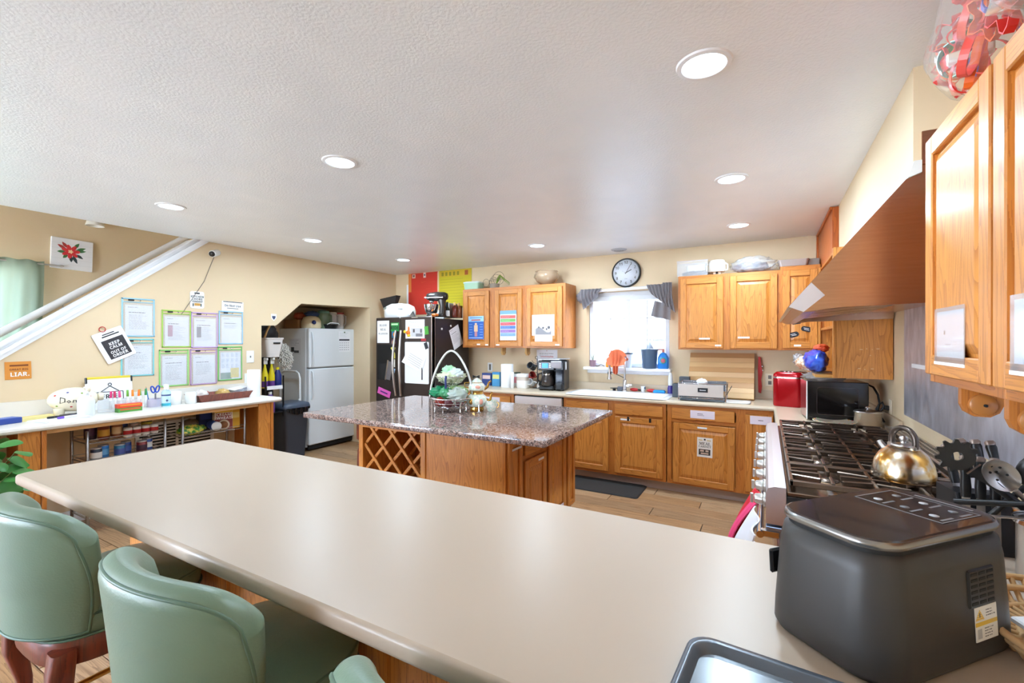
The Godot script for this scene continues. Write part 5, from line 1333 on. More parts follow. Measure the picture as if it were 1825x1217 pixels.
	fr(im, 0.3, 0.45, 0.62, 0.45, rgb(206, 206, 208)); fr(im, 0.4, 0.5, 0.1, 0.18, rgb(90, 84, 84)); fr(im, 0.78, 0.5, 0.1, 0.2, rgb(110, 108, 110)); fr(im, 0.55, 0.74, 0.35, 0.16, rgb(130, 128, 132))
	pg = put(Mb.new().page(0.31, 0.235), "paper", printed("fridge_flyer", im), R, "white flyer with a grey photo")
	pg.position = Vector3(0.205, 1.645, 0.001)
	var rs := put(Mb.new().ell(Vector3(0.01, 0, 0.008), Vector3(0.035, 0.03, 0.008), 14, 8).ell(Vector3(0.02, 0.045, 0.008), Vector3(0.014, 0.035, 0.006), 12, 8), "bird_magnet", mat("magnet_orange", rgb(224, 120, 40), 0.35), R)
	rs.position = Vector3(0.09, 1.6, 0.003)
	put(Mb.new().ell(Vector3(-0.045, 0.012, 0.008), Vector3(0.022, 0.02, 0.007), 12, 8).ell(Vector3(0.02, -0.035, 0.008), Vector3(0.03, 0.016, 0.007), 12, 8), "yellow_part", mat("magnet_sun", rgb(228, 200, 50), 0.35), rs)
	mag(R, 0.395, 1.625, 0.06, 0.1, rgb(80, 170, 60), "green_clip", 0.004, 0.1)
	mag(R, 0.345, 1.51, 0.075, 0.03, rgb(190, 50, 60), "red_strip")
	put(Mb.new().prism(rrect(0.385, 0.52, 0.015), 0, 0.006), "white_board", M.paper, R).position = Vector3(0.235, 1.225, 0.0)
	im = sheet_image(128, 100, rgb(236, 236, 240))
	text_lines(im, 0.1, 0.1, 0.4, 1, 0.06, rgb(130, 130, 140), 0.018)
	fr(im, 0.62, 0.06, 0.07, 0.09, rgb(120, 120, 130)); fr(im, 0.1, 0.3, 0.8, 0.015, rgb(70, 70, 80))
	for k in 6: text_lines(im, 0.1, 0.38 + 0.08 * k, 0.75, 1, 0.05, rgb(170, 170, 180), 0.014)
	pg = put(Mb.new().sheet(func(u: float, v: float) -> Vector3: return Vector3((u - 0.5) * 0.32, (v - 0.5) * 0.235, 0.004 + 0.03 * pow(1.0 - v, 3.0) * (1.0 - u)), 10, 10, Vector3(0, 0, -0.001)), "paper", M.paper, R, "curled white form taped at an angle")
	pg.position = Vector3(0.215, 1.275, 0.008)
	pg.rotation.z = -0.42
	for k in 5:
		put(Mb.new().box(Vector3(0.01, 0.03 - 0.026 * k, 0.0065 + 0.002 * k), Vector3(0.22, 0.003, 0.001)), "printed_line", M.cable_grey, pg)
	mag(R, 0.39, 1.438, 0.05, 0.08, rgb(40, 42, 48), "black_magnet", 0.006, 0.35)
	put(Mb.new().box(Vector3(0.326, 1.09, 0.011), Vector3(0.012, 0.15, 0.01), 0.003), "pen", M.black_plastic, R)
	put(Mb.new().box(Vector3(0.2, 1.792, 0.001), Vector3(0.1, 0.012, 0.004)), "badge", M.steel, R)
	# on its side
	pg = put(Mb.new().page(0.215, 0.28), "paper", printed("side_sheet", doc_image(31, true, Color.TRANSPARENT, 12)), o, "white sheet taped askew on the fridge side")
	pg.transform = Transform3D(Basis(Vector3.UP, PI / 2) * Basis(Vector3.BACK, 0.42), Vector3(0.4705, 1.545, -0.5))
	for e in [[1.648, -0.195], [1.69, -0.38]]:
		put(Mb.new().at(0.47, e[0], e[1], 0, 0, -PI / 2).cyl(0.014, 0, 0.008, 14), "round_magnet", M.white_plastic, o)
	# on top of the dark fridge
	var y := 1.805
	o = thing("rice_cooker", "white rice cooker on top of the dark fridge", "rice cooker", Vector3(-4.38, y, -4.68))
	put(Mb.new().loft([ring(rrect(0.4, 0.3, 0.12, 6), 0.0), ring(rrect(0.43, 0.33, 0.14, 6), 0.03), ring(rrect(0.43, 0.33, 0.14, 6), 0.1), ring(rrect(0.39, 0.3, 0.13, 6), 0.16), ring(rrect(0.26, 0.2, 0.09, 6), 0.195), ring(rrect(0.1, 0.08, 0.03, 6), 0.203)]), "body", mat("glossy_white", rgb(240, 240, 240), 0.15), o)
	put(Mb.new().at(-0.14, 0.135, 0.145, -0.3, -0.7).box(Vector3.ZERO, Vector3(0.075, 0.035, 0.008), 0.003), "display", mat("display_grey", rgb(120, 128, 118), 0.2), o)
	put(Mb.new().at(0.14, 0.125, 0.145, 0.3, -0.7).box(Vector3.ZERO, Vector3(0.07, 0.022, 0.008), 0.003), "buttons", mat("button_grey", rgb(150, 150, 154), 0.3), o)
	put(Mb.new().tube([Vector3(0.212, 0.04, 0.05), Vector3(0.225, 0.1, 0), Vector3(0.212, 0.04, -0.06)], 0.01, 8), "handle", M.glossy_white, o)
	o = thing("stand_mixer", "dark grey stand mixer with a steel bowl on the dark fridge", "stand mixer", Vector3(-3.7, y, -4.62), -2.85)
	var mx := mat("mixer_grey", rgb(58, 54, 52), 0.25, 0.4)
	put(Mb.new().loft([ring(rrect(0.24, 0.16, 0.06, 6), 0), ring(rrect(0.25, 0.17, 0.06, 6), 0.015), ring(rrect(0.22, 0.14, 0.05, 6), 0.04)]), "base", mx, o)
	put(Mb.new().loft([ring(rrect(0.08, 0.11, 0.035, 6, -0.08), 0.03), ring(rrect(0.07, 0.09, 0.03, 6, -0.085), 0.14), ring(rrect(0.1, 0.11, 0.035, 6, -0.07), 0.22)]), "column", mx, o)
	var hd := []
	for e in [[-0.15, 0.02], [-0.145, 0.045], [-0.11, 0.062], [-0.02, 0.068], [0.08, 0.06], [0.125, 0.045], [0.135, 0.02]]:
		var q := PackedVector3Array()
		for k in 18:
			var a := TAU * k / 18
			q.append(Vector3(e[0], 0.262 + sin(a) * e[1] * 0.9, -cos(a) * e[1]))
		hd.append(q)
	put(Mb.new().loft(hd), "head", mx, o)
	put(Mb.new().tube([Vector3(0.137, 0.25, -0.01), Vector3(0.16, 0.25, -0.01)], 0.012, 10).box(Vector3(0.0, 0.245, 0.062), Vector3(0.22, 0.012, 0.008), 0.002).box(Vector3(0.0, 0.245, -0.062), Vector3(0.22, 0.012, 0.008), 0.002), "trim_band", M.chrome, o)
	put(Mb.new().at(0.07, 0, 0).cyl(0.03, 0.185, 0.21, 16).cyl(0.006, 0.1, 0.19, 8), "beater_shaft", M.chrome, o)
	put(Mb.new().at(0.07, 0.03, 0).lathe([Vector2(0, 0), Vector2(0.05, 0.0), Vector2(0.075, 0.03), Vector2(0.09, 0.09), Vector2(0.094, 0.13), Vector2(0.097, 0.132), Vector2(0.09, 0.132), Vector2(0.085, 0.09), Vector2(0.07, 0.034), Vector2(0, 0.01)], 28), "bowl", M.chrome, o)
	o = thing("dustpan", "black dustpan standing on its pale handle behind the rice cooker", "dustpan", Vector3(-4.745, y, -4.86))
	put(Mb.new().tube([Vector3(0, 0, 0), Vector3(0, 0.1, 0)], 0.013, 10).prism(PackedVector2Array([Vector2(-0.015, 0.08), Vector2(0.015, 0.08), Vector2(0.11, 0.135), Vector2(0.11, 0.15), Vector2(-0.11, 0.15), Vector2(-0.11, 0.135)]), -0.012, 0.012), "handle", mat("bone", rgb(214, 200, 178), 0.5), o)
	put(Mb.new().loft([PackedVector3Array([Vector3(-0.1, 0.15, 0.02), Vector3(-0.1, 0.15, -0.02), Vector3(0.1, 0.15, -0.02), Vector3(0.1, 0.15, 0.02)]), PackedVector3Array([Vector3(-0.16, 0.3, 0.04), Vector3(-0.16, 0.3, -0.05), Vector3(0.16, 0.34, -0.05), Vector3(0.16, 0.34, 0.04)])], true, true, false), "pan", M.bag_black, o)
	for e in [[0.0, 0.2, rgb(30, 110, 150), "teal book standing behind the mixer", 0.03], [0.05, 0.19, rgb(150, 144, 138), "grey book standing behind the mixer", 0.05], [0.115, 0.165, rgb(104, 66, 48), "brown book at the end of the row on the dark fridge", 0.055]]:
		o = thing("cookbook", e[3], "book", Vector3(-3.72 + e[0], y, -4.92), 0.0, "cookbooks on the dark fridge")
		put(Mb.new().box(Vector3(0, e[1] / 2, 0), Vector3(e[4], e[1], 0.2), 0.002), "cover", mat("book_%d" % int(e[0] * 1000), e[2], 0.5), o)
		put(Mb.new().box(Vector3(0, e[1] / 2 + 0.001, -0.004), Vector3(e[4] - 0.008, e[1], 0.196)), "pages", M.paper, o)
	bottle("vinegar_bottle", "dark bottle with a white label at the dark fridge's edge", Vector3(-3.62, y, -4.74), [Vector2(0, 0), Vector2(0.03, 0), Vector2(0.032, 0.005), Vector2(0.032, 0.1), Vector2(0.012, 0.14), Vector2(0.011, 0.18), Vector2(0, 0.18)], mat("dark_glass", rgb(36, 40, 30), 0.1), [Vector2(0, 0.175), Vector2(0.013, 0.175), Vector2(0.013, 0.2), Vector2(0, 0.2)], M.black_plastic)
	put(Mb.new().lathe([Vector2(0.0324, 0.012), Vector2(0.0328, 0.012), Vector2(0.0328, 0.085), Vector2(0.0324, 0.085)], 20), "label_band", M.paper, get_child(get_child_count() - 1))
	for k in 2:
		bottle("sauce_bottle", ["red-brown sauce bottle next to the dark vinegar bottle", "copper-brown sauce bottle against the oak wall cabinet"][k], Vector3(-3.57 - 0.0 * k, y, -4.83 - 0.09 * k), [Vector2(0, 0), Vector2(0.034, 0), Vector2(0.036, 0.006), Vector2(0.036, 0.12), Vector2(0.016, 0.16), Vector2(0, 0.165)], mat("sauce_%d" % k, [rgb(110, 40, 26), rgb(140, 80, 50)][k], 0.2), [Vector2(0, 0.16), Vector2(0.016, 0.16), Vector2(0.016, 0.195), Vector2(0, 0.195)], [M.badge_cream, M.pine][k], "sauce bottles on the dark fridge")
	solo(Mb.new().blob(Vector3.ZERO, Vector3(0.05, 0.02, 0.03), 0.3, 61, 2.5), "snack_pouch", M.magnet_orange, "small orange pouch at the dark fridge's top edge", "pouch", Vector3(-3.63, y + 0.017, -4.5))

func back_things() -> void:
	# posters up to the ceiling
	for e in [[-4.46, 0.56, 2.2, 0.62, rgb(206, 52, 36), rgb(226, 130, 60), "red poster board with faint marks behind the mixer", "red_poster"], [-3.87, 0.57, 2.24, 0.545, rgb(202, 186, 32), rgb(150, 140, 30), "yellow poster board with ruled lines on the back wall", "yellow_poster"]]:
		rng.seed = 40
		var im := sheet_image(192, 192, e[4])
		if e[7] == "yellow_poster":
			fr(im, 0.02, 0.02, 0.96, 0.16, (e[4] as Color).lerp(rgb(220, 170, 50), 0.5))
			for k in 9: fr(im, 0.04, 0.24 + 0.075 * k, rng.randf_range(0.5, 0.9), 0.008, e[5])
			for k in 5: fr(im, 0.08 + 0.12 * k, 0.05, 0.07, 0.1, e[5])
			fr(im, 0.8, 0.04, 0.1, 0.12, rgb(170, 90, 40))
		else:
			fr(im, 0.0, 0.0, 0.1, 0.45, e[5])
			for k in 12: fr(im, 0.12 + rng.randf() * 0.8, 0.1 + rng.randf() * 0.8, rng.randf_range(0.02, 0.2), 0.006, (e[4] as Color).lerp(e[5], 0.5))
			fr(im, 0.13, 0.02, 0.12, 0.1, rgb(230, 190, 170)); fr(im, 0.16, 0.04, 0.06, 0.05, rgb(120, 90, 80))
			fr(im, 0.52, 0.0, 0.09, 0.12, rgb(226, 196, 190)); fr(im, 0.54, 0.04, 0.05, 0.04, rgb(90, 80, 100))
		var o := thing("poster_board", e[6], "poster", Vector3(e[0], e[2], BACK + 0.002))
		put(Mb.new().page(e[1], e[3], 0.002), "board", printed(e[7], im, 0.75), o)
		if e[7] == "red_poster":
			put(Mb.new().box(Vector3(-0.3, -0.05, 0.0008), Vector3(0.035, 0.4, 0.0016)), "paper_strip", M.paper, o)
			put(Mb.new().box(Vector3(0.29, 0.0, 0.003), Vector3(0.03, 0.6, 0.0016)), "paper_strip", mat("strip_tan", rgb(226, 196, 150), 0.7), o)
	solo(Mb.new().box(Vector3(0, 0.06, 0), Vector3(0.3, 0.12, 0.03)), "foam_board", M.white_trim, "white panel standing behind the rice cooker and mixer", "panel", Vector3(-4.1, 1.805, -5.1))
	# clock
	var o := thing("wall_clock", "round black-rimmed wall clock above the kitchen window", "clock", Vector3(-1.412, 2.285, BACK + 0.002))
	put(Mb.new().at(0, 0, 0, 0, PI / 2).lathe([Vector2(0.15, 0.028), Vector2(0.152, 0.036), Vector2(0.16, 0.038), Vector2(0.168, 0.03), Vector2(0.168, 0.0), Vector2(0.0, 0.0)], 48), "rim", M.black_plastic, o)
	put(Mb.new().at(0, 0, 0.012, 0, PI / 2).cyl(0.152, 0.012, 0.018, 48), "dial", mat("dial", rgb(226, 232, 244), 0.5), o)
	for k in 12:
		var a := PI / 2 - TAU * (k + 1) / 12
		if k == 0:
			continue
		txt(str(k + 1), 0.042, M.ink, o, Vector3(cos(a) * 0.12, sin(a) * 0.12, 0.0305))
	txt("1", 0.042, M.ink, o, Vector3(cos(PI / 3) * 0.12, sin(PI / 3) * 0.12, 0.0305))
	txt("QUARTZ", 0.009, M.cable_grey, o, Vector3(0.0, -0.07, 0.0305), "Droid Sans", false)
	put(Mb.new().at(0, 0, 0.0315, 0, 0, -deg_to_rad(30)).box(Vector3(0, 0.05, 0), Vector3(0.006, 0.13, 0.0012)), "minute_hand", M.ink, o)
	put(Mb.new().at(0, 0, 0.033, 0, 0, -deg_to_rad(62.5)).box(Vector3(0, 0.03, 0), Vector3(0.009, 0.085, 0.0012)), "hour_hand", M.ink, o)
	put(Mb.new().at(0, 0, 0.0343, 0, 0, -deg_to_rad(296)).box(Vector3(0, 0.02, 0), Vector3(0.0015, 0.06, 0.001)), "second_hand", M.cable_grey, o)
	put(Mb.new().at(0, 0, 0.0355, 0, PI / 2).lathe([Vector2(0.151, 0.0), Vector2(0.0, 0.0012)], 48), "crystal", M.glass, o)
	# smoke alarm / speaker in the ceiling
	o = thing("ceiling_speaker", "round grey vent cover in the ceiling in front of the clock", "ceiling vent", Vector3(-1.43, CEIL, -4.99))
	put(Mb.new().lathe([Vector2(0, -0.014), Vector2(0.06, -0.014), Vector2(0.08, -0.008), Vector2(0.088, 0.0)], 36), "cover", mat("vent_grey", rgb(176, 178, 182), 0.6), o)
	put(Mb.new().lathe([Vector2(0.045, -0.0155), Vector2(0.05, -0.0155), Vector2(0.05, -0.013), Vector2(0.045, -0.013)], 36), "groove", M.cable_grey, o)
	# valance: rod with a gathered grey cloth at each end
	o = thing("valance", "grey gathered valance bunched at both ends of a white rod over the window", "valance", Vector3(-1.42, 2.085, BACK + 0.06))
	put(Mb.new().tube([Vector3(-0.53, 0, 0), Vector3(0.52, 0.02, 0)], 0.016, 12), "rod", M.white_trim, o)
	var vc := mat("valance_cloth", rgb(128, 124, 128), 0.8)
	var lf := func(u: float, v: float) -> Vector3:
		var s := sin(u * 34.0) * 0.013
		return Vector3(-0.53 + 0.26 * u + 0.07 * v * (0.5 - u), 0.03 - v * (0.24 - 0.16 * u) + 0.04 * sin(PI * v) * (1.0 - u), 0.02 + s + 0.05 * sin(PI * v))
	var cl := Mb.new()
	cl.sheet(lf, 44, 8, Vector3(0, 0, -0.02))
	cl.blob(Vector3(-0.5, -0.06, 0.02), Vector3(0.075, 0.07, 0.045), 0.3, 71, 2.6)
	put(cl, "cloth", vc, o)
	cl = Mb.new()
	cl.sheet(func(u: float, v: float) -> Vector3: return Vector3(0.25 + 0.26 * u + 0.05 * v, 0.04 - v * (0.1 + 0.22 * u) , 0.02 + sin(u * 40.0) * 0.012 + 0.03 * sin(PI * v)), 40, 8, Vector3(0, 0, -0.02))
	cl.sheet(func(u: float, v: float) -> Vector3: return Vector3(0.34 + 0.17 * u - 0.04 * v * (1.0 - u), -0.14 - v * 0.17 - 0.05 * u, 0.02 + sin(u * 13.0) * 0.01), 20, 6, Vector3(0, 0, -0.006))
	cl.sheet(func(u: float, v: float) -> Vector3: return Vector3(0.43 + 0.1 * u, 0.05 - v * (0.16 + 0.1 * u), 0.05 + sin(u * 20.0) * 0.01), 20, 6, Vector3(0, 0, -0.006))
	put(cl, "cloth", vc, o)
	# papers on the oak cabinet doors
	var im := sheet_image(96, 144, rgb(40, 100, 190))
	fr(im, 0, 0, 1, 0.24, rgb(160, 205, 235)); fr(im, 0.1, 0.06, 0.8, 0.04, rgb(90, 140, 200)); fr(im, 0.2, 0.15, 0.6, 0.05, rgb(190, 80, 80))
	fr(im, 0.43, 0.3, 0.14, 0.09, rgb(240, 205, 170)); fr(im, 0.38, 0.39, 0.24, 0.28, rgb(236, 200, 160)); fr(im, 0.42, 0.67, 0.07, 0.22, rgb(230, 150, 130)); fr(im, 0.52, 0.67, 0.07, 0.22, rgb(230, 150, 130))
	for k in 5:
		fr(im, 0.07, 0.36 + 0.11 * k, 0.2, 0.02, rgb(170, 200, 240)); fr(im, 0.74, 0.36 + 0.11 * k, 0.2, 0.02, rgb(170, 200, 240))
	fr(im, 0.05, 0.93, 0.9, 0.03, rgb(190, 215, 240))
	flyer("blue body-chart flyer taped to the oak cabinet door nearest the dark fridge", Vector3(-3.28, 1.668, -4.9015), 0.238, 0.3, "body_chart", im)
	im = sheet_image(96, 144, rgb(226, 236, 244))
	fr(im, 0, 0, 1, 0.13, rgb(120, 170, 210))
	for e in [[0.16, rgb(222, 96, 90)], [0.28, rgb(110, 180, 90)], [0.4, rgb(214, 80, 90)], [0.52, rgb(80, 120, 190)], [0.64, rgb(150, 110, 180)], [0.76, rgb(120, 160, 210)]]:
		fr(im, 0.04, e[0], 0.92, 0.105, e[1])
		text_lines(im, 0.1, e[0] + 0.035, 0.7, 2, 0.03, (e[1] as Color).lerp(Color.WHITE, 0.6), 0.012)
	text_lines(im, 0.1, 0.92, 0.6, 1, 0.03, rgb(120, 120, 130), 0.012)
	flyer("rainbow-striped flyer taped to the middle oak cabinet door", Vector3(-2.8, 1.69, -4.9015), 0.235, 0.37, "stripe_chart", im)
	im = sheet_image(144, 128, rgb(242, 242, 246))
	text_lines(im, 0.2, 0.08, 0.6, 1, 0.05, rgb(150, 150, 160), 0.015); text_lines(im, 0.15, 0.3, 0.7, 1, 0.05, rgb(120, 120, 130), 0.02)
	for y in 128:
		for x in 144:
			if x > 22 and x < 124 and y > 66 and y < 122:
				var wv := 92.0 + 16.0 * sin(x * 0.055 + 2.2)
				if y > wv: im.set_pixel(x, y, rgb(150, 148, 154) if (x + y) % 5 else rgb(110, 108, 112))
				for c in [[44, 76, 6], [72, 80, 7], [108, 78, 9], [94, 88, 6]]:
					if Vector2(x - c[0], y - c[1]).length() < c[2]: im.set_pixel(x, y, rgb(90, 88, 94))
	flyer("white flyer with a grey picture taped below the glass bowl", Vector3(-2.32, 1.685, -4.9015), 0.295, 0.25, "grey_flyer", im)
	o = flyer("small white card taped under the grey picture flyer", Vector3(-2.315, 1.535, -4.9018), 0.23, 0.09, "small_card", doc_image(5, false, Color.TRANSPARENT, 0))
	o = flyer("white notice pinned on the wall behind the coffee maker", Vector3(-2.43, 1.285, BACK + 0.001), 0.29, 0.2, "wall_notice", doc_image(6, false, Color.TRANSPARENT, 6))
	put(Mb.new().box(Vector3(0, 0.01, 0.0014), Vector3(0.18, 0.006, 0.0006)), "printed_line", M.red_ink, o)
	put(Mb.new().at(0, 0.085, 0.001, 0, PI / 2).cyl(0.005, 0, 0.004, 10), "pin", M.stapler_red, o)
	# on top of the upper cabinets
	o = thing("storage_box", "pale green plastic storage box on the oak cabinet beside the dark fridge", "storage box", Vector3(-3.4, 2.176, -5.03), 0.1)
	put(Mb.new().loft([ring(rrect(0.22, 0.15, 0.03), 0), ring(rrect(0.24, 0.17, 0.035), 0.085)]), "box", mat("mint", rgb(160, 196, 166), 0.4), o)
	put(Mb.new().loft([ring(rrect(0.25, 0.18, 0.035), 0.085), ring(rrect(0.25, 0.18, 0.035), 0.098), ring(rrect(0.2, 0.14, 0.03), 0.106)]), "lid", mat("mint_pale", rgb(206, 222, 218), 0.4), o)
	o = thing("wire_planter", "black wire planter with trailing green stems on the oak cabinet", "planter", Vector3(-3.07, 2.176, -5.02))
	put(Mb.new().lathe([Vector2(0, 0), Vector2(0.06, 0), Vector2(0.065, 0.05), Vector2(0.06, 0.06), Vector2(0, 0.05)], 20), "pot", mat("stone_pot", rgb(150, 136, 122), 0.7), o)
	var wr := Mb.new()
	for k in 5:
		wr.tube(arc3(Vector3(-0.02 + 0.02 * k, 0.09 + 0.01 * k, 0), 0.06 + 0.006 * k, 20, 0, TAU, 1 if k % 2 else 0), 0.002, 5, true)
	wr.tube(arc3(Vector3(-0.13, 0.08, 0), 0.05, 18), 0.002, 5, true)
	put(wr, "wire", M.black_plastic, o)
	for k in 9:
		var a := 0.5 + k * 0.25
		put(Mb.new().tube([Vector3(0.02, 0.05, 0), Vector3(0.05 + 0.02 * k * 0.4, 0.12 + 0.05 * sin(a), 0.04 * cos(a * 3.0)), Vector3(0.1 + 0.012 * k, 0.16 - 0.012 * k, 0.05 * sin(a * 2.0)), Vector3(0.15 + 0.006 * k, 0.1 - 0.008 * k, 0.04 * cos(a))], 0.0055, 6, false, 0.002), "stem", mat("stem_lime", rgb(130, 160, 50), 0.5), o)
	o = thing("glass_bowl", "round amber-tinted glass bowl on top of the single oak cabinet", "bowl", Vector3(-2.33, 2.176, -5.02))
	put(Mb.new().lathe([Vector2(0, 0), Vector2(0.075, 0), Vector2(0.12, 0.04), Vector2(0.155, 0.09), Vector2(0.15, 0.125), Vector2(0.135, 0.15), Vector2(0.142, 0.165), Vector2(0.138, 0.165), Vector2(0.13, 0.15), Vector2(0.144, 0.125), Vector2(0.149, 0.09), Vector2(0.115, 0.044), Vector2(0.07, 0.006), Vector2(0, 0.006)], 36), "bowl", clear("amber_glass", rgb(196, 168, 138), 0.5, 0.08), o)
	o = thing("clear_bin", "clear plastic bin holding a white tub on the upper cabinet", "storage bin", Vector3(-0.66, 2.161, -5.05))
	var cb := Mb.new()
	cb.box(Vector3(0, 0.003, 0), Vector3(0.28, 0.004, 0.2))
	for s in [-1.0, 1.0]:
		cb.box(Vector3(0, 0.08, s * 0.1), Vector3(0.29, 0.155, 0.004)).box(Vector3(s * 0.145, 0.08, 0), Vector3(0.004, 0.155, 0.2))
	put(cb, "bin", M.clear_plastic, o)
	put(Mb.new().box(Vector3(0, 0.156, 0.1), Vector3(0.3, 0.006, 0.008)).box(Vector3(0, 0.156, -0.1), Vector3(0.3, 0.006, 0.008)), "rim", mat("bin_rim", rgb(206, 200, 210), 0.3), o)
	solo(Mb.new().loft([ring(rrect(0.17, 0.1, 0.015), 0), ring(rrect(0.18, 0.11, 0.02), 0.06)]), "white_tub", M.white_plastic, "white tub inside the clear bin", "tub", Vector3(-0.63, 2.216, -5.03))
	solo(Mb.new().blob(Vector3(0, 0.025, 0), Vector3(0.12, 0.03, 0.08), 0.35, 81, 2.4), "loose_plastics", mat("smoke_dark", rgb(90, 90, 102), 0.4), "dark lids lying in the bottom of the clear bin", "lids", Vector3(-0.65, 2.165, -5.04))
	o = thing("food_processor", "upturned white kitchen appliance on the upper cabinet beside the clear bin", "appliance", Vector3(-0.43, 2.161, -5.0))
	put(Mb.new().lathe([Vector2(0, 0.03), Vector2(0.07, 0.03), Vector2(0.08, 0.05), Vector2(0.075, 0.13), Vector2(0.066, 0.145), Vector2(0, 0.147)], 26), "body", mat("warm_white", rgb(236, 228, 216), 0.35), o)
	put(Mb.new().box(Vector3(0, 0.015, 0), Vector3(0.07, 0.03, 0.06), 0.005), "foot", M.warm_white, o)
	put(Mb.new().box(Vector3(0, 0.018, 0.031), Vector3(0.02, 0.022, 0.004)), "slot", M.ink, o)
	for s in [-1.0, 1.0]:
		put(Mb.new().tube([Vector3(s * 0.07, 0.12, 0), Vector3(s * 0.095, 0.1, 0), Vector3(s * 0.095, 0.05, 0), Vector3(s * 0.07, 0.04, 0)], 0.008, 8), "side_handle", M.warm_white, o)
	o = thing("zip_bag", "clear bag stuffed with dark items on the upper cabinet", "bag", Vector3(-0.12, 2.161, -5.0))
	put(Mb.new().blob(Vector3(0.01, 0.07, 0), Vector3(0.19, 0.085, 0.09), 0.3, 83, 1.6), "bag", M.clear_plastic, o)
	put(Mb.new().blob(Vector3(-0.01, 0.055, 0), Vector3(0.15, 0.05, 0.06), 0.5, 84, 2.6), "contents", tri_map(mat("bag_contents", Color.WHITE, 0.4), noise_tex(0.03, rgb(70, 74, 92), rgb(170, 140, 130), 128, FastNoiseLite.TYPE_CELLULAR, 2, 7), Vector3(5, 5, 5)), o)
	o = thing("steel_pan", "shallow steel baking pan with a wire handle on the corner cabinet", "baking pan", Vector3(0.22, 2.191, -5.0))
	put(Mb.new().loft([ring(rrect(0.22, 0.16, 0.02), 0), ring(rrect(0.25, 0.18, 0.02), 0.06), ring(rrect(0.245, 0.175, 0.02), 0.06), ring(rrect(0.21, 0.15, 0.02), 0.005)], true, true, false), "pan", mat("pan_rose", rgb(180, 166, 160), 0.35, 0.6), o)
	put(Mb.new().tube([Vector3(-0.12, 0.05, 0.05), Vector3(-0.17, 0.02, 0.05), Vector3(-0.2, 0.0, 0.05)], 0.004, 6), "wire_handle", M.steel_wire, o)
	solo(Mb.new().box(Vector3(0, 0.03, 0), Vector3(0.1, 0.06, 0.14), 0.004), "steel_box", mat("grey_box", rgb(130, 122, 116), 0.4, 0.4), "small grey box beside the baking pan by the hood", "box", Vector3(0.375, 2.191, -5.02))

func flyer(label: String, pos: Vector3, w: float, h: float, id: String, im: Image) -> Node3D:
	var o := thing("flyer", label, "flyer", pos)
	put(Mb.new().page(w, h), "sheet", printed(id, im, 0.45), o)
	return o

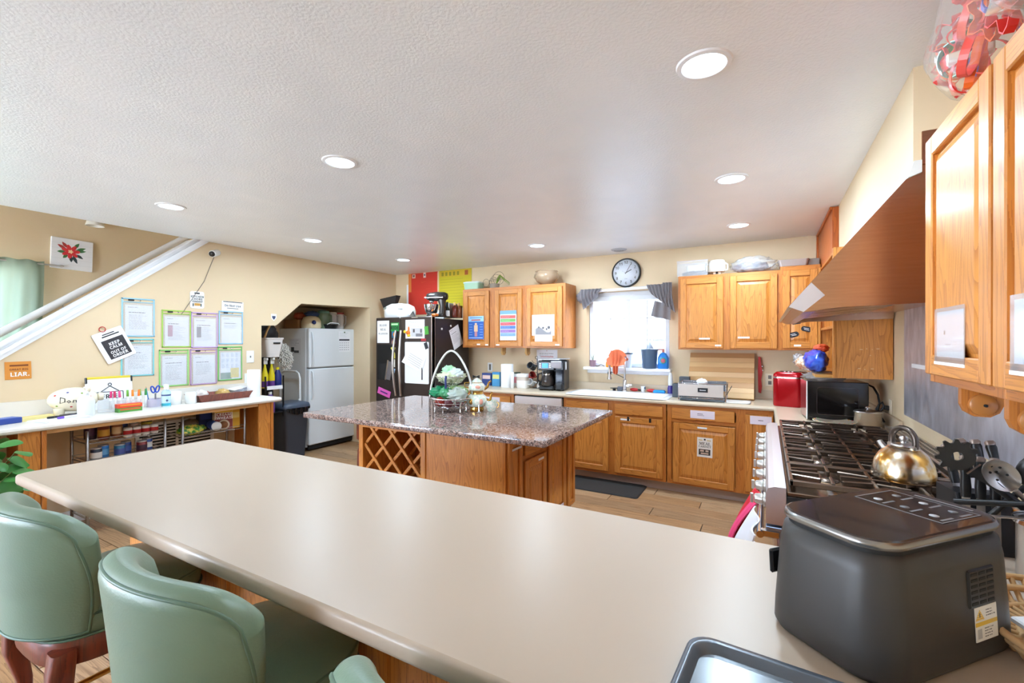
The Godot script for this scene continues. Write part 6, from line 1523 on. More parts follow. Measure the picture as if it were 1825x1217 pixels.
func window_sill_things() -> void:
	var y := 1.1895
	var z := -5.19
	var o := thing("potted_cactus", "tiny mauve pot with a small sprout at the window sill's end", "potted plant", Vector3(-1.8, y, z))
	put(Mb.new().lathe([Vector2(0, 0), Vector2(0.032, 0), Vector2(0.042, 0.075), Vector2(0.044, 0.08), Vector2(0.038, 0.08), Vector2(0, 0.07)], 20), "pot", mat("mauve_pot", rgb(150, 120, 130), 0.6), o)
	put(Mb.new().tube([Vector3(0, 0.07, 0), Vector3(0.008, 0.13, 0), Vector3(0.02, 0.15, 0)], 0.004, 6).tube([Vector3(0, 0.07, 0), Vector3(-0.014, 0.12, 0)], 0.003, 6), "sprout", M.stem_green, o)
	solo(Mb.new().box(Vector3(0, 0.034, 0), Vector3(0.075, 0.068, 0.05), 0.006), "sponge", mat("sponge_orange", rgb(250, 160, 50), 0.8), "orange sponge standing on the window sill", "sponge", Vector3(-1.6, y, z))
	solo(Mb.new().tube([Vector3(-0.04, 0.01, 0), Vector3(0, 0.03, 0), Vector3(0.04, 0.012, 0)], 0.006, 6).ell(Vector3(-0.05, 0.01, 0), Vector3(0.03, 0.01, 0.012), 10, 6), "small_tool", M.cable_grey, "small grey tool lying on the sill beside the tiny pot", "tool", Vector3(-1.7, y, z))
	o = thing("cup", "pale cup with a dark rim on the sill behind the faucet", "cup", Vector3(-1.385, y, z - 0.02))
	put(Mb.new().lathe([Vector2(0, 0), Vector2(0.038, 0), Vector2(0.052, 0.16), Vector2(0.048, 0.16), Vector2(0.035, 0.006), Vector2(0, 0.006)], 22), "cup", mat("cup_pale", rgb(206, 214, 222), 0.3), o)
	put(Mb.new().lathe([Vector2(0.052, 0.155), Vector2(0.06, 0.158), Vector2(0.06, 0.17), Vector2(0.048, 0.17), Vector2(0.048, 0.155)], 22), "rim", mat("slate", rgb(70, 84, 96), 0.4), o)
	o = thing("pail", "slate blue plastic pail on the window sill", "pail", Vector3(-1.14, y, z))
	put(Mb.new().lathe([Vector2(0, 0), Vector2(0.072, 0), Vector2(0.076, 0.01), Vector2(0.092, 0.2), Vector2(0.097, 0.2), Vector2(0.097, 0.215), Vector2(0.088, 0.215), Vector2(0.07, 0.01), Vector2(0, 0.008)], 28), "pail", mat("slate_blue", rgb(72, 92, 116), 0.4), o)
	o = thing("dish_brush", "clear brush standing in the slate blue pail, its bristle tip upward", "brush", Vector3(-1.14, y + 0.02, z - 0.02))
	put(Mb.new().cyl(0.045, 0.2, 0.275, 14, 0.008).cyl(0.006, 0.0, 0.2, 8).cyl(0.005, 0.27, 0.36, 8), "brush", mat("ice_blue", rgb(176, 190, 206), 0.3), o)
	o = thing("detergent_bottle", "bright blue detergent bottle with a round badge at the window's edge", "bottle", Vector3(-0.99, y, z))
	put(Mb.new().loft([ring(rrect(0.1, 0.06, 0.02), 0), ring(rrect(0.115, 0.07, 0.025), 0.01), ring(rrect(0.115, 0.07, 0.025), 0.12), ring(rrect(0.07, 0.05, 0.02), 0.165), ring(rrect(0.03, 0.03, 0.012), 0.18)]), "bottle", mat("detergent_blue", rgb(40, 130, 214), 0.2), o)
	put(Mb.new().at(0.005, 0.09, 0.0355, 0, PI / 2).cyl(0.036, 0, 0.002, 22), "badge", mat("badge_teal", rgb(60, 170, 170), 0.4), o)
	put(Mb.new().at(0.005, 0.09, 0.0376, 0, PI / 2).cyl(0.024, 0, 0.001, 20), "badge_centre", mat("badge_pink", rgb(214, 110, 130), 0.4), o)
	put(Mb.new().cyl(0.015, 0.18, 0.205, 14).box(Vector3(-0.02, 0.212, 0), Vector3(0.07, 0.016, 0.016), 0.004), "pump", mat("pump_rose", rgb(200, 130, 120), 0.4), o)

func counter_things() -> void:
	var y := 0.9155
	# sink set into the worktop
	var o := thing("sink", "long white drop-in sink below the window", "sink", Vector3(-1.385, 0.916, -4.86))
	var w := mat("sink_white", rgb(240, 241, 244), 0.16)
	put(Mb.new().loft([ring(rrect(1.08, 0.5, 0.04), 0.0), ring(rrect(1.08, 0.5, 0.04), 0.006), ring(rrect(1.06, 0.48, 0.035), 0.012), ring(rrect(0.98, 0.36, 0.06, 4, 0, -0.03), 0.012), ring(rrect(0.94, 0.33, 0.06, 4, 0, -0.03), 0.002), ring(rrect(0.9, 0.3, 0.07, 4, 0, -0.03), -0.17)], false, true), "basin", w, o)
	put(Mb.new().at(0.05, -0.169, 0.03).cyl(0.04, 0, 0.003, 20), "drain", M.chrome, o)
	o = thing("faucet", "tall chrome spring faucet with pull-down spray head", "faucet", Vector3(-1.387, 0.929, -5.075))
	put(Mb.new().cyl(0.03, 0, 0.012, 20).cyl(0.02, 0.01, 0.13, 18), "base", M.steel, o)
	put(Mb.new().cyl(0.011, 0.13, 0.36, 14), "post", M.steel, o)
	put(Mb.new().tube([Vector3(0.015, 0.07, 0.0), Vector3(0.09, 0.075, 0.01)], 0.013, 12).tube([Vector3(0.02, 0.06, 0), Vector3(0.05, 0.06, 0.0)], 0.016, 12), "lever", M.steel, o)
	var arc := arc3(Vector3(-0.085, 0.36, 0), 0.085, 16, 0, PI)
	arc.append(Vector3(-0.175, 0.25, 0.0))
	put(Mb.new().tube(arc, 0.012, 10), "hose", M.steel_wire, o)
	var coil := []
	for k in 160:
		var t := k / 159.0 * (arc.size() - 1)
		var i := mini(int(t), arc.size() - 2)
		var p: Vector3 = (arc[i] as Vector3).lerp(arc[i + 1], t - i)
		var d: Vector3 = (arc[i + 1] - arc[i]).normalized()
		var s := d.cross(Vector3.BACK).normalized()
		coil.append(p + (s * cos(k * 1.25) + Vector3.BACK * sin(k * 1.25)) * 0.0165)
	put(Mb.new().tube(coil, 0.0028, 5), "spring", M.chrome, o)
	put(Mb.new().at(-0.175, 0, 0).lathe([Vector2(0, 0.13), Vector2(0.024, 0.13), Vector2(0.026, 0.14), Vector2(0.016, 0.17), Vector2(0.015, 0.25), Vector2(0, 0.25)], 18), "spray_head", M.steel, o)
	put(Mb.new().tube([Vector3(0, 0.15, 0), Vector3(-0.16, 0.215, 0)], 0.004, 6).at(-0.175, 0.2, 0).box(Vector3.ZERO, Vector3(0.04, 0.03, 0.02), 0.004), "holder_arm", M.black_plastic, o)
	solo(Mb.new().sheet(func(u: float, v: float) -> Vector3:
		var a := PI * (0.12 + 0.76 * v)
		var r := 0.108 + 0.008 * sin(u * 19.0)
		return Vector3(-0.085 + cos(a) * r * (1.0 + 0.1 * sin(u * 9.0)), 0.36 + sin(a) * r - 0.2 * pow(absf(u - 0.42) * 1.6, 1.4) * (0.5 + 0.5 * sin(v * PI)), -0.05 + 0.13 * u), 30, 18, Vector3(0.0, -0.003, 0)), "dish_cloth", mat("cloth_coral", rgb(228, 124, 84), 0.85), "coral orange dishcloth draped over the faucet's arc", "cloth", Vector3(-1.387, 0.929, -5.075))
	solo(Mb.new().sheet(func(u: float, v: float) -> Vector3: return Vector3(-0.085 + (u - 0.5) * (0.11 - 0.05 * v), 0.46 - 0.24 * v - 0.03 * sin(u * PI) * v, 0.055 + 0.014 * sin(u * 14.0) * (0.3 + v)), 24, 8, Vector3(0, 0, -0.004)), "dish_cloth_flap", mat("cloth_coral_deep", rgb(220, 112, 74), 0.85), "hanging corner of the coral dishcloth on the faucet", "cloth", Vector3(-1.387, 0.929, -5.06))
	o = thing("sink_stopper", "black rubber sink strainer lying behind the sink", "strainer", Vector3(-1.53, y + 0.008, -5.15))
	put(Mb.new().cyl(0.018, 0, 0.02, 14).lathe([Vector2(0, 0.02), Vector2(0.045, 0.026), Vector2(0.048, 0.032), Vector2(0.03, 0.034), Vector2(0, 0.034)], 20), "strainer", M.black_plastic, o)
	solo(Mb.new().box(Vector3(0, 0.025, 0), Vector3(0.07, 0.05, 0.05), 0.008), "scrub_pad", mat("pad_grey", rgb(112, 116, 128), 0.8), "grey scrub pad standing behind the sink by the faucet", "sponge", Vector3(-1.46, y + 0.006, -5.16))
	for e in [["red-handled scrub brush lying behind the faucet", -1.28, 0.0], ["red scraper lying near the blue sponge", -1.09, 0.2]]:
		o = thing("scrub_brush", e[0], "brush", Vector3(e[1], y + 0.006, -5.15), e[2])
		put(Mb.new().ell(Vector3(-0.02, 0.025, 0), Vector3(0.05, 0.02, 0.025), 14, 8), "head", mat("brush_red", rgb(200, 50, 50), 0.4), o)
		put(Mb.new().tube([Vector3(0.02, 0.025, 0), Vector3(0.1, 0.02, 0.01)], 0.01, 8), "handle", M.black_plastic if e[2] == 0.0 else M.brush_red, o)
	o = thing("soap_cup", "small white soap cup behind the sink", "cup", Vector3(-1.2, y + 0.006, -5.15))
	put(Mb.new().cyl(0.024, 0, 0.07, 18, 0.026, 0.004), "cup", M.glossy_white, o)
	put(Mb.new().box(Vector3(0.018, 0.05, 0.01), Vector3(0.02, 0.03, 0.02), 0.004), "side", M.slate_blue, o)
	solo(Mb.new().box(Vector3(0, 0.018, 0), Vector3(0.13, 0.036, 0.06), 0.012), "sponge", mat("sponge_blue", rgb(40, 150, 220), 0.8), "bright blue sponge lying at the sink's far end", "sponge", Vector3(-1.02, y + 0.006, -5.13))
	bottle("dish_soap", "slim soap bottle with navy base and white top beside the sink", Vector3(-0.9, y, -5.12), [Vector2(0, 0), Vector2(0.03, 0), Vector2(0.032, 0.006), Vector2(0.032, 0.07), Vector2(0.024, 0.1), Vector2(0, 0.1)], mat("navy_soap", rgb(62, 50, 130), 0.2), [Vector2(0, 0.1), Vector2(0.024, 0.1), Vector2(0.026, 0.14), Vector2(0.022, 0.2), Vector2(0.012, 0.235), Vector2(0, 0.24)], mat("soap_white", rgb(232, 234, 236), 0.3))
	# dish rack
	o = thing("dish_rack", "stainless dish rack with a black tray and badge plate", "dish rack", Vector3(-0.54, y, -4.82), 0.02)
	var wr := Mb.new()
	for yy in [0.03, 0.17]:
		wr.tube([Vector3(-0.21, yy, 0.14), Vector3(0.21, yy, 0.14), Vector3(0.21, yy, -0.14), Vector3(-0.21, yy, -0.14)], 0.004, 6, true)
	for sx in [-1.0, 1.0]:
		for sz in [-1.0, 1.0]:
			wr.tube([Vector3(sx * 0.21, 0, sz * 0.14), Vector3(sx * 0.21, 0.17, sz * 0.14)], 0.005, 8)
	for k in 11:
		wr.tube([Vector3(-0.19 + 0.038 * k, 0.03, 0.14), Vector3(-0.19 + 0.038 * k, 0.045, 0), Vector3(-0.19 + 0.038 * k, 0.03, -0.14)], 0.0025, 5)
	put(wr, "wire_frame", M.chrome, o)
	put(Mb.new().box(Vector3(-0.01, 0.105, 0.143), Vector3(0.4, 0.115, 0.003), 0.001), "front_plate", mat("plate_steel", rgb(206, 198, 190), 0.4, 0.5), o)
	put(Mb.new().box(Vector3(0.01, 0.11, 0.1455), Vector3(0.09, 0.042, 0.002), 0.001), "badge", M.ink, o)
	txt("Rosene", 0.016, M.paper, o, Vector3(0.01, 0.11, 0.1468))
	put(Mb.new().box(Vector3(0, 0.012, 0), Vector3(0.4, 0.014, 0.3), 0.004), "drip_tray", mat("tray_slate", rgb(64, 72, 80), 0.35), o)
	put(Mb.new().box(Vector3(0.0, 0.13, -0.14), Vector3(0.4, 0.1, 0.003)), "back_plate", mat("plate_dark", rgb(126, 130, 136), 0.4, 0.4), o)
	put(Mb.new().prism(PackedVector2Array([Vector2(-0.14, 0.02), Vector2(0.14, 0.02), Vector2(0.14, 0.16), Vector2(-0.05, 0.13)]), 0.205, 0.208), "side_plate", M.plate_dark, o).transform = Transform3D(Basis(Vector3.UP, PI / 2), Vector3.ZERO)
	var tines := Mb.new()
	for k in 4:
		tines.tube([Vector3(0.215, 0.07, 0.08 - 0.03 * k), Vector3(0.255, 0.15, 0.08 - 0.03 * k)], 0.003, 5)
	put(tines, "side_tines", M.black_plastic, o)
	o = thing("utensil_caddy", "dark slate double utensil caddy at the end of the dish rack", "caddy", Vector3(-0.79, y, -4.96))
	put(Mb.new().box(Vector3(0, 0.07, 0), Vector3(0.11, 0.14, 0.1), 0.004).box(Vector3(0.05, 0.11, -0.06), Vector3(0.1, 0.2, 0.08), 0.004), "box", mat("caddy_slate", rgb(70, 76, 84), 0.5), o)
	put(Mb.new().box(Vector3(0, 0.1405, 0), Vector3(0.09, 0.002, 0.08)), "opening", M.black_rough, o)
	solo(Mb.new().blob(Vector3(0, 0.03, 0), Vector3(0.05, 0.035, 0.03), 0.3, 91, 2.0), "towel", M.tissue, "crumpled white cloth in the dish rack", "cloth", Vector3(-0.56, y + 0.14, -4.9))
	solo(Mb.new().loft([ring(rrect(0.34, 0.22, 0.03), 0), ring(rrect(0.36, 0.24, 0.035), 0.008), ring(rrect(0.33, 0.21, 0.03), 0.008)]), "drain_mat", mat("mat_white", rgb(240, 238, 234), 0.4), "thin white draining tray in front of the butcher-block board", "tray", Vector3(-0.3, y, -4.8))
	# butcher-block board, glued from staves, leaning on the wall
	o = thing("butcher_board", "large butcher-block cutting board leaning against the back wall", "cutting board", Vector3(-0.405, y + 0.009, -4.985))
	o.rotation.x = -0.5
	var sv := [rgb(222, 182, 128), rgb(206, 158, 104), rgb(230, 194, 146), rgb(214, 170, 116), rgb(196, 150, 100), rgb(226, 186, 134)]
	for k in 9:
		put(Mb.new().box(Vector3(0, 0.0285 + 0.0555 * k, 0), Vector3(0.61, 0.055, 0.035), 0.0015), "stave", tri_map(mat("stave_%d" % (k * 5 % 6), sv[k * 5 % 6], 0.5), noise_tex(0.02, rgb(226, 214, 200), Color.WHITE, 256, FastNoiseLite.TYPE_SIMPLEX, 4, 31) if not M.has("stave_%d" % (k * 5 % 6)) else M["stave_%d" % (k * 5 % 6)].albedo_texture, Vector3(0.6, 9, 9), true), o)
	o = thing("kitchen_tool", "red serrated kitchen tool hanging beside the butcher-block board", "kitchen tool", Vector3(-0.055, 1.14, BACK + 0.03))
	put(Mb.new().prism(PackedVector2Array([Vector2(-0.012, -0.16), Vector2(0.012, -0.17), Vector2(0.02, -0.1), Vector2(0.014, -0.03), Vector2(0.024, 0.04), Vector2(0.016, 0.1), Vector2(0.008, 0.19), Vector2(-0.012, 0.2), Vector2(-0.016, 0.05)]), -0.008, 0.008), "body", M.brush_red, o)
	put(Mb.new().ell(Vector3(0.024, 0.1, 0), Vector3(0.008, 0.008, 0.006), 10, 6).ell(Vector3(0.026, 0.06, 0), Vector3(0.008, 0.008, 0.006), 10, 6), "stud", M.chrome, o)
	o = thing("outlet_plate", "cream outlet plate on the back wall beside the red ice maker", "wall plate", Vector3(0.035, 1.105, BACK + 0.001))
	put(Mb.new().box(Vector3(0, 0, 0.003), Vector3(0.08, 0.125, 0.006), 0.002), "plate", mat("cream_plastic", rgb(236, 222, 196), 0.4), o)
	for s in [-1.0, 1.0]:
		put(Mb.new().box(Vector3(0, s * 0.028, 0.0065), Vector3(0.03, 0.036, 0.003), 0.001), "socket", M.cable_grey, o)
	o = thing("outlet_plate", "white outlet plate behind the blue cartons on the back wall", "wall plate", Vector3(-3.28, 1.14, BACK + 0.001))
	put(Mb.new().box(Vector3(0, 0, 0.003), Vector3(0.075, 0.12, 0.006), 0.002), "plate", M.white_plastic, o)
	put(Mb.new().box(Vector3(0, 0, 0.0065), Vector3(0.03, 0.08, 0.003), 0.001), "socket", M.cable_grey, o)
	# coffee corner
	pack("carton", "dark blue carton on the worktop against the dark fridge", "carton", Vector3(-3.19, y, -5.05), 0.0, Vector3(0.14, 0.16, 0.08), rgb(50, 70, 130), rgb(230, 200, 190))
	pack("carton", "light blue carton beside the paper towel roll", "carton", Vector3(-3.02, y, -5.0), 0.1, Vector3(0.11, 0.18, 0.07), rgb(60, 140, 190), rgb(210, 206, 120))
	towel_roll("thick paper towel roll on the worktop under the oak cabinets", Vector3(-2.83, y, -4.93), 0.078, 0.29)
	solo(Mb.new().cyl(0.02, 0, 0.2, 14, 0.02, 0.003), "white_bottle", M.white_plastic, "slim white bottle in front of the thick paper towel roll", "bottle", Vector3(-2.71, y, -4.85))
	o = can("canister", "white canister with a pink band behind the flour canister", "canister", Vector3(-2.79, y, -5.12), 0.05, 0.18, rgb(236, 236, 236), rgb(226, 140, 150), rgb(60, 80, 60), "", false)
	o = thing("flour_canister", "clear square canister of flour with a white lid", "canister", Vector3(-2.62, y, -4.97))
	put(Mb.new().loft([ring(rrect(0.145, 0.13, 0.03), 0), ring(rrect(0.15, 0.135, 0.03), 0.006), ring(rrect(0.15, 0.135, 0.03), 0.095)]), "flour", mat("flour", rgb(240, 236, 230), 0.7), o)
	put(Mb.new().loft([ring(rrect(0.15, 0.135, 0.03), 0.095), ring(rrect(0.15, 0.135, 0.03), 0.14)]), "clear_wall", mat("canister_clear", rgb(206, 190, 176), 0.2), o)
	put(Mb.new().loft([ring(rrect(0.16, 0.145, 0.033), 0.14), ring(rrect(0.162, 0.147, 0.034), 0.165), ring(rrect(0.15, 0.135, 0.03), 0.175)]), "lid", M.white_plastic, o)
	o = thing("mug_tree", "thin black wire mug tree beside the coffee maker", "mug stand", Vector3(-2.46, y, -5.03))
	put(Mb.new().cyl(0.06, 0, 0.006, 20), "base", M.black_plastic, o)
	var st := Mb.new()
	st.tube([Vector3(0, 0, 0), Vector3(0, 0.36, 0)], 0.005, 8)
	st.tube(arc3(Vector3(-0.01, 0.375, 0), 0.018, 12), 0.003, 6, true)
	for e in [[0.3, -1], [0.19, -1], [0.07, -1], [0.3, 1], [0.07, 1]]:
		st.tube([Vector3(0, e[0], 0), Vector3(e[1] * 0.05, e[0] + 0.01, 0.0), Vector3(e[1] * 0.075, e[0] + 0.04, 0)], 0.003, 6)
	put(st, "branches", M.black_plastic, o)
	for e in [["dark grey mug on the mug tree's top branch", Vector3(-2.53, y + 0.265, -5.02), rgb(84, 88, 92), 0.5], ["brick red mug on the mug tree's middle branch", Vector3(-2.53, y + 0.15, -5.0), rgb(150, 50, 44), -0.45], ["white mug low on the mug tree beside the flour canister", Vector3(-2.53, y + 0.065, -4.99), rgb(236, 236, 236), 0.3], ["white mug low on the mug tree beside the coffee maker", Vector3(-2.4, y + 0.04, -5.0), rgb(236, 232, 228), -0.3]]:
		o = thing("mug", e[0], "mug", e[1], 0.0, "mugs on the mug tree")
		o.rotation = Vector3(1.1, 0.4, e[3])
		put(Mb.new().lathe([Vector2(0, -0.048), Vector2(0.038, -0.048), Vector2(0.042, -0.04), Vector2(0.043, 0.048), Vector2(0.039, 0.048), Vector2(0.038, -0.04), Vector2(0, -0.042)], 24), "mug", mat("mug_%s" % (e[2] as Color).to_html(), e[2], 0.2), o)
		put(Mb.new().tube(arc3(Vector3(0.045, 0, 0), 0.028, 12, -1.5, 1.5), 0.006, 8), "handle", mat("mug_%s" % (e[2] as Color).to_html(), e[2], 0.2), o)
	o = thing("coffee_maker", "black drip coffee maker with a blue display and glass carafe", "coffee maker", Vector3(-2.21, y, -4.95), 0.12)
	var bk: StandardMaterial3D = M.black_plastic
	put(Mb.new().box(Vector3(0.0, 0.18, -0.09), Vector3(0.32, 0.35, 0.1), 0.01).box(Vector3(0.105, 0.17, 0.02), Vector3(0.11, 0.34, 0.16), 0.012).box(Vector3(-0.055, 0.29, 0.03), Vector3(0.21, 0.11, 0.16), 0.012), "body", mat("coffee_black", rgb(34, 36, 40), 0.25), o)
	put(Mb.new().box(Vector3(-0.055, 0.025, 0.03), Vector3(0.2, 0.05, 0.17), 0.02).box(Vector3(0.105, 0.05, 0.095), Vector3(0.1, 0.09, 0.08), 0.02), "base", bk, o)
	put(Mb.new().box(Vector3(0.105, 0.17, 0.106), Vector3(0.085, 0.16, 0.012), 0.005), "water_window", mat("dark_window", rgb(26, 30, 40), 0.08), o)
	put(Mb.new().at(0.07, 0.305, 0.105, 0, 0.15).box(Vector3.ZERO, Vector3(0.13, 0.085, 0.02), 0.006), "brew_panel", mat("silver_panel", rgb(190, 192, 198), 0.3, 0.6), o)
	var disp := mat("display_glow", rgb(30, 120, 230), 0.3)
	disp.emission_enabled = true
	disp.emission = rgb(40, 150, 250)
	disp.emission_energy_multiplier = 0.9
	put(Mb.new().box(Vector3(-0.065, 0.292, 0.112), Vector3(0.075, 0.055, 0.004)), "display_screen", disp, o)
	for k in 6:
		put(Mb.new().box(Vector3(-0.125 + 0.12 * (k % 2), 0.312 - 0.02 * (k / 2), 0.112), Vector3(0.024, 0.012, 0.005), 0.001), "button", M.white_plastic, o)
	put(Mb.new().box(Vector3(-0.02, 0.362, 0.0), Vector3(0.26, 0.012, 0.2), 0.005).box(Vector3(0.1, 0.37, -0.02), Vector3(0.16, 0.008, 0.16), 0.003), "lid", M.silver_panel, o)
	put(Mb.new().at(-0.055, 0.05, 0.04).lathe([Vector2(0, 0), Vector2(0.07, 0), Vector2(0.082, 0.03), Vector2(0.08, 0.08), Vector2(0.055, 0.135), Vector2(0.058, 0.15)], 28), "carafe", mat("carafe_glass", rgb(52, 46, 44), 0.05), o)
	put(Mb.new().at(-0.055, 0.05, 0.04).cyl(0.058, 0.15, 0.175, 24).tube([Vector3(-0.06, 0.15, 0.03), Vector3(-0.1, 0.14, 0.05), Vector3(-0.11, 0.07, 0.05), Vector3(-0.075, 0.04, 0.03)], 0.01, 8), "carafe_handle", bk, o)
	put(Mb.new().at(-0.055, 0.05, 0.04).lathe([Vector2(0.0555, 0.128), Vector2(0.0575, 0.128), Vector2(0.0575, 0.145), Vector2(0.0555, 0.145)], 24), "carafe_band", M.chrome, o)
	put(Mb.new().box(Vector3(0.164, 0.29, 0.03), Vector3(0.006, 0.09, 0.03), 0.002), "filter_holder", M.paper, o)
	# wooden holder under the oak cabinets
	o = thing("towel_holder", "wooden paper towel holder brackets under the single oak cabinet", "towel holder", Vector3(-2.78, 1.41, -5.05))
	for s in [-1.0, 1.0]:
		var m := Mb.new()
		m.t = Transform3D(Basis(Vector3.UP, PI / 2), Vector3(s * 0.175, 0, 0))
		m.prism(PackedVector2Array([Vector2(-0.05, 0), Vector2(-0.04, -0.07), Vector2(-0.02, -0.095), Vector2(0.02, -0.095), Vector2(0.04, -0.07), Vector2(0.05, 0)]), -0.012, 0.012)
		m.t = Transform3D()
		m.at(s * 0.175, -0.06, 0, 0, 0, PI / 2).cyl(0.018, -0.03, 0.03, 14)
		put(m, "bracket", M.pine, o)

func range_side() -> void:
	var cz := -2.81
	var o := thing("gas_range", "wide stainless commercial gas range along the side wall", "range", Vector3(0.0, 0, cz))
	var W := 1.58
	put(Mb.new().box(Vector3(0.4, 0.46, 0), Vector3(0.66, 0.86, W), 0.006), "body", mat("range_steel", rgb(214, 204, 196), 0.32, 1.0), o)
	var m := Mb.new()
	m.prism(PackedVector2Array([Vector2(0.0, 0.79), Vector2(0.0, 0.905), Vector2(0.008, 0.928), Vector2(0.03, 0.936), Vector2(0.068, 0.936), Vector2(0.068, 0.79)]), -W / 2, W / 2, false)
	put(m, "front_ledge", mat("ledge_steel", rgb(220, 218, 222), 0.42, 0.9), o)
	put(Mb.new().box(Vector3(0.4, 0.905, 0), Vector3(0.66, 0.03, W - 0.02), 0.003), "burner_pan", mat("pan_enamel", rgb(120, 98, 80), 0.25, 0.85), o)
	put(Mb.new().box(Vector3(0.4, 0.85, W / 2 + 0.002), Vector3(0.66, 0.11, 0.006)), "side_skirt", M.black_rough, o)
	put(Mb.new().box(Vector3(0.035, 0.772, 0), Vector3(0.07, 0.016, W), 0.003), "blue_trim", mat("trim_bluish", rgb(150, 170, 200), 0.3, 0.8), o)
	# oven doors and their rail
	for k in 2:
		put(Mb.new().box(Vector3(0.055, 0.44, -0.39 + 0.78 * k), Vector3(0.03, 0.5, 0.74), 0.008), "oven_door", M.range_steel, o)
	m = Mb.new()
	m.tube([Vector3(-0.02, 0.72, -W / 2 + 0.06), Vector3(-0.02, 0.72, W / 2 - 0.06)], 0.014, 12)
	for z in [-0.7, -0.05, 0.05, 0.7]:
		m.box(Vector3(0.015, 0.72, z), Vector3(0.07, 0.03, 0.022), 0.004)
	put(m, "handle", M.chrome, o)
	var kn := mat("knob_cream", rgb(206, 202, 194), 0.3, 0.6)
	for k in 8:
		var kb := Mb.new()
		kb.at(0.0, 0.855, -0.7 + 0.2 * k, 0, 0, PI / 2).cyl(0.028, 0.0, 0.008, 18).cyl(0.023, 0.008, 0.042, 18, 0.019, 0.005).box(Vector3(0, 0.05, 0), Vector3(0.04, 0.012, 0.008), 0.002)
		put(kb, "knob", kn, o)
	# cast grates over pairs of burners
	var gi := mat("cast_iron", rgb(112, 97, 85), 0.27, 0.8)
	for k in 5:
		var z := -0.62 + 0.31 * k
		m = Mb.new()
		var y := 0.954
		for s in [-1.0, 1.0]:
			m.box(Vector3(0.355, y, z + s * 0.143), Vector3(0.55, 0.022, 0.014), 0.003)
			m.box(Vector3(0.355 + s * 0.268, y, z), Vector3(0.014, 0.022, 0.3), 0.003)
		m.box(Vector3(0.355, y, z), Vector3(0.014, 0.022, 0.29), 0.003)
		for b in [0.22, 0.49]:
			for s in [-1.0, 1.0]:
				m.box(Vector3(b + s * 0.085, y + 0.004, z), Vector3(0.1, 0.022, 0.012), 0.003)
				m.box(Vector3(b, y + 0.004, z + s * 0.09), Vector3(0.012, 0.024, 0.1), 0.003)
				for q in [-1.0, 1.0]:
					m.at(b + s * 0.082, y + 0.003, z + q * 0.062, s * q * 0.25).box(Vector3.ZERO, Vector3(0.1, 0.02, 0.011), 0.003)
					m.at(0, 0, 0)
		put(m, "grate", gi, o)
		for b in [0.22, 0.49]:
			var bn := put(Mb.new().at(b, 0.919, z).cyl(0.058, 0, 0.008, 24, 0.05).cyl(0.046, 0.008, 0.022, 24, 0.042, 0.004), "burner", mat("burner_brass", rgb(150, 122, 92), 0.45, 0.6), o)
			put(Mb.new().at(b, 0.919, z).cyl(0.036, 0.022, 0.03, 22, 0.032, 0.003), "burner_cap", gi, bn)
			put(Mb.new().at(b, 0.921, z + 0.1).box(Vector3.ZERO, Vector3(0.03, 0.006, 0.05), 0.001), "shine_plate", M.steel, bn)
	# slotted riser along the wall
	m = Mb.new()
	for x in [0.655, 0.68, 0.705, 0.73]:
		m.box(Vector3(x, 0.965, 0), Vector3(0.008, 0.012, W), 0.0)
	for k in 60:
		m.box(Vector3(0.6925, 0.9645, -W / 2 + W * (k + 0.5) / 60), Vector3(0.08, 0.011, 0.008))
	m.box(Vector3(0.6925, 0.935, W / 2 - 0.004), Vector3(0.083, 0.06, 0.008)).box(Vector3(0.649, 0.945, 0), Vector3(0.006, 0.05, W))
	put(m, "slotted_riser", M.steel, o)
	# kettle
	o = thing("kettle", "domed steel kettle with amber heat stains on the front grate", "kettle", Vector3(0.462, 0.967, -2.26), 2.3)
	var km := tri_map(mat("kettle_steel", Color.WHITE, 0.22, 1.0), noise_tex(0.011, rgb(206, 150, 72), rgb(236, 226, 210), 256, FastNoiseLite.TYPE_SIMPLEX, 4, 14, 0.3, 0.62), Vector3(3.2, 3.2, 3.2))
	put(Mb.new().lathe([Vector2(0, 0), Vector2(0.091, 0), Vector2(0.097, 0.004), Vector2(0.0985, 0.012), Vector2(0.097, 0.035), Vector2(0.09, 0.068), Vector2(0.075, 0.098), Vector2(0.053, 0.12), Vector2(0.04, 0.127), Vector2(0, 0.129)], 48), "body", km, o)
	put(Mb.new().lathe([Vector2(0, 0.129), Vector2(0.038, 0.129), Vector2(0.036, 0.135), Vector2(0.01, 0.14), Vector2(0.009, 0.146), Vector2(0.014, 0.15), Vector2(0.015, 0.158), Vector2(0.01, 0.166), Vector2(0, 0.168)], 28), "lid", M.steel, o)
	put(Mb.new().tube([Vector3(0.055, 0.09, 0), Vector3(0.083, 0.115, 0), Vector3(0.093, 0.128, 0)], 0.014, 14, false, 0.011), "spout", M.steel, o)
	var hp := [Vector3(0.04, 0.12, 0), Vector3(0.043, 0.14, 0)]
	for k in 13:
		var a := PI * k / 12.0
		hp.append(Vector3(cos(a) * 0.043, 0.152 + sin(a) * 0.045, 0))
	hp.append(Vector3(-0.044, 0.125, 0))
	put(Mb.new().tube(hp, 0.0105, 12), "handle", mat("handle_dark", rgb(96, 84, 76), 0.3, 0.7), o)
	for s in [-1.0, 1.0]:
		put(Mb.new().box(Vector3(s * 0.042, 0.126, 0), Vector3(0.02, 0.02, 0.03), 0.004), "handle_mount", M.steel, o)
	# cloths over the rail
	o = thing("kitchen_towel", "red towel hanging on the range's oven rail", "towel", Vector3(-0.02, 0.735, -2.62))
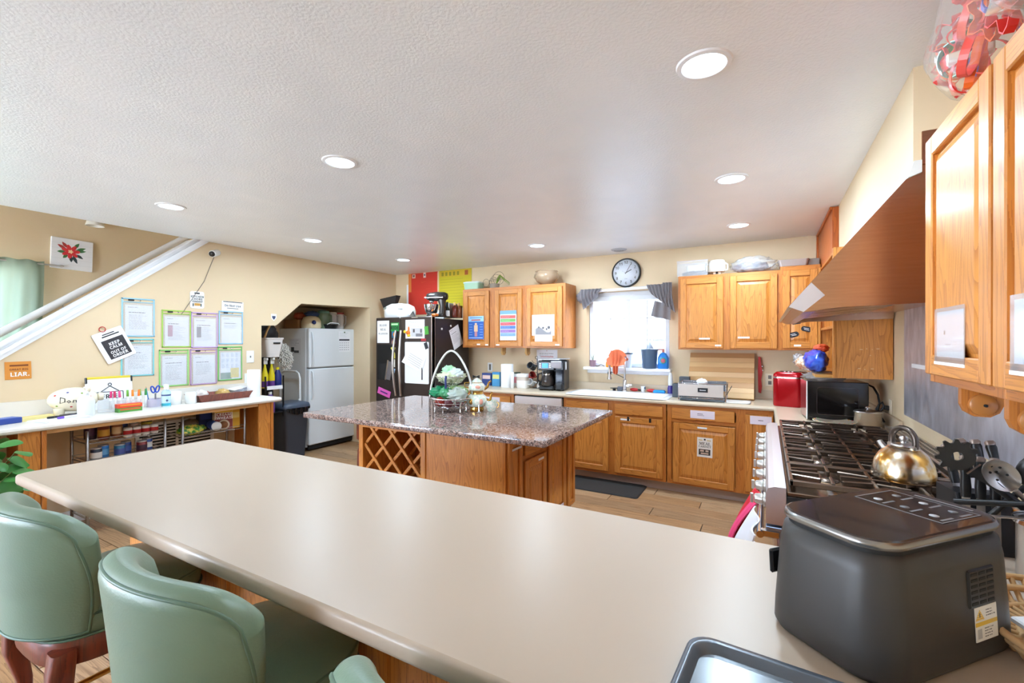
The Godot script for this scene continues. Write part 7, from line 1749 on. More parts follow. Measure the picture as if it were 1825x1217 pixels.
	put(Mb.new().sheet(func(u: float, v: float) -> Vector3: return Vector3(-0.02 - 0.012 * sin(u * 12.0) - 0.12 * sin(PI * v * 0.6), -0.42 * v, (0.5 - u) * (0.34 - 0.08 * v)), 24, 12, Vector3(0.006, 0, 0)), "cloth", mat("towel_red", rgb(206, 30, 44), 0.85), o)
	put(Mb.new().sheet(func(u: float, v: float) -> Vector3: return Vector3(-0.03 - 0.01 * sin(u * 12.0) - 0.11 * sin(PI * v * 0.6), -0.01 - 0.3 * v, 0.12 + u * 0.06), 8, 10, Vector3(0.005, 0, 0)), "pink_stripe", mat("towel_pink", rgb(232, 70, 120), 0.85), o)
	o = thing("kitchen_towel", "white towel with a blue floral lining hanging nearest on the oven rail", "towel", Vector3(-0.02, 0.735, -2.2))
	put(Mb.new().sheet(func(u: float, v: float) -> Vector3: return Vector3(-0.02 - 0.125 * sin(PI * v * 0.7) * (0.5 + 0.5 * u) - 0.012 * sin(u * 9.0), -0.5 * v, (0.5 - u) * 0.36), 24, 14, Vector3(0.006, 0, 0)), "cloth", mat("towel_white", rgb(232, 230, 236), 0.85), o)
	put(Mb.new().sheet(func(u: float, v: float) -> Vector3: return Vector3(-0.022 - 0.09 * sin(PI * v * 0.7) - 0.03 * sin(u * 7.0) * v, -0.02 - 0.48 * v, 0.19 + u * 0.05 + 0.02 * v), 12, 12, Vector3(0.006, 0, 0)), "floral_lining", tri_map(mat("floral", Color.WHITE, 0.85), noise_tex(0.05, rgb(76, 80, 130), rgb(226, 222, 230), 128, FastNoiseLite.TYPE_CELLULAR, 2, 12, 0.3, 0.6), Vector3(7, 7, 7)), o)
	# hood
	o = thing("range_hood", "long sloping stainless range hood under the soffit", "range hood", Vector3(0, 0, 0))
	var pf := PackedVector2Array([Vector2(0.735, 1.645), Vector2(0.26, 1.633), Vector2(0.134, 1.617), Vector2(0.08, 1.64), Vector2(0.5, 2.157), Vector2(0.735, 2.157)])
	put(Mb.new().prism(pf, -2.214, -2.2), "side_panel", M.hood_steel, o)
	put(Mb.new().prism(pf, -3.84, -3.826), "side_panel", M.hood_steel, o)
	var dir := Vector2(0.42, 0.517).normalized()
	m = Mb.new()
	m.prism(PackedVector2Array([Vector2(0.08, 1.64), Vector2(0.5, 2.157), Vector2(0.5, 2.157) + Vector2(dir.y, -dir.x) * 0.014, Vector2(0.08, 1.64) + Vector2(dir.y, -dir.x) * 0.014]), -3.826, -2.214)
	put(m, "front_slope", M.steel, o)
	m = Mb.new()
	m.prism(PackedVector2Array([Vector2(0.082, 1.6395), Vector2(0.16, 1.736), Vector2(0.206, 1.682), Vector2(0.134, 1.6175)]), -2.2, -2.193)
	put(m, "lip", M.ledge_steel, o)
	m = Mb.new()
	m.prism(PackedVector2Array([Vector2(0.08, 1.64), Vector2(0.134, 1.617), Vector2(0.18, 1.62), Vector2(0.18, 1.65), Vector2(0.1, 1.664)]), -3.826, -2.214)
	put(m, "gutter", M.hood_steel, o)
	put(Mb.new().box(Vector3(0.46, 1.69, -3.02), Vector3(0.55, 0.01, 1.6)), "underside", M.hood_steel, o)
	for k in 4:
		put(Mb.new().at(0.42, 1.675, -2.5 - 0.34 * k, 0, 0, 0.1).box(Vector3.ZERO, Vector3(0.4, 0.012, 0.3), 0.003), "filter", M.steel, o)
	m = Mb.new()
	m.prism(PackedVector2Array([Vector2(0.478, 2.165), Vector2(0.5, 2.165), Vector2(0.5, 2.12), Vector2(0.46, 2.105)]), -3.84, -2.19)
	put(m, "top_trim", mat("caulk", rgb(222, 220, 214), 0.5), o)
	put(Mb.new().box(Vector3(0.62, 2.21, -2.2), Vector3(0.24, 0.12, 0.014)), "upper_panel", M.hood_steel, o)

func right_corner() -> void:
	var y := 0.9155
	var o := thing("ice_maker", "glossy red countertop ice maker in the far worktop corner", "ice maker", Vector3(0.2, y, -4.82), -0.25)
	var red := mat("metallic_red", rgb(170, 12, 24), 0.18, 0.35)
	put(Mb.new().loft([ring(rrect(0.235, 0.29, 0.05, 6), 0), ring(rrect(0.245, 0.3, 0.055, 6), 0.012), ring(rrect(0.245, 0.3, 0.055, 6), 0.25)]), "body", red, o)
	put(Mb.new().loft([ring(rrect(0.247, 0.302, 0.055, 6), 0.25), ring(rrect(0.247, 0.302, 0.055, 6), 0.262)]), "band", M.chrome, o)
	put(Mb.new().loft([ring(rrect(0.245, 0.3, 0.055, 6), 0.262), ring(rrect(0.24, 0.295, 0.055, 6), 0.285), ring(rrect(0.2, 0.25, 0.05, 6), 0.305)]), "lid", red, o)
	put(Mb.new().at(0, 0.302, 0.095, 0, 0.32).box(Vector3.ZERO, Vector3(0.14, 0.006, 0.04), 0.002), "button_panel", M.black_plastic, o)
	for k in 3:
		put(Mb.new().at(-0.03 + 0.03 * k, 0.305, 0.095, 0, 0.32).cyl(0.007, 0, 0.005, 10), "button", M.white_plastic, o)
	put(Mb.new().box(Vector3(0, 0.3065, -0.01), Vector3(0.13, 0.004, 0.12), 0.001), "lid_window", mat("smoke_lid", rgb(110, 70, 74), 0.08), o)
	o = thing("microwave", "black-fronted microwave oven angled in the worktop corner", "microwave", Vector3(0.447, y, -3.985), 0.0)
	o.rotation.y = 0.07
	put(Mb.new().box(Vector3(0, 0.148, -0.165), Vector3(0.365, 0.28, 0.32), 0.006), "body", mat("microwave_side", rgb(176, 176, 178), 0.12, 0.9), o)
	put(Mb.new().box(Vector3(0, 0.148, 0.0), Vector3(0.365, 0.28, 0.02), 0.004), "door", mat("microwave_front", rgb(28, 24, 24), 0.14), o)
	put(Mb.new().box(Vector3(-0.184, 0.148, 0.0), Vector3(0.006, 0.28, 0.022), 0.002), "edge_trim", M.white_plastic, o)
	put(Mb.new().prism(rrect(0.25, 0.2, 0.02, 5, 0.0, 0.148), 0.0098, 0.0112), "window_frame", mat("window_ring", rgb(66, 58, 58), 0.25), o)
	put(Mb.new().prism(rrect(0.244, 0.194, 0.018, 5, 0.0, 0.148), 0.0105, 0.0118), "window_glass", mat("window_dark", rgb(20, 17, 18), 0.08), o)
	put(Mb.new().box(Vector3(0, 0.004, -0.16), Vector3(0.32, 0.008, 0.28)), "foot", M.black_plastic, o)
	solo(Mb.new().blob(Vector3(0, 0.025, 0), Vector3(0.13, 0.035, 0.08), 0.4, 95, 2.4), "plastic_bag", clear("bag_film", rgb(196, 192, 190), 0.55, 0.15), "crumpled clear plastic bag lying on the microwave", "bag", Vector3(0.38, y + 0.29, -4.14))
	o = thing("loose_cable", "looped black power cord hanging beside the microwave", "cord")
	put(Mb.new().tube([Vector3(0.645, 1.18, -4.1), Vector3(0.665, 1.17, -4.06), Vector3(0.685, 1.12, -4.02), Vector3(0.69, 1.06, -4.0), Vector3(0.668, 1.02, -3.99), Vector3(0.668, 0.98, -3.985), Vector3(0.69, 1.01, -3.98), Vector3(0.71, 1.045, -3.975), Vector3(0.7, 1.075, -3.975), Vector3(0.682, 1.06, -3.97), Vector3(0.672, 1.0, -3.97), Vector3(0.7, 0.96, -3.97), Vector3(0.71, 0.94, -3.96)], 0.007, 8), "cable", M.black_plastic, o)
	put(Mb.new().box(Vector3(0.722, 1.04, -3.96), Vector3(0.03, 0.03, 0.03), 0.005), "plug", M.black_plastic, o)
	o = thing("outlet_plate", "pale outlet plate on the side wall behind the steel pot", "wall plate")
	face(o, Vector3(WALL_X - 0.001, 1.04, -3.93), "-x")
	put(Mb.new().box(Vector3(0, 0, 0.003), Vector3(0.075, 0.125, 0.006), 0.002), "plate", M.cream_plastic, o)
	o = thing("pot", "small lidded steel pot beside the plate behind the range", "pot", Vector3(0.6, y, -3.84))
	put(Mb.new().lathe([Vector2(0, 0), Vector2(0.072, 0), Vector2(0.076, 0.006), Vector2(0.076, 0.1), Vector2(0.08, 0.104), Vector2(0, 0.104)], 32), "pot", mat("pot_steel", rgb(226, 214, 196), 0.22, 0.85), o)
	put(Mb.new().lathe([Vector2(0, 0.104), Vector2(0.079, 0.104), Vector2(0.076, 0.11), Vector2(0.03, 0.12), Vector2(0, 0.12)], 32), "lid", M.steel, o)
	put(Mb.new().cyl(0.006, 0.118, 0.13, 10).cyl(0.018, 0.128, 0.142, 16, 0.015, 0.003), "knob", M.chrome, o)
	o = thing("plate", "cream oval plate with a coloured dotted rim in front of the microwave", "plate", Vector3(0.42, y, -3.88))
	put(Mb.new().lathe([Vector2(0, 0.004), Vector2(0.06, 0.002), Vector2(0.13, 0.02), Vector2(0.13, 0.024), Vector2(0.06, 0.008), Vector2(0, 0.008)], 36), "plate", mat("plate_cream", rgb(238, 228, 206), 0.25), o)
	for k in 26:
		var a := TAU * k / 26.0
		put(Mb.new().ell(Vector3(cos(a) * 0.122, 0.0225, sin(a) * 0.122), Vector3(0.006, 0.003, 0.005), 8, 5), "dot", mat("rim_%d" % (k % 3), [rgb(200, 50, 40), rgb(60, 140, 60), rgb(230, 170, 50)][k % 3], 0.4), o)
	# bread on the shelf
	y = 1.262
	o = thing("bread_bag", "clear bag of rolls with an orange twisted neck at the shelf's end", "bread bag", Vector3(0.285, y, -4.55))
	put(Mb.new().blob(Vector3(0, 0.055, 0.1), Vector3(0.07, 0.055, 0.2), 0.22, 101, 2.6), "rolls", tri_map(mat("bun", Color.WHITE, 0.35), noise_tex(0.02, rgb(206, 120, 60), rgb(240, 222, 200), 128, FastNoiseLite.TYPE_SIMPLEX, 3, 15, 0.3, 0.6), Vector3(6, 6, 6)), o)
	put(Mb.new().blob(Vector3(-0.01, 0.05, -0.14), Vector3(0.035, 0.035, 0.07), 0.3, 102, 2.0), "neck", mat("wrap_orange", rgb(232, 90, 50), 0.3), o)
	put(Mb.new().blob(Vector3(-0.03, 0.07, -0.24), Vector3(0.045, 0.05, 0.05), 0.45, 103, 2.0), "loose_end", M.bag_film, o)
	o = thing("bread_bag", "blue and white bread bag with a red end leaning on the shelf cabinet", "bread bag", Vector3(0.335, y, -4.2))
	put(Mb.new().blob(Vector3(0, 0.085, 0.02), Vector3(0.08, 0.085, 0.26), 0.22, 105, 1.3), "loaf", tri_map(mat("wrap_blue", Color.WHITE, 0.2), noise_tex(0.012, rgb(24, 60, 200), rgb(60, 110, 230), 128, FastNoiseLite.TYPE_SIMPLEX, 2, 16, 0.4, 0.62), Vector3(3, 3, 3)), o)
	put(Mb.new().blob(Vector3(-0.02, 0.04, -0.16), Vector3(0.06, 0.045, 0.08), 0.3, 106, 2.2), "white_end", mat("wrap_white", rgb(230, 222, 222), 0.25), o)
	put(Mb.new().blob(Vector3(0.03, 0.18, 0.06), Vector3(0.05, 0.03, 0.08), 0.3, 107, 2.2), "red_end", M.wrap_orange, o)

func near_right() -> void:
	# wooden roller brackets under the cabinet
	var o := thing("towel_holder", "honey oak paper towel brackets under the cabinet over the utensils", "towel holder", Vector3(0.53, 1.376, 0))
	for e in [-1.7, -1.42]:
		var m := Mb.new()
		m.t = Transform3D(Basis(), Vector3(-0.02, 0, e))
		m.prism(PackedVector2Array([Vector2(-0.042, 0), Vector2(-0.042, -0.05), Vector2(-0.034, -0.07), Vector2(-0.016, -0.082), Vector2(0.016, -0.082), Vector2(0.034, -0.07), Vector2(0.042, -0.05), Vector2(0.042, 0)]), -0.012, 0.012)
		var b := put(m, "bracket", M.oak_deep_upright, o)
		put(Mb.new().at(-0.02, -0.05, e + 0.01, 0, PI / 2).lathe([Vector2(0.0, 0.0), Vector2(0.03, 0.0), Vector2(0.028, 0.01), Vector2(0.02, 0.014), Vector2(0, 0.015)], 24), "boss", mat("boss_wood", rgb(186, 120, 58), 0.3), b)
	put(Mb.new().at(-0.018, -0.05, -1.685, 0, PI / 2).cyl(0.004, 0, 0.0165, 8), "screw_hole", M.black_rough, o)
	solo(Mb.new().box(Vector3.ZERO, Vector3(0.0012, 0.022, 0.26)), "paper_strip", M.paper, "white paper strip stuck on the steel wall panel behind the range", "label", Vector3(0.7342, 1.357, -3.28))
	# bag of cutters on the cabinet
	o = thing("clear_bag", "big clear plastic bag full of cookie cutters on the cabinet beside the hood", "bag", Vector3(0.56, 2.122, -1.48))
	put(Mb.new().blob(Vector3(0, 0.21, 0), Vector3(0.185, 0.2, 0.46), 0.12, 111, 1.4, 32, 20), "film", clear("bag_clear", rgb(238, 232, 230), 0.12, 0.08), o)
	put(Mb.new().blob(Vector3(-0.05, 0.06, 0.3), Vector3(0.13, 0.08, 0.16), 0.25, 112, 2.0), "inner_bag", clear("bag_inner", rgb(214, 222, 216), 0.35, 0.08), o)
	var cc := [["red", rgb(222, 52, 44)], ["orange", rgb(240, 110, 40)], ["coral", rgb(236, 90, 80)], ["blue", rgb(70, 84, 190)], ["green", rgb(40, 140, 70)], ["teal", rgb(40, 160, 140)], ["yellow", rgb(240, 196, 40)], ["pink", rgb(232, 130, 140)]]
	rng.seed = 77
	for k in 72:
		var c: Array = cc[[0, 1, 2, 0, 1, 3, 0, 4, 2, 0, 5, 1, 7, 6, 0, 2][k % 16]]
		var m := Mb.new()
		var pts := []
		var lobes: int = [0, 5, 3, 6, 0][k % 5]
		var r := rng.randf_range(0.034, 0.06)
		for q in 30:
			var a := TAU * q / 30.0
			var rr: float = r * (1.0 + (0.28 * cos(a * lobes) if lobes else 0.12 * cos(a * 2.0)))
			pts.append(Vector3(cos(a) * rr, 0, sin(a) * rr))
		var ri := []
		for e in [[-0.009, 0.0], [0.009, 0.0], [0.009, 0.003], [-0.009, 0.003]]:
			var rg := PackedVector3Array()
			for p in pts: rg.append(p * (1.0 - e[1] / r) + Vector3(0, e[0], 0))
			ri.append(rg)
		ri.append(ri[0])
		m.loft(ri, false, false, false)
		var t := float(k) / 72.0
		var side := -1.0 if k % 3 != 2 else 1.0
		var zo := -0.36 + 0.72 * t
		var fac := sqrt(1.0 - pow(zo / 0.46, 2.0)) - 0.12
		o = solo(m, "cookie_cutter", mat("cutter_" + c[0], c[1], 0.3), "%s plastic %s cookie cutter in the big clear bag" % [c[0], ["round", "star-shaped", "trefoil", "flower-shaped", "oval"][k % 5]], "cookie cutter", Vector3(0.56 + side * 0.185 * fac * rng.randf_range(0.4, 0.85), 2.315 + 0.2 * fac * rng.randf_range(-0.75, 0.8), -1.48 + zo), 0.0, "cookie cutters in the clear bag")
		o.rotation = Vector3(rng.randf_range(-0.9, 0.9), rng.randf() * 6.0, PI / 2 + rng.randf_range(-0.6, 0.6))
	solo(Mb.new().box(Vector3.ZERO, Vector3(0.03, 0.025, 0.09), 0.004), "cutter_box", mat("cutter_white", rgb(226, 216, 190), 0.4), "white ribbed block among the cookie cutters", "block", Vector3(0.465, 2.25, -1.62), 1.3)
	# return worktop between peninsula and range
	o = thing("end_counter", "short worktop between the peninsula and the range", "counter", Vector3(0.43, 0, -1.745))
	put(Mb.new().box(Vector3(0, 0.895, 0), Vector3(0.61, 0.04, 0.5), 0.006), "top", M.laminate, o)
	put(Mb.new().box(Vector3(0.02, 0.437, 0), Vector3(0.56, 0.874, 0.49), 0.002), "body", M.oak_deep_upright, o)
	# knife block with its knives
	var y := 0.9155
	o = thing("knife_block", "black slanted knife block between the kettle and the utensil crock", "knife block", Vector3(0.53, y, -1.79), 0.15)
	put(Mb.new().loft([ring(rrect(0.12, 0.15, 0.006, 2), 0), ring(rrect(0.12, 0.13, 0.006, 2, 0, 0.02), 0.1), ring(rrect(0.12, 0.11, 0.006, 2, 0, 0.03), 0.15)], true, true, false), "block", M.black_plastic, o)
	put(Mb.new().box(Vector3(0.067, 0.06, 0), Vector3(0.012, 0.12, 0.14), 0.002), "wood_side", M.oak_deep_upright, o)
	var kl := ["first knife in the block's front row, nearest the kettle", "second knife in the block's front row", "third knife in the block's front row", "pale-ended knife standing behind the pasta server's toothed head", "tall pale-ended knife, first of the rear row above the block", "tall pale-ended knife, second of the rear row above the block", "tall pale-ended knife in the rear row nearest the crock"]
	for k in 7:
		var fr_ := k < 3
		o = thing("knife", kl[k], "knife", Vector3(0.487 + 0.03 * k, y + 0.13, -1.72) if fr_ else Vector3(0.5 + 0.032 * (k - 3), y + 0.14 + (0.0 if k == 3 else 0.02), -1.83), 0.0, "black-handled knives in the block")
		o.rotation = Vector3(0.0 if fr_ else -0.15, 0.1, 0.02 if fr_ else 0.16)
		put(Mb.new().box(Vector3(0, -0.05, 0), Vector3(0.018, 0.14, 0.002)), "blade", M.steel, o)
		put(Mb.new().loft([ring(rrect(0.02, 0.016, 0.006), 0.02), ring(rrect(0.023, 0.018, 0.007), 0.05), ring(rrect(0.019, 0.016, 0.006), 0.08), ring(rrect(0.025, 0.02, 0.008), 0.115), ring(rrect(0.02, 0.016, 0.007), 0.125)]), "handle", M.black_plastic, o)
		put(Mb.new().loft([ring(rrect(0.022, 0.018, 0.007), 0.122), ring(rrect(0.024, 0.019, 0.007), 0.128), ring(rrect(0.016, 0.012, 0.005), 0.134)]), "end_cap", mat("cap_taupe", rgb(150, 132, 122), 0.3, 0.5), o)
	# crock and utensils
	o = thing("utensil_crock", "brushed steel crock holding cooking utensils", "crock", Vector3(0.6, y, -1.55))
	put(Mb.new().lathe([Vector2(0, 0), Vector2(0.068, 0), Vector2(0.07, 0.005), Vector2(0.07, 0.145), Vector2(0.074, 0.148), Vector2(0.074, 0.154), Vector2(0.066, 0.154), Vector2(0.066, 0.006), Vector2(0, 0.006)], 32), "crock", M.steel, o)
	put(Mb.new().lathe([Vector2(0.0745, 0.146), Vector2(0.077, 0.148), Vector2(0.077, 0.158), Vector2(0.0745, 0.16)], 32), "rim", M.chrome, o)
	# pasta server
	o = thing("pasta_server", "black toothed pasta server leaning out of the crock", "utensil", Vector3(0.452, y + 0.272, -1.66))
	o.transform.basis = Basis(Vector3.BACK, -0.75)
	var ps := PackedVector2Array()
	for k in 44:
		var a := TAU * k / 44.0
		var r := 0.046 if k % 4 < 2 else 0.036
		if a > 5.2 or a < 1.0: r = 0.037
		ps.append(Vector2(cos(a + 0.0) * r, sin(a) * r))
	var po := put(Mb.new().loft(ring_pair(ps, 0.012, 0.017), false, false, false), "head", M.black_plastic, o)
	put(Mb.new().at(0.045, 0, 0.0).loft([xring(0.0, 0.04, 0.012), xring(0.04, 0.022, 0.01), xring(0.2, 0.012, 0.008)]), "handle", M.black_plastic, o)
	o = thing("slotted_spoon", "perforated steel spoon leaning out of the crock", "utensil", Vector3(0.532, y + 0.235, -1.64))
	o.transform.basis = Basis(Vector3.BACK, 0.7) * Basis(Vector3.RIGHT, 0.3)
	put(Mb.new().sheet(func(u: float, v: float) -> Vector3:
		var a := u * TAU
		return Vector3(cos(a) * 0.034 * v, sin(a) * 0.05 * v, -0.016 * (1.0 - v * v)), 28, 6, Vector3(0, 0, -0.002)), "bowl", mat("spoon_steel", rgb(206, 200, 192), 0.25, 0.9), o)
	put(Mb.new().tube([Vector3(0, -0.048, 0), Vector3(0.0, -0.1, -0.005), Vector3(0.005, -0.2, -0.01)], 0.006, 8), "handle", M.steel, o)
	for e in [[0, 0], [0.012, 0.012], [-0.012, 0.012], [0.0, 0.026], [0.012, -0.014], [-0.012, -0.014]]:
		put(Mb.new().at(e[0], e[1], -0.0135, 0, PI / 2).cyl(0.003, 0, 0.002, 8), "hole", M.black_rough, o)
	for e in [["black ladle with its bowl turned down beside the perforated spoon", Vector3(0.61, y + 0.25, -1.66), -0.5], ["flat black turner lying highest over the crock", Vector3(0.6, y + 0.2, -1.55), -1.35]]:
		o = thing("ladle", e[0], "utensil", e[1])
		o.transform.basis = Basis(Vector3.BACK, e[2]) * Basis(Vector3.RIGHT, 0.2)
		put(Mb.new().ell(Vector3.ZERO, Vector3(0.045, 0.05, 0.018), 22, 12), "bowl", mat("nylon", rgb(42, 40, 42), 0.3), o)
		put(Mb.new().tube([Vector3(0, -0.045, 0), Vector3(0, -0.1, -0.01), Vector3(0, -0.18, -0.02)], 0.008, 8), "handle", M.black_plastic, o)
	o = solo(Mb.new().box(Vector3.ZERO, Vector3(0.2, 0.003, 0.014), 0.001), "steel_skewer", M.steel, "flat steel tool lying across the crock's rim", "utensil", Vector3(0.55, y + 0.165, -1.53), 0.3)
	# wicker tray
	o = thing("wicker_tray", "shallow pale wicker tray behind the black ice maker", "basket", Vector3(0.53, y, -1.24), 0.1)
	var wk := Mb.new()
	for k in 44:
		var a := TAU * k / 44.0
		wk.tube([Vector3(cos(a) * 0.06, 0.004, sin(a) * 0.08), Vector3(cos(a) * 0.13, 0.008, sin(a) * 0.19), Vector3(cos(a) * 0.155, 0.045, sin(a) * 0.22)], 0.0055, 5)
	for e in [[0.06, 0.08, 0.004], [0.09, 0.125, 0.006], [0.12, 0.17, 0.008], [0.145, 0.205, 0.03], [0.158, 0.223, 0.047]]:
		var l := []
		for q in 40:
			l.append(Vector3(cos(TAU * q / 40) * e[0], e[2], sin(TAU * q / 40) * e[1]))
		wk.tube(l, 0.007, 6, true)
	put(wk, "weave", mat("wicker", rgb(206, 164, 112), 0.7), o)
	solo(Mb.new().at(0, 0, 0, 0, 0.08).box(Vector3.ZERO, Vector3(0.1, 0.012, 0.15), 0.003), "napkin_pack", M.paper, "white packet lying in the wicker tray", "packet", Vector3(0.5, y + 0.03, -1.22), 0.5)
	# black ice maker
	o = thing("ice_maker", "black countertop ice maker with a glossy lid on the peninsula", "ice maker", Vector3(0.213, y, -1.166), 0.85)
	var dk := mat("ice_black", rgb(62, 59, 57), 0.42, 0.2)
	put(Mb.new().loft([ring(rrect(0.39, 0.232, 0.06, 8), 0.003), ring(rrect(0.404, 0.242, 0.066, 8), 0.014), ring(rrect(0.402, 0.24, 0.066, 8), 0.05), ring(rrect(0.386, 0.226, 0.064, 8), 0.18), ring(rrect(0.376, 0.216, 0.062, 8), 0.21), ring(rrect(0.36, 0.2, 0.058, 8), 0.216)]), "body", dk, o)
	put(Mb.new().loft([ring(rrect(0.362, 0.202, 0.058, 8), 0.216), ring(rrect(0.362, 0.202, 0.058, 8), 0.224)]), "shadow_gap", M.black_rough, o)
	put(Mb.new().loft([ring(rrect(0.368, 0.208, 0.058, 8), 0.224), ring(rrect(0.377, 0.216, 0.062, 8), 0.229), ring(rrect(0.377, 0.216, 0.062, 8), 0.236), ring(rrect(0.37, 0.208, 0.059, 8), 0.24)]), "lid_rim", mat("rim_steel", rgb(150, 148, 146), 0.25, 0.9), o)
	var lid := put(Mb.new().loft([ring(rrect(0.37, 0.208, 0.059, 8), 0.2395), ring(rrect(0.362, 0.2, 0.056, 8), 0.242)]), "lid", mat("lid_gloss", rgb(58, 50, 48), 0.06), o)
	var pn := put(Mb.new().box(Vector3(0.085, 0.2422, 0.0), Vector3(0.12, 0.0008, 0.16)), "control_panel", mat("panel_dark", rgb(40, 38, 38), 0.1), lid)
	put(Mb.new().box(Vector3(0.085, 0.2424, 0.078), Vector3(0.12, 0.0008, 0.0025)).box(Vector3(0.085, 0.2424, -0.078), Vector3(0.12, 0.0008, 0.0025)).box(Vector3(0.026, 0.2424, 0), Vector3(0.0025, 0.0008, 0.156)).box(Vector3(0.144, 0.2424, 0), Vector3(0.0025, 0.0008, 0.156)), "panel_outline", mat("panel_print", rgb(112, 112, 114), 0.4), lid)
	for k in 6:
		put(Mb.new().at(0.055 + 0.06 * (k % 2), 0.2424, -0.05 + 0.05 * (k / 2)).cyl(0.008, 0, 0.0008, 14), "touch_button", mat("button_pale", rgb(180, 180, 182), 0.4) if k in [0, 3, 4] else M.panel_print, lid)
		put(Mb.new().box(Vector3(0.055 + 0.06 * (k % 2), 0.2426, -0.03 + 0.05 * (k / 2)), Vector3(0.036, 0.0006, 0.005)), "button_print", M.panel_print, lid)
	put(Mb.new().box(Vector3(0.158, 0.2426, 0.01), Vector3(0.007, 0.0006, 0.1)), "lid_print", M.panel_print, lid)
	put(Mb.new().at(-0.15, 0.115, -0.119, 0, -0.06).box(Vector3.ZERO, Vector3(0.05, 0.05, 0.01), 0.004), "front_tab", M.black_plastic, o)
	var ve := put(Mb.new().at(0.063, 0.137, 0.1155, 0, -0.05).box(Vector3.ZERO, Vector3(0.078, 0.068, 0.006), 0.003), "vent", M.black_plastic, o)
	for k in 18:
		put(Mb.new().at(0.039 + 0.024 * (k % 3), 0.1625 - 0.0102 * (k / 3), 0.1176 - 0.0005 * (2 - k / 3), 0, -0.05).box(Vector3.ZERO, Vector3(0.02, 0.0062, 0.003), 0.001), "vent_slot", M.black_rough, ve)
	var im := sheet_image(80, 100, rgb(240, 238, 232))
	fr(im, 0, 0.44, 1, 0.12, rgb(236, 196, 60))
	for q in 26: fr(im, 0.22 - 0.008 * q, 0.08 + 0.012 * q, 0.016 * q + 0.01, 0.014, rgb(236, 190, 50))
	fr(im, 0.2, 0.18, 0.04, 0.13, rgb(60, 50, 30))
	text_lines(im, 0.5, 0.12, 0.42, 3, 0.08, rgb(90, 90, 90), 0.03); text_lines(im, 0.4, 0.64, 0.5, 4, 0.08, rgb(120, 120, 120), 0.03); fr(im, 0.08, 0.64, 0.2, 0.28, rgb(190, 190, 190))
	var wl := put(Mb.new().page(0.066, 0.06), "warning_label", printed("warning_print", im, 0.4), o, "white label with a yellow warning triangle")
	wl.transform = Transform3D(Basis(Vector3.RIGHT, -0.06), Vector3(0.073, 0.072, 0.1185))
	# tray
	o = thing("serving_tray", "dark grey rimmed baking tray at the peninsula's near edge", "tray", Vector3(0.07, y, -0.79), -0.08)
	put(Mb.new().loft([ring(rrect(0.37, 0.22, 0.035, 6), 0.0), ring(rrect(0.4, 0.25, 0.04, 6), 0.016), ring(rrect(0.412, 0.262, 0.042, 6), 0.018), ring(rrect(0.41, 0.26, 0.042, 6), 0.022), ring(rrect(0.385, 0.235, 0.038, 6), 0.021), ring(rrect(0.365, 0.215, 0.033, 6), 0.006)]), "tray", mat("tray_grey", rgb(92, 98, 106), 0.28, 0.3), o)
	put(Mb.new().loft([ring(rrect(0.366, 0.216, 0.033, 6), 0.0062), ring(rrect(0.366, 0.216, 0.033, 6), 0.0068)]), "tray_floor", mat("tray_floor", rgb(104, 110, 116), 0.22, 0.2), o)

func ring_pair(ps: PackedVector2Array, r: float, th: float) -> Array:   # a flat outline with a round hole, as a closed band
	var o := []
	for e in [[0, -th / 4], [0, th / 4], [1, th / 4], [1, -th / 4]]:
		var q := PackedVector3Array()
		for p in ps:
			var d: Vector2 = p if e[0] == 0 else p.normalized() * r
			q.append(Vector3(d.x, d.y, e[1]))
		o.append(q)
	o.append(o[0])
	return o
func xring(x: float, w: float, h: float) -> PackedVector3Array:
	return PackedVector3Array([Vector3(x, -w / 2, -h / 2), Vector3(x, w / 2, -h / 2), Vector3(x, w / 2, h / 2), Vector3(x, -w / 2, h / 2)])

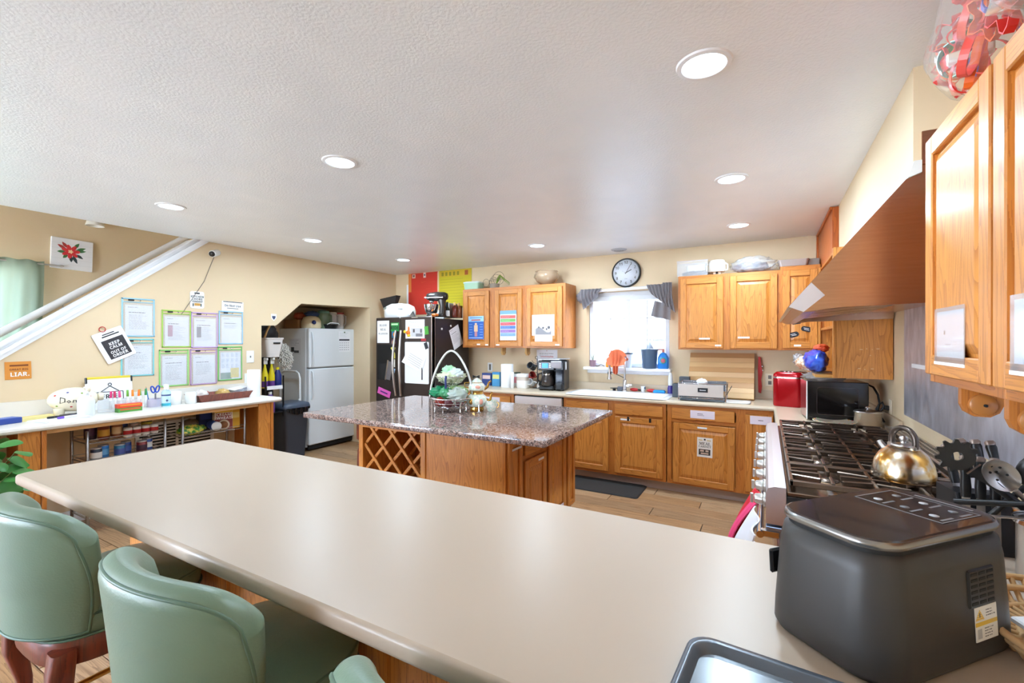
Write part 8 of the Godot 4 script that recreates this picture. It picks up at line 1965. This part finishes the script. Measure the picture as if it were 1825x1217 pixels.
func island() -> void:
	var o := thing("granite_top", "large speckled granite slab on the kitchen island", "countertop", Vector3(-2.205, 0.875, -3.06))
	put(slab(Mb.new(), rrect(2.17, 1.35, 0.012, 3), 0.0, 0.04, 0.005), "slab", M.granite, o)
	var B := thing("kitchen_island", "honey oak kitchen island base with a diagonal wine lattice", "kitchen island", Vector3(-2.11, 0, -2.5))
	# local x runs along the front; wine rack at the near end, plain panel beside it
	put(Mb.new().box(Vector3(0.319, 0.483, -0.6), Vector3(0.636, 0.78, 1.18), 0.002), "body", M.oak_upright, B)
	put(Mb.new().box(Vector3(-0.345, 0.483, -0.9), Vector3(0.67, 0.78, 0.56)), "rear_body", M.oak_deep_upright, B)
	for x in [-0.638, -0.018]:
		put(Mb.new().box(Vector3(x, 0.483, -0.31), Vector3(0.044, 0.78, 0.62), 0.003), "rack_side", M.oak_upright, B)
	for y in [0.852, 0.115]:
		put(Mb.new().box(Vector3(-0.33, y, -0.3), Vector3(0.58, 0.042, 0.6), 0.002), "rack_rail", M.oak_level, B)
	put(Mb.new().box(Vector3(0.0, 0.047, -0.62), Vector3(1.28, 0.094, 1.1)), "plinth", M.vinyl_base, B)
	for layer in 2:
		var z := -0.03 - 0.5 * layer
		for s in [-1.0, 1.0]:
			for k in range(-4, 16):
				# the line y = s * 1.05 * (x + 0.33) + c, cut to the opening
				var c := -0.40 + 0.2 * k
				var pts := []
				for x in [-0.616, -0.04]:
					var y: float = s * 1.05 * (x + 0.33) + c
					if y > 0.137 and y < 0.832: pts.append(Vector2(x, y))
				for y in [0.137, 0.832]:
					var x: float = s * (y - c) / 1.05 - 0.33
					if x > -0.616 and x < -0.04: pts.append(Vector2(x, y))
				if pts.size() == 2 and pts[0].distance_to(pts[1]) > 0.06:
					var d: Vector2 = pts[1] - pts[0]
					var mid: Vector2 = (pts[0] + pts[1]) / 2
					put(Mb.new().at(mid.x, mid.y, z - 0.006 * s, 0, 0, d.angle()).box(Vector3.ZERO, Vector3(d.length(), 0.024, 0.012), 0.002), "slat", M.oak_flow, B)
	# turned post at the corner
	var tp := [Vector2(0, 0.01), Vector2(0.034, 0.01), Vector2(0.038, 0.05), Vector2(0.03, 0.08), Vector2(0.034, 0.1), Vector2(0.026, 0.13), Vector2(0.034, 0.3), Vector2(0.041, 0.5), Vector2(0.037, 0.62), Vector2(0.024, 0.65), Vector2(0.034, 0.665), Vector2(0.024, 0.68), Vector2(0.03, 0.7), Vector2(0.045, 0.715), Vector2(0.045, 0.87), Vector2(0, 0.87)]
	put(Mb.new().at(-0.73, 0, -0.1).lathe(tp, 24), "turned_post", M.mahogany, B, "dark mahogany turned post")
	# drawer side facing the range
	var S := cab("island_cabinet", "oak cabinet side of the island with drawer and doors facing the range", Vector3(-1.45, 0, -3.09), PI / 2, 1.18, 0.094, 0.872, 0.02, [[-0.37, 0.02], [0.01, 0.03], [0.385, 0.025]], [0.69])
	drawer(S, -0.345, 0.0, 0.71, 0.845)
	var d := raised("door", S, -0.345, 0.0, 0.115, 0.672)
	strip(d, -0.1, 0.64, 0.09, 0.016)
	d = raised("door", S, 0.045, 0.38, 0.115, 0.76)
	strip(d, 0.25, 0.735, 0.08, 0.014)
	put(Mb.new().box(Vector3(0.22, 0.16, 0.0206), Vector3(0.2, 0.06, 0.001)), "label_card", M.label_pink, d)
	d = raised("door", S, -0.57, -0.38, 0.115, 0.85, 0.0, 0.0, 0.045)
	strip(d, -0.47, 0.79, 0.13, 0.014)
	raised("door", S, 0.42, 0.575, 0.115, 0.85, 0.0, 0.0, 0.04)
	# floor mat
	solo(Mb.new().loft([ring(rrect(0.8, 0.43, 0.03), 0.0), ring(rrect(0.8, 0.43, 0.03), 0.004), ring(rrect(0.76, 0.39, 0.03), 0.014)]), "floor_mat", M.rubber_dark, "dark rubber mat on the floor in front of the sink cabinets", "mat", Vector3(-1.46, 0.0012, -4.53))
	# two-tier basket
	var y := 0.9155
	o = thing("fruit_basket", "silver two-tier wire fruit basket on the granite island", "basket", Vector3(-2.28, y, -3.04), 0.35)
	var wm: StandardMaterial3D = M.chrome
	var w := Mb.new()
	for e in [[0.18, 0.115, 0.0055], [0.12, 0.045, 0.003], [0.15, 0.075, 0.003], [0.07, 0.03, 0.003]]:
		w.tube(arc3(Vector3(0, e[1], 0), e[0], 36, 0, TAU, 1), e[2], 7, true)
	for k in 16:
		var a := TAU * k / 16
		var pts := []
		for e in [[0.07, 0.03], [0.12, 0.045], [0.155, 0.08], [0.18, 0.115]]:
			pts.append(Vector3(cos(a) * e[0], e[1], sin(a) * e[0]))
		w.tube(pts, 0.0022, 5)
	put(w, "lower_bowl", wm, o)
	w = Mb.new()
	for e in [[0.128, 0.29, 0.004], [0.085, 0.24, 0.0025], [0.03, 0.215, 0.0025]]:
		w.tube(arc3(Vector3(0, e[1], 0), e[0], 32, 0, TAU, 1), e[2], 6, true)
	for k in 16:
		var a := TAU * k / 16
		w.tube([Vector3(cos(a) * 0.03, 0.215, sin(a) * 0.03), Vector3(cos(a) * 0.085, 0.24, sin(a) * 0.085), Vector3(cos(a) * 0.128, 0.29, sin(a) * 0.128)], 0.002, 5)
	put(w, "upper_bowl", wm, o)
	var hp := []
	for k in 25:
		var a := PI * k / 24.0
		hp.append(Vector3(cos(a) * (0.185 - 0.075 * sin(a)), 0.115 + 0.385 * pow(sin(a), 0.72), 0))
	put(Mb.new().tube(hp, 0.0085, 10), "handle", mat("silver_paint", rgb(222, 222, 220), 0.3, 0.5), o)
	for k in 4:
		var a := PI / 4 + PI / 2 * k
		put(Mb.new().tube([Vector3(cos(a) * 0.165, 0.1, sin(a) * 0.165), Vector3(cos(a) * 0.15, 0.05, sin(a) * 0.15), Vector3(cos(a) * 0.15, 0.01, sin(a) * 0.15), Vector3(cos(a) * 0.158, 0.004, sin(a) * 0.158)], 0.0055, 8), "foot", wm, o)
	var P := Vector3(-2.28, y, -3.04)
	for e in [[Vector3(-0.05, 0.085, 0.08), 0.045, rgb(150, 44, 34), "red apple", "apple", "red apple showing through the lower wires"], [Vector3(0.05, 0.08, 0.1), 0.04, rgb(96, 36, 44), "red onion", "onion", "dark red onion in the lower bowl's front"], [Vector3(0.0, 0.08, -0.02), 0.046, rgb(160, 70, 50), "apple", "apple", "russet apple in the middle of the lower bowl"], [Vector3(0.1, 0.085, 0.03), 0.042, rgb(110, 44, 60), "onion", "onion", "purple onion towards the teapot in the lower bowl"], [Vector3(-0.1, 0.085, 0.0), 0.042, rgb(70, 110, 60), "avocado", "avocado", "green avocado in the lower bowl"]]:
		var fo := solo(Mb.new().ell(Vector3.ZERO, Vector3(e[1], e[1] * 0.9, e[1]), 18, 12), e[4], mat("fruit_%s" % (e[2] as Color).to_html(), e[2], 0.35), e[5], e[4], P + e[0])
		put(Mb.new().tube([Vector3(0, e[1] * 0.85, 0), Vector3(0.004, e[1] * 1.1, 0)], 0.002, 5), "stem", M.stem_green, fo)
	for e in [[Vector3(-0.09, 0.15, 0.02), Vector3(0.095, 0.05, 0.08), rgb(24, 130, 84), 1.0, "emerald green plastic bag in the lower bowl", 121], [Vector3(-0.01, 0.15, 0.05), Vector3(0.06, 0.045, 0.06), rgb(70, 150, 100), 1.0, "dark green curled bag in the middle of the lower bowl", 122], [Vector3(0.03, 0.16, -0.05), Vector3(0.08, 0.045, 0.07), rgb(176, 216, 150), 1.0, "pale green plastic bag at the back of the lower bowl", 123], [Vector3(0.1, 0.14, 0.05), Vector3(0.075, 0.06, 0.075), rgb(214, 226, 216), 0.6, "clear plastic bag at the lower bowl's end by the teapot", 124], [Vector3(0.0, 0.285, 0.0), Vector3(0.115, 0.05, 0.1), rgb(206, 214, 176), 1.0, "pale green bag of produce filling the upper bowl", 125], [Vector3(-0.02, 0.335, 0.0), Vector3(0.06, 0.04, 0.05), rgb(168, 222, 176), 1.0, "mint green bag knot on top of the upper bowl", 126], [Vector3(0.06, 0.315, 0.02), Vector3(0.065, 0.04, 0.05), rgb(214, 226, 224), 1.0, "whitish bag folded over the upper bowl's rim", 127]]:
		var bm := mat("bag_%d" % e[5], e[2], 0.22)
		if e[3] < 1.0:
			bm.transparency = BaseMaterial3D.TRANSPARENCY_ALPHA
			bm.albedo_color.a = e[3]
		solo(Mb.new().blob(Vector3.ZERO, e[1], 0.45, e[5], 2.2, 30, 18), "produce_bag", bm, e[4], "bag", P + e[0])
	solo(Mb.new().tube([Vector3(0, 0.03, 0.0), Vector3(0.004, 0, 0.012), Vector3(0, -0.07, 0.0)], 0.009, 8), "bag_tie", M.navy, "navy twist of ribbon hanging from the upper bowl", "ribbon", P + Vector3(0.04, 0.27, 0.125))
	# stacked teapot
	o = thing("teapot", "ornate pastel and gold stacked teapot beside the fruit basket", "teapot", Vector3(-2.1, y, -3.15), 0.5)
	var pc := tri_map(mat("porcelain", Color.WHITE, 0.1), noise_tex(0.02, rgb(206, 224, 208), rgb(246, 240, 228), 256, FastNoiseLite.TYPE_SIMPLEX, 3, 18, 0.3, 0.7), Vector3(6, 6, 6))
	var gold := mat("gold", rgb(206, 160, 84), 0.18, 1.0)
	put(Mb.new().lathe([Vector2(0, 0.0), Vector2(0.055, 0.0), Vector2(0.06, 0.01), Vector2(0.055, 0.035), Vector2(0.062, 0.04)], 28), "foot", gold, o)
	put(Mb.new().lathe([Vector2(0.05, 0.036), Vector2(0.075, 0.05), Vector2(0.088, 0.085), Vector2(0.078, 0.12), Vector2(0.055, 0.14), Vector2(0.05, 0.145)], 32), "lower_pot", pc, o)
	put(Mb.new().lathe([Vector2(0.05, 0.138), Vector2(0.058, 0.145), Vector2(0.052, 0.155), Vector2(0.056, 0.165), Vector2(0.05, 0.17)], 28), "gold_collar", gold, o)
	put(Mb.new().lathe([Vector2(0.045, 0.166), Vector2(0.066, 0.178), Vector2(0.07, 0.205), Vector2(0.06, 0.225), Vector2(0.045, 0.235), Vector2(0.04, 0.24)], 32), "upper_pot", pc, o)
	put(Mb.new().lathe([Vector2(0.0435, 0.236), Vector2(0.047, 0.239), Vector2(0.04, 0.25), Vector2(0.018, 0.268), Vector2(0.006, 0.274), Vector2(0.009, 0.284), Vector2(0, 0.294)], 28), "lid", pc, o)
	put(Mb.new().lathe([Vector2(0.046, 0.234), Vector2(0.0485, 0.237), Vector2(0.046, 0.2405)], 28), "lid_band", gold, o)
	put(Mb.new().tube([Vector3(0.06, 0.18, 0), Vector3(0.09, 0.2, 0), Vector3(0.1, 0.235, 0), Vector3(0.118, 0.25, 0)], 0.013, 10, false, 0.007), "spout", gold, o)
	put(Mb.new().tube([Vector3(0.08, 0.07, 0), Vector3(0.115, 0.1, 0), Vector3(0.118, 0.135, 0), Vector3(0.13, 0.155, 0)], 0.014, 10, false, 0.008), "spout", gold, o)
	put(Mb.new().tube([Vector3(-0.064, 0.19, 0), Vector3(-0.1, 0.2, 0), Vector3(-0.1, 0.235, 0), Vector3(-0.062, 0.235, 0)], 0.006, 8), "handle", gold, o)
	put(Mb.new().tube([Vector3(-0.08, 0.07, 0), Vector3(-0.12, 0.08, 0), Vector3(-0.12, 0.13, 0), Vector3(-0.07, 0.13, 0)], 0.006, 8), "handle", gold, o)
	for k in 6:
		var a := TAU * k / 6
		put(Mb.new().ell(Vector3(cos(a) * 0.082, 0.085, sin(a) * 0.082), Vector3(0.016, 0.024, 0.016), 12, 8), "flower_medallion", mat("rose_glaze", rgb(226, 160, 140), 0.15) if k % 2 else gold, o)
	put(Mb.new().ell(Vector3(0.01, 0.203, 0.062), Vector3(0.026, 0.014, 0.01), 12, 8), "rose_motif", M.rose_glaze, o)
	solo(Mb.new().at(0, 0, 0, 0, 0, 0.0).prism(PackedVector2Array([Vector2(-0.03, 0.014), Vector2(0, 0.003), Vector2(0.03, 0.014), Vector2(0.03, -0.014), Vector2(0, -0.003), Vector2(-0.03, -0.014)]), -0.004, 0.004), "bow", M.black_plastic, "small black bow on the teapot's lid", "bow", Vector3(-2.1, y + 0.285, -3.14), 0.4)
	o = thing("tea_cup", "white porcelain cup standing beside the stacked teapot", "cup", Vector3(-1.99, y, -3.2))
	put(Mb.new().lathe([Vector2(0, 0), Vector2(0.03, 0), Vector2(0.034, 0.008), Vector2(0.05, 0.05), Vector2(0.053, 0.09), Vector2(0.05, 0.09), Vector2(0.046, 0.05), Vector2(0.028, 0.01), Vector2(0, 0.008)], 26), "cup", pc, o)
	put(Mb.new().tube(arc3(Vector3(0.053, 0.055, 0), 0.022, 10, -1.5, 1.5), 0.004, 7), "handle", gold, o)
	for k in 2:
		solo(Mb.new().tube([Vector3(0, 0.06, 0), Vector3(0.004, 0.01, 0.004), Vector3(0.012, 0.004, 0.006)], 0.006, 8).lathe([Vector2(0, 0), Vector2(0.02, 0), Vector2(0.012, 0.008), Vector2(0, 0.01)], 14), "chrome_stand", M.chrome, ["small chrome stand in front of the teapot towards the basket", "small chrome stand in front of the teapot towards the cup"][k], "stand", Vector3(-2.165 + 0.125 * k, y, -3.09 + 0.0 * k))

func peninsula() -> void:
	var o := thing("peninsula_counter", "long cream laminate peninsula countertop in the foreground", "countertop", Vector3(-1.071, 0.87, -1.085))
	put(slab(Mb.new(), rrect(3.617, 0.84, 0.03, 4), 0.0, 0.045, 0.011), "slab", M.laminate, o)
	o = thing("peninsula_cabinet", "oak panelled base of the long peninsula", "cabinet", Vector3(-0.95, 0, -1.2))
	put(Mb.new().box(Vector3(0, 0.435, 0), Vector3(3.3, 0.868, 0.44), 0.003), "body", M.oak_deep_upright, o)
	for k in 4:
		put(Mb.new().box(Vector3(-1.24 + 0.82 * k, 0.49, 0.222), Vector3(0.8, 0.72, 0.008), 0.002), "panel", M.oak_upright, o)
	put(Mb.new().box(Vector3(0, 0.06, 0.226), Vector3(3.3, 0.12, 0.016), 0.004), "skirting", M.white_trim, o)

func stools() -> void:
	var labels := ["sage green leather counter stool furthest along the peninsula, beside the potted plant", "sage green leather counter stool in the middle of the peninsula", "sage green leather counter stool nearest the baking tray"]
	var o := thing("counter_stool", labels[0], "stool", Vector3(-2.05, 0, -0.72), 0.0, "sage leather counter stools")
	var lm: StandardMaterial3D = M.sage_leather
	# wrapped back: a padded shell bent round the seat
	var base := func(s: float, v: float) -> Vector3:
		var w := 0.2 + 0.065 * pow(maxf(v, 0.0), 1.2)
		var top := 1.0 - 0.1 * pow(absf(s), 5.0) - 0.02 * s * s
		return Vector3(w * sin(s * 1.35) / sin(1.35), 0.6 + (top - 0.6) * v, 0.235 + 0.03 * v - 0.125 * (1.0 - cos(s * 1.35)) / (1.0 - cos(1.35)) - 0.02 * sin(PI * v) * s * s)
	var skin := func(u: float, v: float, side: float) -> Vector3:
		var s := u * 2.0 - 1.0
		var e := 0.01
		var p: Vector3 = base.call(s, v)
		var n: Vector3 = ((base.call(s + e, v) as Vector3) - base.call(s - e, v)).cross((base.call(s, v + e) as Vector3) - base.call(s, v - e)).normalized()
		var q := maxf(absf(s), 0.0)
		var edge := minf(1.0, minf((1.0 - q) / 0.14, (1.0 - v) / 0.1))
		return p + n * side * 0.036 * sqrt(maxf(0.0, 1.0 - pow(1.0 - edge, 2.0)))
	var m := Mb.new()
	m.sheet(func(u: float, v: float) -> Vector3: return skin.call(0.5 - 0.5 * cos(PI * u), sin(v * PI / 2), 1.0), 64, 44)
	m.sheet(func(u: float, v: float) -> Vector3: return skin.call(0.5 + 0.5 * cos(PI * u), sin(v * PI / 2), -1.0), 64, 44)
	put(m, "back", lm, o)
	var pp := []
	for k in 17: pp.append(skin.call(0.035, k / 16.0 * 0.95, 1.02))
	for k in 41: pp.append(skin.call(0.05 + 0.9 * k / 40.0, 0.965, 1.02))
	for k in 17: pp.append(skin.call(0.965, (1.0 - k / 16.0) * 0.95, 1.02))
	put(Mb.new().tube(pp, 0.0042, 6), "piping", M.piping, o)
	pp = []
	for k in 31: pp.append(skin.call(0.03 + 0.94 * k / 30.0, 0.012, 1.02))
	put(Mb.new().tube(pp, 0.0045, 6), "piping", M.piping, o)
	# seat cushion
	var out := PackedVector2Array()
	for k in 40:
		var a := TAU * k / 40
		var c := Vector2(cos(a), sin(a))
		out.append(Vector2(signf(c.x) * pow(absf(c.x), 0.62) * 0.235, signf(c.y) * pow(absf(c.y), 0.62) * 0.235))
	put(Mb.new().loft([ring(out, 0.585, 0.97), ring(out, 0.592, 1.0), ring(out, 0.64, 1.02), ring(out, 0.655, 1.0), ring(out, 0.672, 0.9), ring(out, 0.685, 0.7), ring(out, 0.69, 0.35)]), "seat", lm, o)
	for y in [0.652, 0.59]:
		put(Mb.new().tube(Array(ring(out, y, 1.012)), 0.0042, 6, true), "piping", M.piping, o)
	# mahogany frame and cabriole legs
	put(Mb.new().loft([ring(out, 0.5, 0.93), ring(out, 0.505, 0.96), ring(out, 0.58, 0.965), ring(out, 0.584, 0.95)]), "apron", M.mahogany, o)
	for sx in [-1.0, 1.0]:
		for sz in [-1.0, 1.0]:
			var rr := []
			for e in [[0.0, 0.235, 0.03], [0.06, 0.22, 0.026], [0.2, 0.2, 0.028], [0.34, 0.205, 0.04], [0.44, 0.225, 0.056], [0.5, 0.222, 0.062], [0.56, 0.212, 0.06]]:
				rr.append(ring(rrect(e[2], e[2], e[2] * 0.22, 2, sx * e[1] * 0.88, -sz * e[1] * 0.88), e[0]))
			put(Mb.new().loft(rr), "leg", M.mahogany, o)
	for e in [[-1, -1, 1, -1], [1, -1, 1, 1], [1, 1, -1, 1], [-1, 1, -1, -1]]:
		put(Mb.new().tube([Vector3(e[0] * 0.178, 0.22, e[1] * 0.178), Vector3(e[2] * 0.178, 0.22, e[3] * 0.178)], 0.011, 10), "footrest", M.brass, o)
	dup(o, Vector3(-1.205, 0, -0.72), 0.0, labels[1], "counter_stool")
	dup(o, Vector3(-0.385, 0, -0.72), 0.0, labels[2], "counter_stool")
